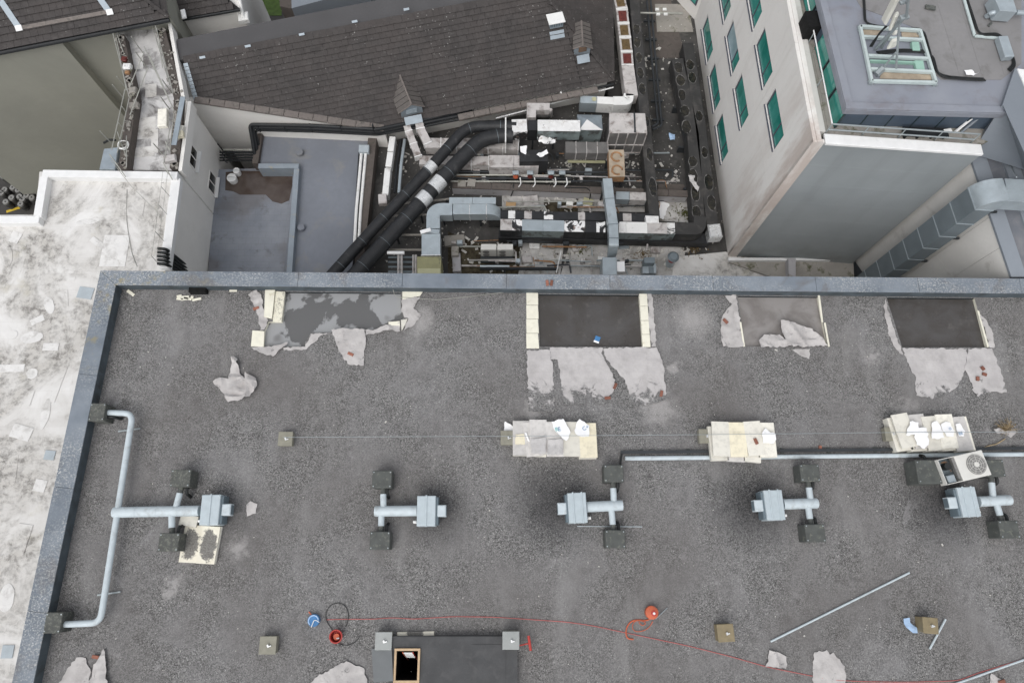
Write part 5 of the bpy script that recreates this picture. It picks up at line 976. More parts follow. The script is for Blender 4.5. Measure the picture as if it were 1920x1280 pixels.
# low wall across the deck: brown capping stones and a pale face
lw_ = thing('low_deck_wall', 'low pale wall with brown capping stones crossing the plant deck', 'wall', P(1000, 355, DK2))
a, b = P(848, 346, -6.35), P(1290, 363, -6.35); a2, b2 = V((a.x, a.y, 0)), V((b.x, b.y, 0)); d = (b2-a2).normalized()
curb(lw_, a2, b2, .3, DK2-.02, -6.42, 'lilac_wall', 'wall_face')
ns = 12
for k in range(ns): q = a2.lerp(b2, (k+.5)/ns); MB().box(V((q.x, q.y, -6.38)), ((b2-a2).length/ns-.02, .36, .08), math.atan2(d.y, d.x), ch=.012).build('capping_stone', 'brown_coping', lw_)
# ---------------- helper for sectioned ducts
def run(par, pts, wd, ht, mats, seg=.9, flange=None, nm='duct_section'):
    """a straight or bent duct made of separate sections with a flange at each joint"""
    path = [P(*p) for p in pts]; k = 0
    for a, b in zip(path, path[1:]):
        n = max(1, round((b-a).length/seg)); dd = (b-a)
        for i in range(n):
            p, q = a+dd*(i/n), a+dd*((i+1)/n); e_ = dd.normalized()*.006
            if n > 1 or True: MB().duct([p+e_, q-e_], wd, ht).build(nm, mats[k % len(mats)], par, bevel=.01)
            if flange: MB().duct([q-dd.normalized()*.02, q+dd.normalized()*.02], wd+.05, ht+.02).build('flange', flange, par)
            k += 1
def vbox(par, pts, z0, z1, mat, nm='body', bevel=.015): return MB().prism(XY(pts, z1), z0, z1).build(nm, mat, par, bevel=bevel)
def legs(par, pts, z0, z1, r=.04):
    for u, v in pts: q = P(u, v, z1); MB().box(V((q.x, q.y, (z0+z1)/2)), (r*2, r*2, z1-z0)).build('leg', 'steel_dark', par)
# 1 rust-pooled duct along the right hip
th = thing('rust_panelled_duct', 'pale duct with rusty red and ochre pools beside the right hip of the tiled roof', 'duct', P(1165, 100, DK2))
zz = -5.7
bounds = [(-14, 1145), (17, 1152), (44, 1155), (70, 1158), (97, 1161), (123, 1163), (151, 1167), (180, 1171)]
cols = ['rust_ochre', 'rust_red', 'rust_ochre', 'rust_ochre', 'rust_red', 'white_paint', 'dirty_white']
for (y0_, x0_), (y1_, x1_), cm in zip(bounds, bounds[1:], cols):
    p, q = P(x0_+14, y0_, zz), P(x1_+14, y1_, zz); o = MB().duct([p, q+(p-q).normalized()*.012], .62, .7).build('duct_section', 'dirty_white', th, bevel=.012)
    if 'rust' in cm:
        c_ = (p+q)/2; dd = q-p; MB().box(c_+V((0, 0, .004)), (dd.length*.72, .42, .006), math.atan2(dd.y, dd.x), ch=.002).build('rust_pool', cm, o)
        for s in (-1, 1): MB().box(c_+V((0, 0, .01))+dd.normalized()*s*dd.length*.46, (.05, .62, .03), math.atan2(dd.y, dd.x)).build('flange', 'white_paint', o)
path = [P(1176, 178, zz), P(1177, 188, zz), P(1150, 188, zz)]
MB().duct(fillet([P(1179, 176, zz), P(1178, 189, zz), P(1150, 189, zz)], .45, 6), .5, .75).build('elbow', 'white_paint', th, True)
run(th, [(1151, 189, zz), (1088, 186, zz)], .42, .75, ['white_paint', 'galv', 'dirty_white'], .9)
q = P(1114, 186, zz+.01); MB().disc(q, .12, .12, .02, 14).build('yellow_disc', 'olive_pale', th)
# 2 bitumen ducts with rain puddles
def bit_duct(label, pts, wd, ht, puds, seg=2.2, zt_=-5.75):
    th = thing('bitumen_duct', label, 'duct', P(pts[0][0], pts[0][1], DK2), 'black felted ducts on the plant deck')
    path = [P(u, v, zt_) for u, v in pts]; o = MB().duct(path, wd, ht).build('duct', 'bitumen', th, bevel=.03)
    for (u, v, rx, ry) in puds:
        q = P(u, v, zt_+.004); dd = path[-1]-path[0]; MB().disc(q, rx, ry, .004, 16, .10, math.atan2(dd.y, dd.x)-math.pi/2).build('puddle', 'water_black', o); 
        MB().disc(q-V((0, 0, .002)), rx*1.1, ry*1.07, .003, 16, .06, math.atan2(dd.y, dd.x)-math.pi/2).build('silt_ring', 'dirty_panel', o)
    for k in range(1, 4):
        q = path[0].lerp(path[-1], k/4); MB().box(V((q.x, q.y, (zt_-ht+DK2)/2)), (wd*.9, .1, max(.05, zt_-ht-DK2))).build('support', 'steel_dark', th)
    return th
bit_duct('leftmost black felted duct running up the picture, nearest the white plant', [(1188, -20), (1204, 160), (1219, 320), (1228, 412)], .52, .8, [(1194, 55, .17, .28), (1195, 80, .17, .3), (1198, 108, .15, .3), (1201, 137, .17, .32), (1204, 167, .17, .34), (1213, 228, .12, .3), (1218, 290, .15, .35), (1224, 350, .18, .5)])
bit_duct('middle black felted duct with large dark puddles, left of a close pair', [(1270, 110), (1300, 250), (1311, 420)], .6, .8, [(1272, 127, .2, .32), (1276, 151, .22, .33), (1279, 178, .18, .32), (1284, 208, .22, .32), (1287, 238, .22, .36), (1299, 303, .2, .3), (1300, 330, .2, .4), (1304, 363, .2, .4), (1306, 398, .2, .36)])
bit_duct('right black felted duct next to the white tower, right of a close pair', [(1290, 80), (1313, 232), (1337, 428)], .56, .85, [(1294, 122, .2, .3), (1298, 146, .2, .32), (1311, 218, .18, .3), (1321, 286, .15, .3), (1329, 342, .2, .42), (1334, 380, .2, .4)])
q = P(1341, 432, -5.7); tag(MB().box(q-V((0, 0, .3)), (.62, .7, .64), .1, ch=.06).build('torn_foil', 'silver', None), 'crumpled silver foil capping the lower end of the right black duct', 'foil')
th = thing('dark_pipe_pair', 'two thin dark pipes running up the deck between the black ducts', 'pipes', P(1225, 120, DK2))
for k, (z, x2) in enumerate(((-6.5, 0), (-6.5, 7))): MB().tube(fillet([P(1212+x2, -10, z), P(1222+x2, 110, z), P(1234+x2, 232+k*4, z), P(1222+x2*.2, 238+k*5, z)], .15), .06, 8).build('pipe', 'steel_dark', th, True)
for v in (40, 75, 110, 150, 190, 225): q = P(1214+v*.09, v, -6.6); MB().box(q, (.6, .1, .12), 0).build('strut', 'steel_dark', th)
# white strut frame near the top
th = thing('pipe_bridge', 'thin pale pipe with white lamps crossing the deck near the top edge', 'pipe', P(1235, 25, DK2)); MB().tube([P(1165, 24, -6.2), P(1280, 26, -6.2)], .05, 8).build('pipe', 'scaffold', th, True)
for u, v in ((1232, 18), (1246, 18), (1234, 27), (1248, 27)): MB().box(P(u, v, -6.1), (.2, .14, .1), 0, ch=.02).build('lamp', 'white_paint', th)
q = P(1259, 256, DK2+.02); tag(sheet('blue_bag', XY(((1254,250),(1266,252),(1265,263),(1256,263)), DK2+.05), DK2+.02, .08, 'cloth_blue', ridge=.05, seed=2, cell=.06), 'small light blue bag lying on the dark deck between the ducts', 'bag')
tag(sheet('clear_plastic', XY([zt(*p) for p in ((1445,790),(1510,785),(1500,840),(1555,910),(1540,950),(1500,900),(1460,850))], -5.6), -5.72, .06, 'foil_plastic', ridge=.08, seed=8, cell=.06), 'crumpled clear plastic on the middle black duct', 'plastic sheet')
tag(sheet('white_board', XY([zt(*p) for p in ((1150,1040),(1255,1080),(1190,1235),(1150,1220))], DK2+.1), DK2+.06, .02, 'paper', seed=4, thick=.02), 'bent white board lying on the deck between two black ducts', 'board')
# 3 air handling plant
th = thing('air_handler', 'large box air handler with a pale worn lid and dark ribbed front', 'air handler', P(1175, 260, DK2))
tp4 = [P(*p, -4.7) for p in ((1143, 212), (1209, 213), (1213, 249), (1143, 249))]
MB().prism(tp4, -6.5, -4.76).build('casing', 'dirty_panel', th, bevel=.02)
c4 = sum(tp4, V())/4; MB().prism([p+(p-c4)*.02 for p in tp4], -4.76, -4.69).build('lid', 'dirty_white', th, bevel=.015)
l0, l1 = tp4[0].lerp(tp4[1], .70), tp4[3].lerp(tp4[2], .68); dd = l1-l0; MB().box((l0+l1)/2+V((0, 0, .02)), (dd.length, .08, .05), math.atan2(dd.y, dd.x)).build('lid_joint', 'steel_dark', th)
fe = tp4[2]-tp4[3]
for k in range(5):
    q = tp4[3]+fe*(k/4)+V((0, -.02, 0)); MB().box(V((q.x, q.y, -5.62)), (.05, .05, 1.7)).build('rib', 'dirty_white', th)
for z in (-5.7, -6.4): MB().box(V(((tp4[3].x+tp4[2].x)/2, tp4[3].y-.03, z)), (fe.length, .05, .05), math.atan2(fe.y, fe.x)).build('rail', 'dirty_white', th)
legs(th, ((1147, 249), (1209, 250), (1147, 214), (1206, 214)), DK2, -6.5)
th = thing('ribbed_duct', 'dark grey ribbed duct section in front of the white plant', 'duct', P(1100, 285, DK2))
run(th, [(1060, 276, -5.5), (1140, 277, -5.5)], .62, .62, ['dirty_panel'], .52, 'dirty_white'); legs(th, ((1062, 280), (1100, 281), (1138, 281)), DK2, -6.1)
MB().duct([P(1065, 302, -6.4), P(1135, 303, -6.4)], .12, .08).build('rail', 'olive_pale', th)
th = thing('white_plant_duct', 'long duct wrapped in bright white foil with torn silver sides', 'duct', P(1040, 235, DK2))
def sided(par, pts, wd, ht, top, side, nm='duct_section', bands=()):
    path = [P(*p) for p in pts]; o = MB().duct([q-V((0, 0, .012)) for q in path], wd, ht-.012).build(nm, side, par, bevel=.02)
    MB().duct(path, wd-.01, .016).build('top_skin', top, o); return o
sided(th, [(1008, 235, -4.75), (1088, 236, -4.75)], .62, .75, 'foil_white', 'foil_side'); sided(th, [(960, 236, -4.85), (988, 235, -4.85)], .7, .7, 'foil_white', 'foil_torn'); sided(th, [(990, 235, -4.9), (1008, 235, -4.9)], .56, .9, 'black_lag', 'black_lag')
legs(th, ((965, 245), (1000, 247), (1040, 247), (1080, 247)), DK2, -5.5)
tag(sheet('foil_flap', XY(((1008,249),(1040,247),(1046,252),(1040,268),(1022,270),(1008,264)), -5.2), -5.35, .1, 'foil_torn', ridge=.1, seed=6, cell=.07), 'ragged foil flap hanging in front of the white duct', 'foil')
th = thing('peaked_plant_box', 'white box with a pyramid-shaped lid between the long white duct and the air handler', 'plant box', P(1107, 240, DK2))
tq = [P(*p, -5.0) for p in ((1082, 215), (1128, 216), (1130, 244), (1086, 244))]; ap = P(1100, 212, -4.45); ap.y -= .35
MB().prism(tq, -6.2, -5.0).build('casing', 'foil_side', th, bevel=.02)
MB().add(tq+[ap], [[0, 1, 4], [1, 2, 4], [3, 0, 4]]).build('lid', 'lead', th); MB().add([tq[2]+V((0, -.004, .004)), tq[3]+V((0, -.004, .004)), ap+V((0, -.004, .004))], [[0, 1, 2]]).build('lid_face', 'paper', th); legs(th, ((1088, 242), (1126, 243)), DK2, -6.2)
th = thing('l_shaped_box', 'pale L-shaped metal box above the white duct', 'box', P(1008, 207, DK2)); vbox(th, ((988, 193), (1031, 193), (1031, 206), (1005, 206), (1005, 220), (988, 220)), -6.2, -5.1, 'dirty_white'); vbox(th, ((1006, 207), (1030, 207), (1030, 219), (1006, 219)), -6.4, -5.5, 'bitumen', 'dark_side'); MB().tube([P(1033, 218, -6), P(1033, 206, -5.0)], .08, 8).build('stub', 'dirty_white', th, True)
th = thing('rusty_tank', 'rusty brown box with two ring stains in front of the air handler', 'box', P(1156, 310, DK2)); vbox(th, ((1141, 281), (1170, 281), (1172, 331), (1143, 331)), -5.4, -4.9, 'rust', 'casing'); vbox(th, ((1141, 281), (1170, 281), (1172, 331), (1143, 331)), -4.9, -4.86, 'tan_board', 'lid', 0)
for u, v in ((1156, 294), (1157, 319)):
    q = P(u, v, -4.855); MB().tube([q+V((math.cos(2*math.pi*k/18)*.24*(1+random.uniform(-.1, .1)), math.sin(2*math.pi*k/18)*.24, -.0)) for k in range(16)], .05, 5).build('ring_stain', 'rust', th)
legs(th, ((1143, 284), (1168, 284), (1145, 329), (1170, 329)), DK2, -5.4)
# 4 fan discharge flange and black pipes
th = thing('black_pipes', 'thicker of two black lagged pipes sweeping from the white plant to the parapet', 'pipe', P(760, 400, DK2))
def lagpipe(label, pts, r, cuffs, bands):
    th = thing('lagged_pipe', label, 'pipe', P(pts[0][0], pts[0][1], DK2), 'black lagged pipes')
    path = fillet([P(*p) for p in pts], 1.0, 7); MB().tube(path, r, 20).build('lagging', 'black_lag', th, True)
    ln = [0]
    for a, b in zip(path, path[1:]): ln.append(ln[-1]+(b-a).length)
    def at(s):
        s *= ln[-1]
        for i in range(len(path)-1):
            if ln[i+1] >= s: return path[i].lerp(path[i+1], (s-ln[i])/max(1e-6, ln[i+1]-ln[i])), (path[i+1]-path[i]).normalized()
        return path[-1], (path[-1]-path[-2]).normalized()
    for s, l in cuffs: q, d = at(s); MB().tube([q-d*l/2, q+d*l/2], r+.012, 20).build('silver_cuff', 'silver', th, True)
    for k in range(bands): q, d = at((k+.5)/bands); MB().tube([q-d*.008, q+d*.008], r+.004, 20).build('band', 'galv_dark', th, True)
    return th
bpy.data.objects.remove(th)
lagpipe('upper and thinner of two black lagged pipes sweeping from the white plant to the parapet', [(618, 520, -5.6), (690, 440, -5.6), (800, 322, -5.3), (875, 238, -5.1), (925, 236, -5.1), (968, 238, -5.1)], .27, [(.585, .45)], 8)
lagpipe('lower and thicker of two black lagged pipes sweeping from the white plant to the parapet', [(660, 522, -5.6), (720, 455, -5.6), (845, 318, -5.35), (900, 262, -5.2), (940, 254, -5.2), (962, 255, -5.2)], .36, [(.475, .5), (.565, .62)], 7)
q = P(948, 246, -4.95); tag(MB().box(q-V((0, 0, .35)), (.06, 1.35, 1.0), 0).build('flange_plate', 'white_paint'), 'tall thin white plate where the black pipes enter the white plant', 'plate')
th = thing('pipe_trestle', 'dark steel beams carrying the black pipes', 'trestle', P(770, 430, DK2))
for a, b in (((735, 405), (800, 402)), ((740, 440), (800, 440)), ((728, 468), (795, 468)), ((720, 385), (850, 372))): MB().tube([P(*a, -6.3), P(*b, -6.3)], .06, 4).build('beam', 'concrete', th)
for u, v in ((742, 408), (790, 405), (745, 445), (793, 442), (838, 375), (795, 465)): q = P(u, v, -6.3); MB().box(V((q.x, q.y, -6.65)), (.08, .08, .72)).build('post', 'steel_dark', th)
# 5 dirty white ducts behind the pipes
th = thing('dormer_ducts', 'pair of narrow dirty ducts dropping from the dormer front', 'ducts', P(780, 260, DK2))
run(th, [(758, 222, -5.4), (766, 245, -5.5), (784, 292, -5.7)], .34, .34, ['dirty_white'], .7, 'white_curb'); run(th, [(783, 218, -5.4), (788, 240, -5.5), (802, 268, -5.7)], .4, .34, ['dirty_white'], .7, 'white_curb')
th = thing('dirty_duct', 'dirty pale duct behind the black pipes, upper of two', 'duct', P(870, 270, DK2), 'dirty ducts behind the black pipes'); run(th, [(797, 268, -5.8), (915, 268, -5.8), (972, 272, -5.8)], .55, .62, ['dirty_white'], .8, 'white_curb'); legs(th, ((815, 272), (870, 272), (930, 274)), DK2, -6.4)
th = thing('dirty_duct', 'dirty pale duct behind the black pipes, lower of two, ending in a black box', 'duct', P(900, 305, DK2), 'dirty ducts behind the black pipes'); run(th, [(786, 300, -5.9), (916, 301, -5.9)], .48, .5, ['dirty_white'], .8, 'white_curb')
run(th, [(917, 302, -5.6), (1010, 303, -5.6)], .66, .7, ['dirty_white'], 1.0); vbox(th, ((974, 281), (1026, 281), (1028, 302), (974, 303)), -6.3, -5.2, 'black_lag', 'black_box'); legs(th, ((835, 306), (880, 306), (960, 318), (1000, 318)), DK2, -6.3)
for i, pp in enumerate((((975,275),(988,274),(986,290),(976,286)), ((1006,290),(1025,280),(1028,288),(1012,296)))): tag(sheet('foil_scrap', XY(pp, -5.15), -5.18, .05, 'paper', ridge=.05, seed=i+20, cell=.06), ('torn white foil scrap on the left end of the black box', 'torn white foil scrap on the right end of the black box')[i], 'foil')
# 6 valve rack
th = thing('valve_rack', 'row of pipes with grey-lidded red and orange valves along the capping stones', 'valves', P(1000, 330, DK2))
for k in range(4): MB().tube([P(845, 322+k*6, -6.3), P(1070 if k else 1140, 323+k*6, -6.3)], .045, 8).build('pipe', 'steel_dark' if k % 2 == 0 else 'scaffold', th, True)
for i, (u, mt) in enumerate(((967, 'orange'), (994, 'rust_red'), (1033, 'rust_red'), (1054, 'rubber'))):
    q = P(u, 331, -6.2); v_ = MB().tube([q, q+V((0, .02, .22))], [.14, .1], 10).build('valve', mt, th, True); MB().box(P(u, 324, -5.85), (.32, .2, .14), 0, ch=.03).build('actuator', 'galv', v_)
    MB().tube(fillet([P(u+8, 333, -6.1), P(u+10, 345, -6.2), P(u+4, 352, -6.4)], .1), .03, 6).build('drain_pipe', 'white_curb', v_, True)
MB().tube(fillet([P(963, 345, -6.3), P(962, 358, -6.4), P(958, 368, -6.8)], .1), .03, 6).build('hose', 'rubber', th, True); MB().tube(fillet([P(1060, 352, -6.3), P(1100, 352, -6.3), P(1108, 360, -6.4), P(1105, 378, -6.9)], .1), .03, 6).build('hose', 'rubber', th, True)
for u, v, w_, h_, mt, nm_ in ((866, 344, .4, .34, 'concrete', 'square concrete slab on the capping stones, left'), (884, 343, .4, .4, 'concrete', 'square concrete slab on the capping stones, right'), (958, 384, .5, .3, 'cardboard', 'tan cardboard sheet by the end of the shiny duct'), (995, 377, .75, .55, 'dirty_white', 'small square concrete pad with a dark patch behind the white and black duct'), (1102, 380, .5, .45, 'olive_pale', 'pale junction box with a yellow cable on the deck')):
    q = P(u, v, -6.3 if v < 350 else DK2+.2); tag(MB().box(q, (w_, h_, .1), R(random.uniform(-25, 10)), ch=.015).build('deck_clutter', mt), nm_, 'clutter', 'odds and ends on the plant deck')
# 7 shiny galvanised duct
th = thing('galvanised_duct', 'shiny blue-grey galvanised duct bending down to an olive box at the parapet', 'duct', P(860, 400, DK2))
zg = -5.2
MB().duct(fillet([P(812, 428, zg), P(812, 392, zg), P(848, 392, zg)], .62, 7), .62, .62).build('elbow', 'galv', th, True)
run(th, [(849, 392, zg), (912, 392, zg)], .52, .62, ['galv'], .8, 'silver')
path = [P(913, 392, zg)+V((math.sin(t_)*.62, 0, -(1-math.cos(t_))*.62)) for t_ in [k*math.pi/2/8 for k in range(9)]]
m = MB(); rings = []
for k in range(9):
    t_ = k*math.pi/2/8; c_ = P(913, 392, zg); o1 = V((math.sin(t_)*.66, 0, -(1-math.cos(t_))*.66)); i1 = V((math.sin(t_)*.06, 0, -.62+(math.cos(t_)-1)*.06+.0))
    rings.append([c_+o1+V((0, .26, 0)), c_+o1-V((0, .26, 0)), c_+i1-V((0, .26, 0)), c_+i1+V((0, .26, 0))])
vs = [p for g in rings for p in g]; fs = []
for i in range(8): fs += [[i*4+k, i*4+(k+1) % 4, (i+1)*4+(k+1) % 4, (i+1)*4+k] for k in range(4)]
m.add(vs, fs+[[3, 2, 1, 0], [32, 33, 34, 35]]).build('drop_elbow', 'galv', th, True)
c_ = P(913, 392, zg); MB().box(c_+V((.36, 0, -1.0)), (.6, .52, .75)).build('drop_section', 'bitumen', th)
run(th, [(812, 429, zg), (811, 437, zg)], .62, .62, ['galv'], .9); run(th, [(808, 438, zg+.04), (808, 478, zg-.05)], .86, .7, ['galv'], 1.2, 'silver'); run(th, [(842, 376, zg-.05), (930, 376, zg-.05)], .34, .6, ['galv'], 1.2)
q = P(798, 433, zg+.05); MB().box(q, (.5, .18, .08), .3, ch=.02).build('foil_tag', 'paper', th); legs(th, ((830, 400), (900, 402), (794, 440), (822, 442)), DK2, zg-.6)
th = thing('olive_box', 'olive green box with a pale lid edge under the end of the galvanised duct', 'box', P(805, 495, DK2)); vbox(th, ((782, 481), (827, 481), (827, 520), (782, 520)), -6.6, -5.3, 'olive'); vbox(th, ((783, 503), (826, 503), (826, 520), (783, 520)), -5.3, -5.24, 'olive_pale', 'lid_strip')
th = thing('steel_grating_frame', 'pale steel frame of bars by the parapet left of the olive box', 'frame', P(755, 495, DK2))
for k in range(4): MB().tube([P(728, 482+k*9, -6), P(778, 482+k*9, -6)], .05, 4).build('bar', 'galv_dark', th)
for u in (747, 753, 775, 780): MB().tube([P(u, 478, -5.7), P(u, 520, -5.7)], .05, 4).build('bar', 'dirty_white', th)
MB().box(P(742, 474, -5.6), (.8, .14, .12), 0, ch=.02).build('bracket', 'white_curb', th)
# 8 white and black foil duct
th = thing('foil_wrapped_duct', 'long duct with white foil torn off black lagging, lower of two crossing the deck', 'duct', P(1100, 430, DK2), 'foil wrapped ducts')
zf = -5.5
tops = ['dirty_white', 'foil_torn', 'galv', 'galv', 'foil_torn', 'black_lag', 'foil_torn', 'black_lag', 'foil_white', 'white_paint', 'dirty_white', 'foil_white', 'foil_white']
px = [938, 960, 979, 1018, 1058, 1097, 1118, 1135, 1160, 1174, 1214, 1251, 1266]
for (x0_, x1_, tpm) in zip(px, px[1:], tops):
    sd_ = 'black_lag' if tpm in ('dirty_white', 'foil_torn', 'black_lag', 'white_paint') and x0_ < 1160 and x0_ != 1018 else 'foil_side'
    p, q = P(x0_, 421+(x0_-938)*.022, zf), P(x1_, 421+(x1_-938)*.022, zf); e_ = (q-p).normalized()*.004
    o = MB().duct([p+e_-V((0, 0, .012)), q-e_-V((0, 0, .012))], .58, .7).build('duct_section', sd_, th, bevel=.015); MB().duct([p+e_, q-e_], .57, .014).build('top_skin', tpm, o)
MB().duct(fillet([P(1267, 428, zf), P(1312, 429, zf), P(1313, 405, zf)], .7, 7), .6, .8).build('elbow', 'bitumen', th, True); MB().duct([P(935, 437, zf-.75), P(1330, 447, zf-.75)], .5, .5).build('lower_lagging', 'black_lag', th)
th = thing('foil_wrapped_duct', 'black lagged duct with white foil patches, upper of two crossing the deck', 'duct', P(1080, 400, DK2), 'foil wrapped ducts')
px2 = [936, 953, 966, 983, 997, 1020, 1037, 1084, 1097, 1130, 1168, 1184, 1226]; tops2 = ['black_lag', 'white_paint', 'black_lag', 'dirty_white', 'black_lag', 'foil_torn', 'black_lag', 'dirty_white', 'black_lag', 'black_lag', 'dirty_white', 'black_lag']
for x0_, x1_, tpm in zip(px2, px2[1:], tops2):
    p, q = P(x0_, 402+(x0_-938)*.022, -5.7), P(x1_, 402+(x1_-938)*.022, -5.7); o = MB().duct([p-V((0, 0, .012)), q-V((0, 0, .012))], .42, .6).build('duct_section', 'black_lag', th); MB().duct([p, q], .41, .014).build('top_skin', tpm, o)
vb = thing('white_foil_end', 'white foil-wrapped block where the left black duct meets the torn foil duct', 'foil', P(1222, 410, -6)); vbox(vb, ((1210, 404), (1235, 405), (1236, 418), (1212, 418)), -6, -5.42, 'foil_white')
# 9 tall blue-grey duct over the deck
th = thing('overhead_duct', 'narrow shiny blue-grey duct running straight towards the parapet above everything', 'duct', P(1145, 420, DK2))
run(th, [(1139, 334, -4.9), (1143, 372, -4.9), (1150, 420, -4.9), (1151, 446, -4.9)], .44, .46, ['galv'], .95, 'galv_dark')
MB().duct(fillet([P(1151, 447, -4.9), P(1151, 462, -4.9), P(1148, 478, -5.6)], .3, 6), .44, .46).build('elbow', 'galv', th, True); vbox(th, ((1130, 482), (1156, 482), (1157, 515), (1130, 515)), -6.6, -5.6, 'galv', 'plenum'); legs(th, ((1134, 345), (1150, 345), (1142, 415), (1160, 415)), DK2, -5.4)
q = P(1164, 500, -5.7); MB().box(q, (.36, .5, .04), 0).build('side_flap', 'paper', th)
th = thing('stub_duct', 'short galvanised duct stub running right from under the overhead duct', 'duct', P(1180, 370, DK2)); run(th, [(1155, 366, -6), (1180, 367, -6), (1212, 368, -6)], .42, .5, ['galv', 'dirty_white'], .8, 'galv_dark')
# 10 condensers and clutter near the parapet
for i, (x0_, lab) in enumerate(((901, 'left one of two white air conditioners facing the parapet'), (932, 'right one of two white air conditioners facing the parapet'))):
    b4 = [P(*p, -5.95) for p in ((x0_+1, 457), (x0_+30, 457), (x0_+30, 468), (x0_, 468))]; th = thing('condenser_unit', lab, 'air conditioner', V((b4[0].x+.4, b4[0].y-.1, -6.8)), 'condensers on the plant deck')
    MB().prism(b4, -6.75, -5.95).build('casing', 'ac_white', th, bevel=.03); f0 = (b4[2]+b4[3])/2
    for s in (0, 1): MB().tube([V((f0.x-.12, f0.y-.002, -6.18-.34*s)), V((f0.x-.12, f0.y-.03, -6.18-.34*s))], .15, 16).build('fan_grille', 'ac_grille', th)
    MB().box(V((f0.x, f0.y-.05, -6.8)), (.8, .5, .08)).build('base', 'steel_dark', th)
th = thing('bracket_rail', 'pale rail and black bar in front of the two white air conditioners', 'rail', P(940, 497, DK2)); MB().tube([P(900, 499, -6.3), P(955, 499, -6.3)], .05, 8).build('rail', 'galv', th, True); MB().tube([P(900, 503, -6.4), P(1045, 504, -6.4)], .09, 6).build('bar', 'gutter_black', th)
for (u, v, w_, h_, t_, mt, nm_) in ((852, 450, 1.0, .55, .2, 'concrete', 'concrete block behind the left air conditioner'), (853, 470, .35, .5, .5, 'concrete', 'narrow concrete upstand left of the air conditioners'), (856, 492, .4, .9, .3, 'lilac_wall', 'grey slab by the parapet right of the olive box'), (1002, 460, .5, .3, .15, 'white_paint', 'small white box on the screed right of the air conditioners'), (988, 486, .5, .35, .15, 'dirty_white', 'rounded white lump right of the air conditioners'), (1082, 464, .48, .36, .15, 'dirty_white', 'small pale box under the torn foil duct'), (1229, 468, .45, .32, .2, 'dirty_white', 'pale box near the parapet right of the overhead duct'), (1127, 486, .3, .3, .1, 'white_paint', 'small white pad beside the overhead duct plenum'), (1170, 462, .5, .2, .15, 'galv', 'pale blue-grey tray beside the overhead duct')):
    q = P(u, v, DK2+t_); tag(MB().box(q-V((0, 0, t_/2-.01)), (w_, h_, t_), R(random.uniform(-6, 6)), ch=.02).build('deck_clutter', mt), nm_, 'clutter', 'odds and ends on the plant deck')
th = thing('small_pump', 'grey louvred pump housing near the parapet', 'pump', P(1218, 495, DK2)); vbox(th, ((1208, 482), (1228, 482), (1228, 493), (1208, 493)), -6.7, -6.0, 'galv_dark'); vbox(th, ((1205, 494), (1230, 494), (1231, 512), (1205, 512)), -6.95, -6.4, 'galv', 'base'); vbox(th, ((1216, 500), (1226, 500), (1226, 512), (1217, 512)), -6.45, -6.38, 'galv_dark', 'louvre')
th = thing('small_flue', 'small capped flue with a red band near the parapet', 'flue', P(1255, 495, DK2)); q = P(1255, 495, DK2); MB().tube([q, q+V((0, 0, .5)), q+V((0, 0, .85))], [.22, .16, .14], 12).build('pipe', 'galv', th, True); MB().tube([q+V((0, 0, .5)), q+V((0, 0, .62))], .17, 12).build('band', 'red', th, True); MB().tube([q+V((0, 0, .85)), q+V((0, 0, .95))], [.28, .18], 14).build('cap', 'galv_dark', th, True)
tag(MB().tube([P(1043, 512, -6.2), P(1052, 470, -6.0)], .02, 6).build('leaning_rod', 'white_curb'), 'thin pale rod leaning near the parapet behind the two parapet bricks', 'rod')
# 11 white trunking left of the black pipes
th = thing('cable_trunking', 'row of long white trunking lids left of the black pipes', 'trunking', P(730, 320, DK2))
for k, (a, b) in enumerate((((736, 256), (732, 283)), ((732, 285), (728, 312)), ((727, 315), (722, 366)))):
    p, q = P(*a, -6.0), P(*b, -6.0); MB().duct([p, q], .3, .5).build('trunking_lid', 'white_paint', th, bevel=.02)
MB().box(P(718, 375, -6.0), (.4, .5, .3), .1, ch=.02).build('end_box', 'dirty_white', th); MB().tube([P(759, 262, -6.2), P(752, 310, -6.2), P(748, 362, -6.2)], .08, 8).build('side_pipe', 'galv', th, True)
MB().tube([P(752, 262, -6.3), P(744, 310, -6.3), P(740, 362, -6.3)], .06, 8).build('side_pipe', 'gutter_black', th, True)
# weeds growing out of the silt
for i, (u, v, n_, lab) in enumerate(((1283, 400, 150, 'yellow-green weeds on the deck between the black ducts'), (1205, 478, 90, 'low dark weeds beside the overhead duct near the parapet'), (1090, 470, 60, 'small dark weeds under the torn foil duct'), (1300, 470, 90, 'low brown weeds at the foot of the white tower'))):
    q = P(u, v, DK2+.02); th = thing('weed_clump', lab, 'weeds', q, 'weeds on the plant deck'); m = MB()
    for k in range(n_):
        a_ = random.uniform(0, 6.28); l_ = random.gauss(0, .38); c = q+V((math.cos(a_)*l_, math.sin(a_)*l_*.7, random.uniform(.02, .18))); rr_ = Matrix.Rotation(random.uniform(0, 6), 3, 'Z')@Matrix.Rotation(random.uniform(-.8, .8), 3, 'X'); s = random.uniform(.03, .09)
        m.add([c+rr_@V(p)*s for p in ((-1, 0, 0), (0, -.3, .15), (1, 0, .1), (0, .3, .15))], [[0, 1, 2, 3]])
    m.build('leaves', 'weed_green' if i % 2 == 0 else 'leaf_dead', th)
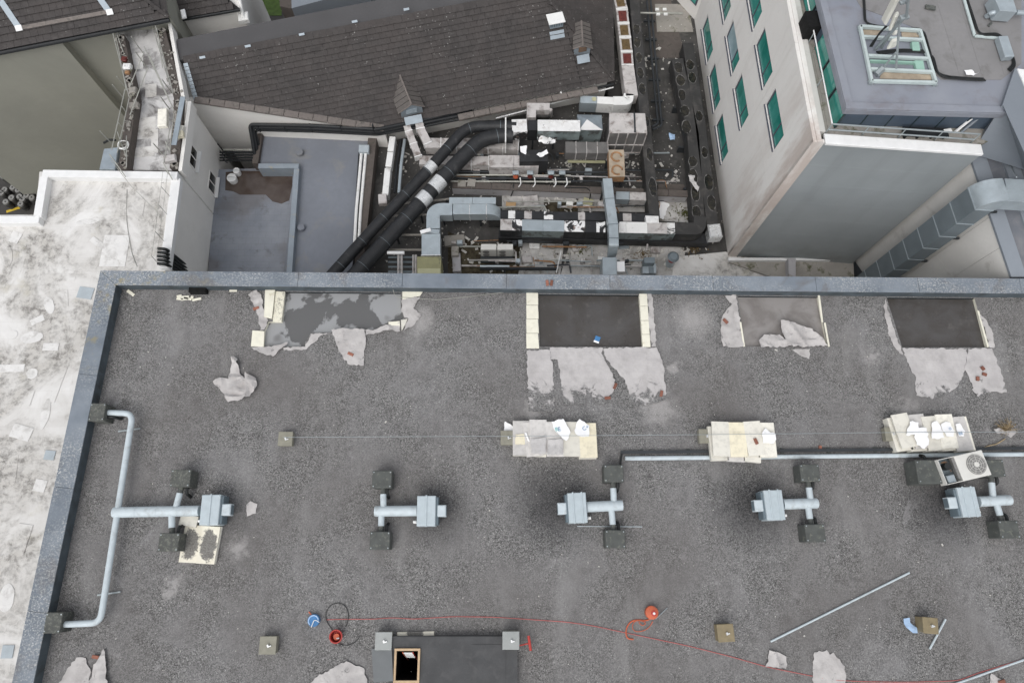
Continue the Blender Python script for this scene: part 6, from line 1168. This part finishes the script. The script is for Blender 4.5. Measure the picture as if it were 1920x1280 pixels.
# ---- deck debris
m = MB()
for k in range(270):
    u, v = random.uniform(700, 1350), random.uniform(225, 515)
    if random.random() < .5: u, v = random.choice(((1245, 200), (1240, 300), (1080, 310), (1000, 385), (870, 490), (1180, 490), (1090, 490), (1250, 345), (1245, 60))); u += random.gauss(0, 28); v += random.gauss(0, 16)
    q = P(u, v, DK2+.02)
    if not (-6 < q.x < 10.4): continue
    s = random.choice((.018, .025, .03, .04, .07)); m.box(q+V((0, 0, s*.3)), (s*random.uniform(1, 2), s, s*.6), random.uniform(0, 3))
for k in range(260):
    u, v = random.choice(((1000, 320), (1080, 310), (1200, 300), (1240, 345), (1010, 385), (960, 470), (1100, 480), (1180, 470), (1260, 470), (900, 480), (1060, 395), (770, 300), (850, 440), (1240, 120), (1330, 455))); q = P(u+random.gauss(0, 26), v+random.gauss(0, 13), DK2+.03)
    if not (-6 < q.x < 10.4): continue
    w_, l_ = random.uniform(.06, .3), random.uniform(.04, .16); m.box(q+V((0, 0, .03)), (w_, l_, .015), rot=Matrix.Rotation(random.uniform(0, 3), 3, 'Z')@Matrix.Rotation(random.uniform(-.3, .3), 3, 'X'))
th = thing('conduit_runs', 'tangle of thin grey and dark conduits threading between the ducts on the deck', 'conduits', P(1000, 340, DK2))
rc = random.Random(4)
for k in range(84):
    u, v = rc.uniform(840, 1180), rc.choice((288, 318, 330, 340, 378, 388, 452, 462, 488, 498)); l_ = rc.uniform(20, 110); z = rc.uniform(-6.8, -6.3)
    a_ = P(u, v, z); b_ = P(u+l_, v+rc.uniform(-3, 3), z); c_ = P(u+l_+rc.uniform(-4, 8), v+rc.choice((-16, 14, 18)), z-.1)
    MB().tube(fillet([a_, b_, c_] if k % 3 else [a_, b_], .12, 3), rc.choice((.02, .03, .045)), 6).build('conduit', rc.choice(('scaffold', 'steel_dark', 'dirty_white', 'rust', 'steel')), th, True)
for k in range(40):
    u, v = rc.uniform(840, 1180), rc.choice((292, 322, 336, 384, 456, 490)); MB().box(P(u, v, -6.5), (rc.uniform(.12, .35), rc.uniform(.1, .25), rc.uniform(.15, .4)), rc.uniform(-.2, .2), ch=.02).build('junction_box', rc.choice(('galv', 'dirty_white', 'steel_dark', 'ac_white')), th)
tag(stuff(m.build('deck_debris', 'debris')), 'pale litter and rubble scattered over the dark plant deck', 'debris')
# ================================================================== white tower
tw = thing('white_tower', 'white-panelled tower block with green windows and a dark metal front', 'building', V((14, 17, DK)))
T0 = V((11.0, 14.19, 0)); td = V((10.74-11.0, 20.33-14.19, 0)).normalized(); tnr = V((-td.y, td.x, 0))       # facade line and its outward side
if tnr.x > 0: tnr = -tnr
TT, TBt = 3.0, -7.0; fx = V((1, -.07, 0)).normalized()
Kk = 13.98                                                     # the facade bends here
bendd = (td+tnr*.62).normalized()
foot = [T0, T0+td*Kk, T0+td*Kk+bendd*5, T0+td*Kk+bendd*5+fx*14, T0+fx*14]
core = [p+V((.14, .14 if i in (0, 4) else -.14, 0)) for i, p in enumerate(foot)]
MB().prism([T0+fx*.13+td*.13, T0+td*Kk+fx*.13, T0+td*Kk+bendd*5+fx*.13, T0+td*Kk+bendd*5+fx*14, T0+fx*6.05+td*.13, ], GZ, 2.55).build('core', 'clad_grey', tw)
zrow = [(-.25, .88), (-3.2, -2.05), (-6.15, -5.0)]; cw = 2.2; cols_ = [1.63+2.93*k for k in range(5)]
skip = {(0, 1), (0, 2)}
# facade panels: one storey-high strip per column, cut round the windows
zb_ = [TT, -1.25, -4.15, TBt]
def panel(s0, s1, z0, z1):
    if s1-s0 < .03 or z1-z0 < .03: return
    g = .004; p, q = T0+td*(s0+g), T0+td*(s1-g); MB().prism([p, q, q-tnr*.13, p-tnr*.13], z0+g, z1-g).build('facade_panel', 'tower_panel', tw)
edges_s = [0, .0]
for ci in range(-1, 5):
    s0 = 0 if ci < 0 else cols_[ci]-.36; s1 = cols_[0]-.36 if ci < 0 else min(Kk, (cols_[ci+1]-.36 if ci < 4 else Kk))
    if s0 >= Kk: continue
    for ri in range(3):
        z1, z0 = zb_[ri], zb_[ri+1]
        if ci < 0 or (ci, ri) in skip or cols_[ci]+cw > Kk-.1: panel(s0, s1, z0, z1); continue
        a, b = cols_[ci], cols_[ci]+cw; w0_, w1_ = zrow[ri]
        panel(s0, a, z0, z1); panel(b, s1, z0, z1); panel(a, b, w1_, z1); panel(a, b, z0, w0_)
        p = T0+td*(a+b)/2-tnr*.10; ang = math.atan2(td.y, td.x); wd_, hh = b-a, w1_-w0_; zc_ = (w0_+w1_)/2
        fr = MB(); fr.box(p+V((0, 0, w1_-.03)), (wd_, .10, .06), ang); fr.box(p+V((0, 0, w0_+.03)), (wd_, .10, .06), ang); fr.box(p+td*(wd_/2-.04)+V((0, 0, zc_)), (.08, .098, hh-.12), ang); fr.box(p-td*(wd_/2-.04)+V((0, 0, zc_)), (.08, .098, hh-.12), ang); fr.box(p+td*(-wd_*.2)+V((0, 0, zc_)), (.05, .096, hh-.12), ang)
        wob = fr.build('window', 'frame_purple', tw); rx = T0+td*(a+b)/2
        MB().box(rx+V((0, 0, w0_-.02))+tnr*.0, (wd_+.04, .11, .03), ang).build('sill', 'frame_purple', wob)
        gl = 'pale_glass' if (ci, ri) == (2, 1) else 'green_glass'
        MB().box(p+tnr*.01+td*(wd_*.14)+V((0, 0, zc_)), (wd_*.66-.04, .03, hh-.12), ang).build('pane', gl, wob); MB().box(p+tnr*.008-td*(wd_*.34)+V((0, 0, zc_)), (wd_*.28-.06, .03, hh-.12), ang).build('pane', 'green_glass', wob)
# bent bay at the far end
for k, (z0, z1) in enumerate(((TBt, -6.2), (-6.2, -5.0), (-5.0, -3.2), (-3.2, -2.05), (-2.05, TT))):
    p = T0+td*(Kk+.01); q = T0+td*Kk+bendd*5; off = .0
    MB().prism([p, q, q+fx*.13, p+fx*.13], z0+.006, z1-.006).build('facade_panel', 'tower_panel' if k not in (1, 3) else 'tower_panel', tw)
p = T0+td*Kk+bendd*.9
for z in (-5.6, -2.6): o = MB().box(p+V((0, 0, z))+tnr*.01, (1.4, .06, 1.1), math.atan2(bendd.y, bendd.x)).build('window', 'frame_purple', tw); MB().box(p+V((0, 0, z))+tnr*.03, (1.25, .06, .95), math.atan2(bendd.y, bendd.x)).build('pane', 'green_glass', o)
# metal front: horizontal sheets, and the corner quoin stones down the left edge
fl = 6.02; nS = 14
for k in range(nS):
    z1 = TT-.13-k*(TT-.13-TBt)/nS; z0 = z1-(TT-.13-TBt)/nS; p, q = T0+fx*.42+td*(.02+.002*(k % 2)), T0+fx*fl+td*(.02+.002*(k % 2)); MB().prism([p, q, q+td*.11, p+td*.11], z0, z1).build('front_sheet', 'tower_metal', tw)
for k in range(9):
    z1 = TT-.02-k*1.11; z0 = z1-1.10; p, q = T0, T0+fx*(.42-.01); MB().prism([p-td*.004, q-td*.004, q+td*.13, p+td*.13], z0, z1).build('quoin_stone', 'tower_panel', tw)
p, q = T0+fx*.0-td*.06, T0+fx*fl-td*.06
MB().prism([T0+fx*.44-td*.05, T0+fx*fl-td*.05, T0+fx*fl+td*.36, T0+fx*.44+td*.36], TT-.13, TT).build('front_coping', 'white_curb', tw, bevel=.02)
MB().prism([T0+fx*.14+td*.45, T0+td*Kk+fx*.14, T0+td*Kk+fx*.52, T0+fx*.52+td*.45], 2.55, TT-.02).build('side_parapet', 'beige_wall', tw)
MB().prism([T0+fx*.14+td*.0, T0+td*Kk+fx*.14, T0+td*Kk+fx*.3, T0+fx*.3], TT-.02, TT+.02).build('side_coping', 'tower_panel', tw)
MB().prism([T0+fx*.5+td*.4, T0+td*Kk+fx*.5, T0+td*Kk+fx*9, T0+td*1.5+fx*9, T0+td*.4+fx*5.9], 2.50, 2.88).build('terrace', 'concrete', tw)
for k in range(7):
    p = T0+td*(1.2+k*1.8)+fx*.95; MB().box(p+V((0, 0, 2.89)), (.55, 1.74, .03), math.atan2(td.y, td.x)-math.pi/2).build('paving_slab', 'concrete', tw)
# railings
rl_ = thing('terrace_railing', 'thin galvanised double railing round the edge of the tower terrace', 'railing', T0+fx*.5+td*.4+V((0, 0, TT)))
p0_, p1_, p2_ = T0+fx*.55+td*.45, T0+fx*(fl-.3)+td*.45, T0+fx*.55+td*12
for z in (TT+.12, TT+.45): MB().tube([p0_+V((0, 0, z)), p1_+V((0, 0, z))], .03, 8).build('rail', 'steel', rl_, True)
MB().tube([p0_+V((0, 0, TT+.45)), p2_+V((0, 0, TT+.45))], .025, 8).build('rail', 'white_curb', rl_, True)
for k in range(5): q = p0_.lerp(p1_, k/4); MB().tube([q+V((0, 0, TT-.1)), q+V((0, 0, TT+.47))], .022, 6).build('post', 'steel', rl_, True)
for k in range(1, 6): q = p0_.lerp(p2_, k/6); MB().tube([q+V((0, 0, TT-.3)), q+V((0, 0, TT+.45))], .022, 6).build('post', 'steel', rl_, True)
# penthouse
pz_ = 4.0; ph = thing('penthouse', 'set-back penthouse with a blue-grey edged flat roof on the tower', 'building', P(1720, 120, 2.6))
r4 = [P(1586, 206, pz_), P(1888, 214, pz_), P(1990, -60, pz_), P(1520, -60, pz_)]
rin = (r4[1]-r4[0]).normalized(); rup = (r4[3]-r4[0]).normalized()
w4 = [r4[0]+rin*.12+rup*.15, r4[1]+rup*.15, r4[2], r4[3]+rin*.12]
MB().prism(w4, 2.85, pz_-.2).build('wall', 'pent_clad', ph); MB().prism(r4, pz_-.26, pz_).build('roof_slab', 'pent_roof', ph, bevel=.02)
for a, b in ((r4[0], r4[1]), (r4[0]+rup*.1, r4[3])): curb(ph, a.lerp(b, 0)+(rup*.14 if b is r4[1] else rin*.14), b+(rup*.14 if b is r4[1] else rin*.14), .26, pz_-.01, pz_+.07 if b is r4[1] else pz_+.066, 'pent_roof', 'roof_edge')
zv = ZS(1440, 0, 4)
MB().prism(XY([zv(*p) for p in ((700,60),(640,-40),(1900,-60),(1900,480),(1750,600),(1300,600),(1250,560),(1180,240))], pz_+.01), pz_-.02, pz_+.015).build('felt_field', 'pent_felt', ph)
for k in range(3): a, b = P(1760+k*40, 10-k*4, pz_+.02), P(1800+k*42, 140, pz_+.02); d = b-a; MB().box((a+b)/2, (d.length, .05, .006), math.atan2(d.y, d.x)).build('felt_seam', 'pent_felt', ph)
# strip windows on the left side, cladding joints on the front
le = (r4[3]-r4[0]); lw2 = (r4[0]+rin*.12+rup*.15); lw2.z = 0
out_ = V((-rup.y, rup.x, 0)); out_ = out_ if out_.x < 0 else -out_
zwin = (2.95, pz_-.27)
for k in range(9):
    c0 = lw2+rup*(.35+k*1.18); 
    if k == 3: MB().box(c0+rup*.1+out_*.25+V((0, 0, 3.3)), (.7, .5, .7), math.atan2(rup.y, rup.x)).build('dark_hood', 'black_hole', ph); continue
    wf = MB().box(c0+rup*.05+out_*.02+V((0, 0, 3.32)), (1.12, .06, .82), math.atan2(rup.y, rup.x)).build('window', 'frame_dark', ph); MB().box(c0+rup*.05+out_*.045+V((0, 0, 3.32)), (1.02, .03, .72), math.atan2(rup.y, rup.x)).build('pane', 'green_glass', wf)
fo = V((rin.y, -rin.x, 0)); fo = fo if fo.y < 0 else -fo
for k in range(1, 6): q = w4[0].lerp(w4[1], k/6); q.z = 0; MB().box(q+fo*.01+V((0, 0, 3.3)), (.03, .03, .85), math.atan2(rin.y, rin.x)).build('cladding_joint', 'frame_dark', ph)
# bench-like things on the terrace in front
q = P(1735, 248, 3.05); th = thing('terrace_bench', 'dark bench with a blue bag in the shade of the penthouse', 'bench', V((q.x, q.y, 2.62)))
MB().box(q, (1.6, .35, .08), -.03).build('seat', 'gutter_black', th)
for s in (-.7, -.25, .25, .7): MB().box(q+V((s, -.02, -.15)), (.06, .3, .26), -.03).build('leg', 'gutter_black', th)
q2 = P(1700, 245, 3.0); tag(MB().box(q2+V((0, 0, .02)), (.16, .12, .14), .3, ch=.03).build('blue_bag', 'blue'), 'tiny blue bag on the terrace bench', 'bag'); tag(MB().box(P(1776, 246, 3.05), (.28, .14, .16), .2, ch=.03).build('white_lamp', 'white_paint'), 'small white lamp on the terrace bench', 'lamp')
th = thing('terrace_pipe', 'pale sloping pipe pair at the right end of the terrace', 'pipe', P(1800, 250, 2.7))
for k in (0, 6): MB().tube([P(1783+k*2, 254, 2.75), P(1832+k*2, 214, 3.6)], .05, 8).build('pipe', 'clad_grey' if k else 'white_curb', th, True)
# skylight frame
zx = ZS(1600, 0, 8); zk = pz_+.18
sf = thing('roof_frame', 'pale green-grey ladder-like steel frame bolted on the penthouse roof', 'frame', P(1680, 100, pz_))
def bar(a, b, par=sf, z=zk, w_=.09, h_=.12, mat='frp', nm='beam'):
    p, q = P(*zx(*a), z), P(*zx(*b), z); d = q-p; MB().box((p+q)/2-V((0, 0, h_/2)), (d.length, w_, h_), math.atan2(d.y, d.x)).build(nm, mat, par)
bar((110, 375), (285, 1210)); bar((1010, 440), (1250, 1230)); bar((110, 385), (300, 395)); bar((285, 1205), (1255, 1230)); bar((150, 540), (1060, 590), z=zk-.003); bar((230, 825), (1150, 870), z=zk-.003); bar((270, 1025), (1200, 1070), z=zk-.003); bar((120, 388), (1010, 445), z=zk-.006)
bar((250, 905), (975, 935), mat='mint', z=zk-.06, w_=.06); bar((985, 910), (1010, 1050), mat='mint', z=zk-.05, w_=.3); bar((930, 630), (950, 760), mat='mint', z=zk-.05, w_=.26)
for p4 in (((140,410),(420,420),(400,530),(160,530)), ((720,450),(1000,470),(1030,560),(730,560)), ((420,1060),(1180,1085),(1190,1200),(400,1180))): MB().prism(XY([zx(*p) for p in p4], pz_+.03), pz_+.012, pz_+.03).build('infill_board', 'tan_board', sf)
for a in ((120, 390), (285, 1205), (1250, 1228), (1015, 450)): q = P(*zx(*a), zk); MB().box(V((q.x, q.y, pz_+.05)), (.16, .16, .1)).build('foot', 'steel', sf)
# antenna mast
mast = thing('antenna_mast', 'tripod mast with long cream panel antennas above the frame', 'antenna', P(1655, 98, pz_))
mz = lambda a, z: P(*zx(*a), z)
mb_ = mz((330, 740), 4.1); top = mz((830, 60), 7.0)
MB().tube([mb_, mz((760, 270), 6.2)], .06, 10).build('pole', 'steel', mast, True); MB().tube([mz((800, 250), 6.3), mz((825, -30), 7.2)], .05, 8).build('pole', 'steel', mast, True); MB().tube([mz((420, 720), 4.2), mz((690, 300), 6.0)], .05, 8).build('pole', 'steel', mast, True)
MB().tube([mz((690, 350), 5.8), mz((640, 1040), 4.15)], .04, 8).build('brace', 'steel', mast, True); MB().tube([mz((640, 790), 4.9), mz((430, 1040), 4.15)], .035, 8).build('brace', 'steel', mast, True); MB().tube([mz((340, 1120), 4.1), mz((440, 1030), 4.2)], .12, 6).build('foot_plate', 'steel', mast)
def ant(a, b, wd, nm_, zA=5.0, zB=6.3):
    p, q = mz(a, zA), mz(b, zB); d = q-p; rot = d.to_track_quat('X', 'Z').to_matrix(); MB().box((p+q)/2, (d.length, wd, .14), rot=rot, ch=.05).build(nm_, 'antenna_white', mast, bevel=.02)
ant((460, 330), (660, -60), .30, 'panel_antenna', 5.6, 6.8); ant((560, 430), (650, 210), .24, 'panel_antenna', 5.4, 6.0); ant((560, 720), (640, 580), .32, 'radio_box', 4.5, 4.9); ant((600, 500), (660, 490), .2, 'radio_box', 5, 5.1)
MB().box(mz((760, 265), 6.2), (.3, .16, .16), .3, ch=.03).build('clamp', 'steel', mast); MB().box(mz((740, 40), 6.9), (.2, .12, .12), .3, ch=.03).build('clamp', 'steel', mast)
for k in range(3): MB().tube(fillet([mz((480+k*12, 400), 5.4), mz((420-k*10, 480), 5.0), mz((300+k*12, 620), 4.4), mz((250+k*14, 700), 4.15)], .3), .028, 6).build('cable', 'rubber', mast, True)
# cables over the penthouse roof
cbz = pz_+.06
def cables(label, pts, n=3, r=.03, z=cbz):
    th = thing('roof_cables', label, 'cables', P(*pts[0], pz_), 'cable runs on the penthouse roof')
    for k in range(n): MB().tube(fillet([P(u+k*2.2, v+k*2.0, z+.02*k) for u, v in pts], .3), r, 6).build('cable', 'rubber', th, True)
cables('black cables looping along the top and right of the roof frame', [zx(*p) for p in ((150,-20),(170,340),(350,390),(700,420),(1000,430),(1060,500),(1130,740),(1200,1000),(1280,1110),(1440,1150))], 2)
cables('black cables from the mast foot across the frame', [zx(*p) for p in ((350,780),(700,740),(1080,760),(1170,830),(1230,1060),(1330,1140),(1700,1170),(1950,1180))], 3)
cables('black cables along the rear tray of the penthouse roof', [zv(*p) for p in ((1480,-20),(1530,130),(1560,220),(1600,255),(1720,250),(1760,280),(1830,430),(1840,480),(1800,520))], 3, .026)
th = thing('roof_tray', 'pale cable tray with a box cover on the penthouse roof', 'cable tray', P(1880, 85, pz_))
for a, b in (((1465,-20),(1550,270)), ((1550,272),(1740,290))): p, q = P(*zv(*a), pz_+.08), P(*zv(*b), pz_+.08); d = q-p; MB().box((p+q)/2, (d.length, .09, .05), math.atan2(d.y, d.x)).build('tray', 'frp', th)
p, q = P(*zv(1765, 270), pz_+.3), P(*zv(1815, 425), pz_+.3); d = q-p; MB().box((p+q)/2-V((0, 0, .12)), (d.length, .34, .26), math.atan2(d.y, d.x), ch=.02).build('cover', 'galv', th, bevel=.02)
th = thing('roof_unit', 'pale box duct unit with round pipes at the top right corner', 'ventilation unit', P(1900, 20, pz_)); vbox(th, [zv(*p) for p in ((1690,-40),(1830,-40),(1870,90),(1740,80))], pz_+.1, pz_+.6, 'galv', 'casing')
MB().tube(fillet([P(*zv(1760, 90), pz_+.35), P(*zv(1680, 95), pz_+.35), P(*zv(1640, 125), pz_+.1)], .15), .09, 10).build('pipe', 'galv', th, True); MB().tube([P(*zv(1860, 95), pz_+.35), P(*zv(1940, 100), pz_+.35)], .09, 10).build('pipe', 'galv', th, True)
tag(MB().box(P(*zv(1218, 58), pz_+.08), (.36, .16, .12), -.2, ch=.03).build('black_block', 'cowl'), 'small black block lying on the penthouse roof', 'block'); tag(MB().box(P(*zv(1665, 185), pz_+.06), (.2, .08, .08), .8, ch=.02).build('black_block', 'cowl'), 'small black clip near the rear cable tray', 'block')
tag(sheet('white_rag', XY([zv(*p) for p in ((1465,535),(1530,530),(1545,555),(1580,545),(1540,570),(1480,568))], pz_+.06), pz_+.03, .05, 'paper', seed=3, cell=.05, ridge=.04), 'white torn plastic on the penthouse roof', 'rag')
# grey clad shaft at the right edge
cs_ = thing('clad_shaft', 'plain grey clad wall rising at the right edge beside the penthouse', 'wall', P(1900, 250, 2.6)); tq = XY(((1892, 140), (1906, 127), (2050, 150), (2050, 330), (1945, 300)), 5.0)
tl = [V((*(p.xy*(25-2.3)/(25-5.0)*0+p.xy), 0)) for p in tq]
m = MB(); bt = XY(((1822, 288), (1836, 230), (2000, 200), (2000, 330), (1920, 318)), 2.3)
tp5 = XY(((1880, 196), (1903, 128), (2060, 150), (2060, 330), (1925, 296)), 4.2)
m.add(bt+tp5, [[0, 1, 2, 3, 4][::-1], [5, 6, 7, 8, 9]]+[[i, (i+1) % 5, (i+1) % 5+5, i+5] for i in range(5)]); m.build('cladding', 'clad_grey', cs_)
a, b = tp5[1], tp5[2]; MB().prism([tp5[1]+V((.05, -.05, 0)), tp5[2], tp5[3], tp5[4]+V((.1, .1, 0)), tp5[4].lerp(tp5[1], .5)+V((.5, 0, 0))], 4.2, 4.24).build('capping', 'white_curb', cs_)
# ================================================================== wing to the right: beige wall, roof and riser duct
wg = thing('beige_wing', 'lower wing with a beige panelled wall and blue-grey roof right of the tower', 'building', V((20, 12, DK)))
W0 = P(1597, 480, -7.0); W0.z = 0; We = P(1895, 523, .3); We.z = 0; We.y += .05
ZA, ZB, nW = 2.2, .35, 4                                        # the wall head falls towards the flat roof
tz = lambda f: ZA+(ZB-ZA)*f
nrm_ = V((We.y-W0.y, W0.x-We.x, 0)).normalized(); nrm_ = nrm_ if nrm_.x > 0 else -nrm_
for k in range(nW):
    f0, f1 = (k+.004)/nW, (k+.996)/nW; p, q = W0.lerp(We, f0), W0.lerp(We, f1)
    for z0, z1 in ((-7, -4.6), (-4.6, -2.2), (-2.2, None)):
        a1, b1 = (tz(f0), tz(f1)) if z1 is None else (z1-.006, z1-.006); v8 = [V((p.x, p.y, z0)), V((q.x, q.y, z0)), V((q.x, q.y, b1)), V((p.x, p.y, a1))]
        MB().add(v8+[x+nrm_*.12 for x in v8], [[0,1,2,3],[7,6,5,4],[4,5,1,0],[5,6,2,1],[6,7,3,2],[7,4,0,3]]).build('wall_panel', 'beige_wall', wg)
def slope_slab(o0, o1, y0=0., y1=0., th_=.12, lift=0.):
    r_ = [W0+nrm_*0+V((o0, 0, ZA+lift)), We+V((o0, 0, ZB+lift)), We+V((o1, 0, ZB+lift)), W0+V((o1, 0, ZA+lift))]
    return MB().add([x-V((0, 0, th_)) for x in r_]+r_, [[0,1,2,3],[7,6,5,4],[4,5,1,0],[5,6,2,1],[6,7,3,2],[7,4,0,3]])
slope_slab(.05, 16, th_=2.5, lift=-.06).build('roof_surface', 'wing_roof', wg)
slope_slab(-.03, .55, th_=.1, lift=.05).build('roof_edge', 'clad_grey', wg); slope_slab(1.15, 1.7, th_=.1, lift=.03).build('roof_panel', 'clad_grey', wg)
MB().prism([W0+nrm_*.13, We+nrm_*.13, We+V((14, 0, 0)), W0+V((14, 0, 0))], GZ, -2.3).build('core', 'clad_grey', wg)
WT = 1.7
q = P(1866, 303, WT+.15); tag(MB().box(q, (.16, .12, .2), .2, ch=.02).build('orange_marker', 'orange'), 'small orange marker on the wing roof', 'marker')
# vertical riser duct: photo corners of its near faces give the plan
rz_ = -3.0
dA, dB, dC = P(1815, 352, 1.9), P(1829, 393, 1.9), P(1862, 395, 1.9)
dD = dA+(dC-dB)
rs = thing('riser_duct', 'large galvanised duct rising up the beige wall and bending right over the wing roof', 'duct', V((dB.x, dB.y, DK)))
nsec = 8; z1 = 1.9; z0 = -7.0
for k in range(nsec):
    a_, b_ = z0+(z1-z0)*k/nsec, z0+(z1-z0)*(k+1)/nsec; MB().prism([dA, dB, dC, dD], a_+.006, b_-.006).build('duct_section', 'galv_dark', rs, bevel=.01)
    cen = (dA+dB+dC+dD)/4; MB().prism([p+(p-cen)*.035 for p in (dA, dB, dC, dD)], b_-.03, b_+.02).build('flange', 'galv', rs)
    if k % 2: MB().box(V((dC.x+.12, dC.y+.05, b_-.2)), (.3, .08, .08)).build('bracket', 'steel_dark', rs)
cen = (dA+dB+dC+dD)/4; hx = (dC-dB).normalized(); wx = (dC-dB).length; m = MB(); rings = []; R1 = .12; up_ = V((0, 0, 1))
piv = [dC+hx*R1, dD+hx*R1]      # inner side pivots
for k in range(9):
    t_ = k*math.pi/2/8; c, s = math.cos(t_), math.sin(t_)
    f = lambda base, r: base+hx*(-r*c)+up_*(r*s)
    rings.append([f(piv[0], R1+wx), f(piv[0], R1), f(piv[1], R1), f(piv[1], R1+wx)])
vs = [p for g in rings for p in g]; fs = []
for i in range(8): fs += [[i*4+(k+1) % 4, i*4+k, (i+1)*4+k, (i+1)*4+(k+1) % 4] for k in range(4)]
m.add(vs, fs+[[0, 1, 2, 3], [35, 34, 33, 32]]).build('elbow', 'galv', rs, True)
tp_c = (rings[-1][0]+rings[-1][3])/2; yw = (dD-dC).length
for k in range(3): MB().duct([tp_c+hx*(k*1.0+.006), tp_c+hx*(k*1.0+.994)], yw, wx).build('duct_section', 'galv', rs, bevel=.01)
MB().tube([P(1893, 305, WT+.1), P(1906, 332, 2.9)], .02, 6).build('stay', 'steel', rs)
# ledge and stained wall foot below the tower front
lg = thing('stained_ledge', 'pale concrete ledge with green stains at the foot of the dark tower front', 'ledge', P(1540, 495, DK)); MB().prism(XY(((1368, 484), (1600, 486), (1602, 530), (1480, 530), (1368, 492)), -6.9), -7.6, -6.9).build('ledge', 'concrete', lg); MB().prism(XY(((1478, 484), (1492, 484), (1492, 530), (1480, 530)), -6.5), -6.9, -6.5).build('upstand', 'lilac_wall', lg); MB().prism(XY(((1366, 483), (1600, 484), (1600, 488), (1366, 488)), -6.7), -6.9, -6.7).build('kerb', 'white_curb', lg)
struct(MB().prism([V((11.4, 9.5, 0)), V((17, 9.5, 0)), V((17, 14.3, 0)), V((11.4, 14.3, 0))], GZ, -7.05).build('side_yard', 'screed'))
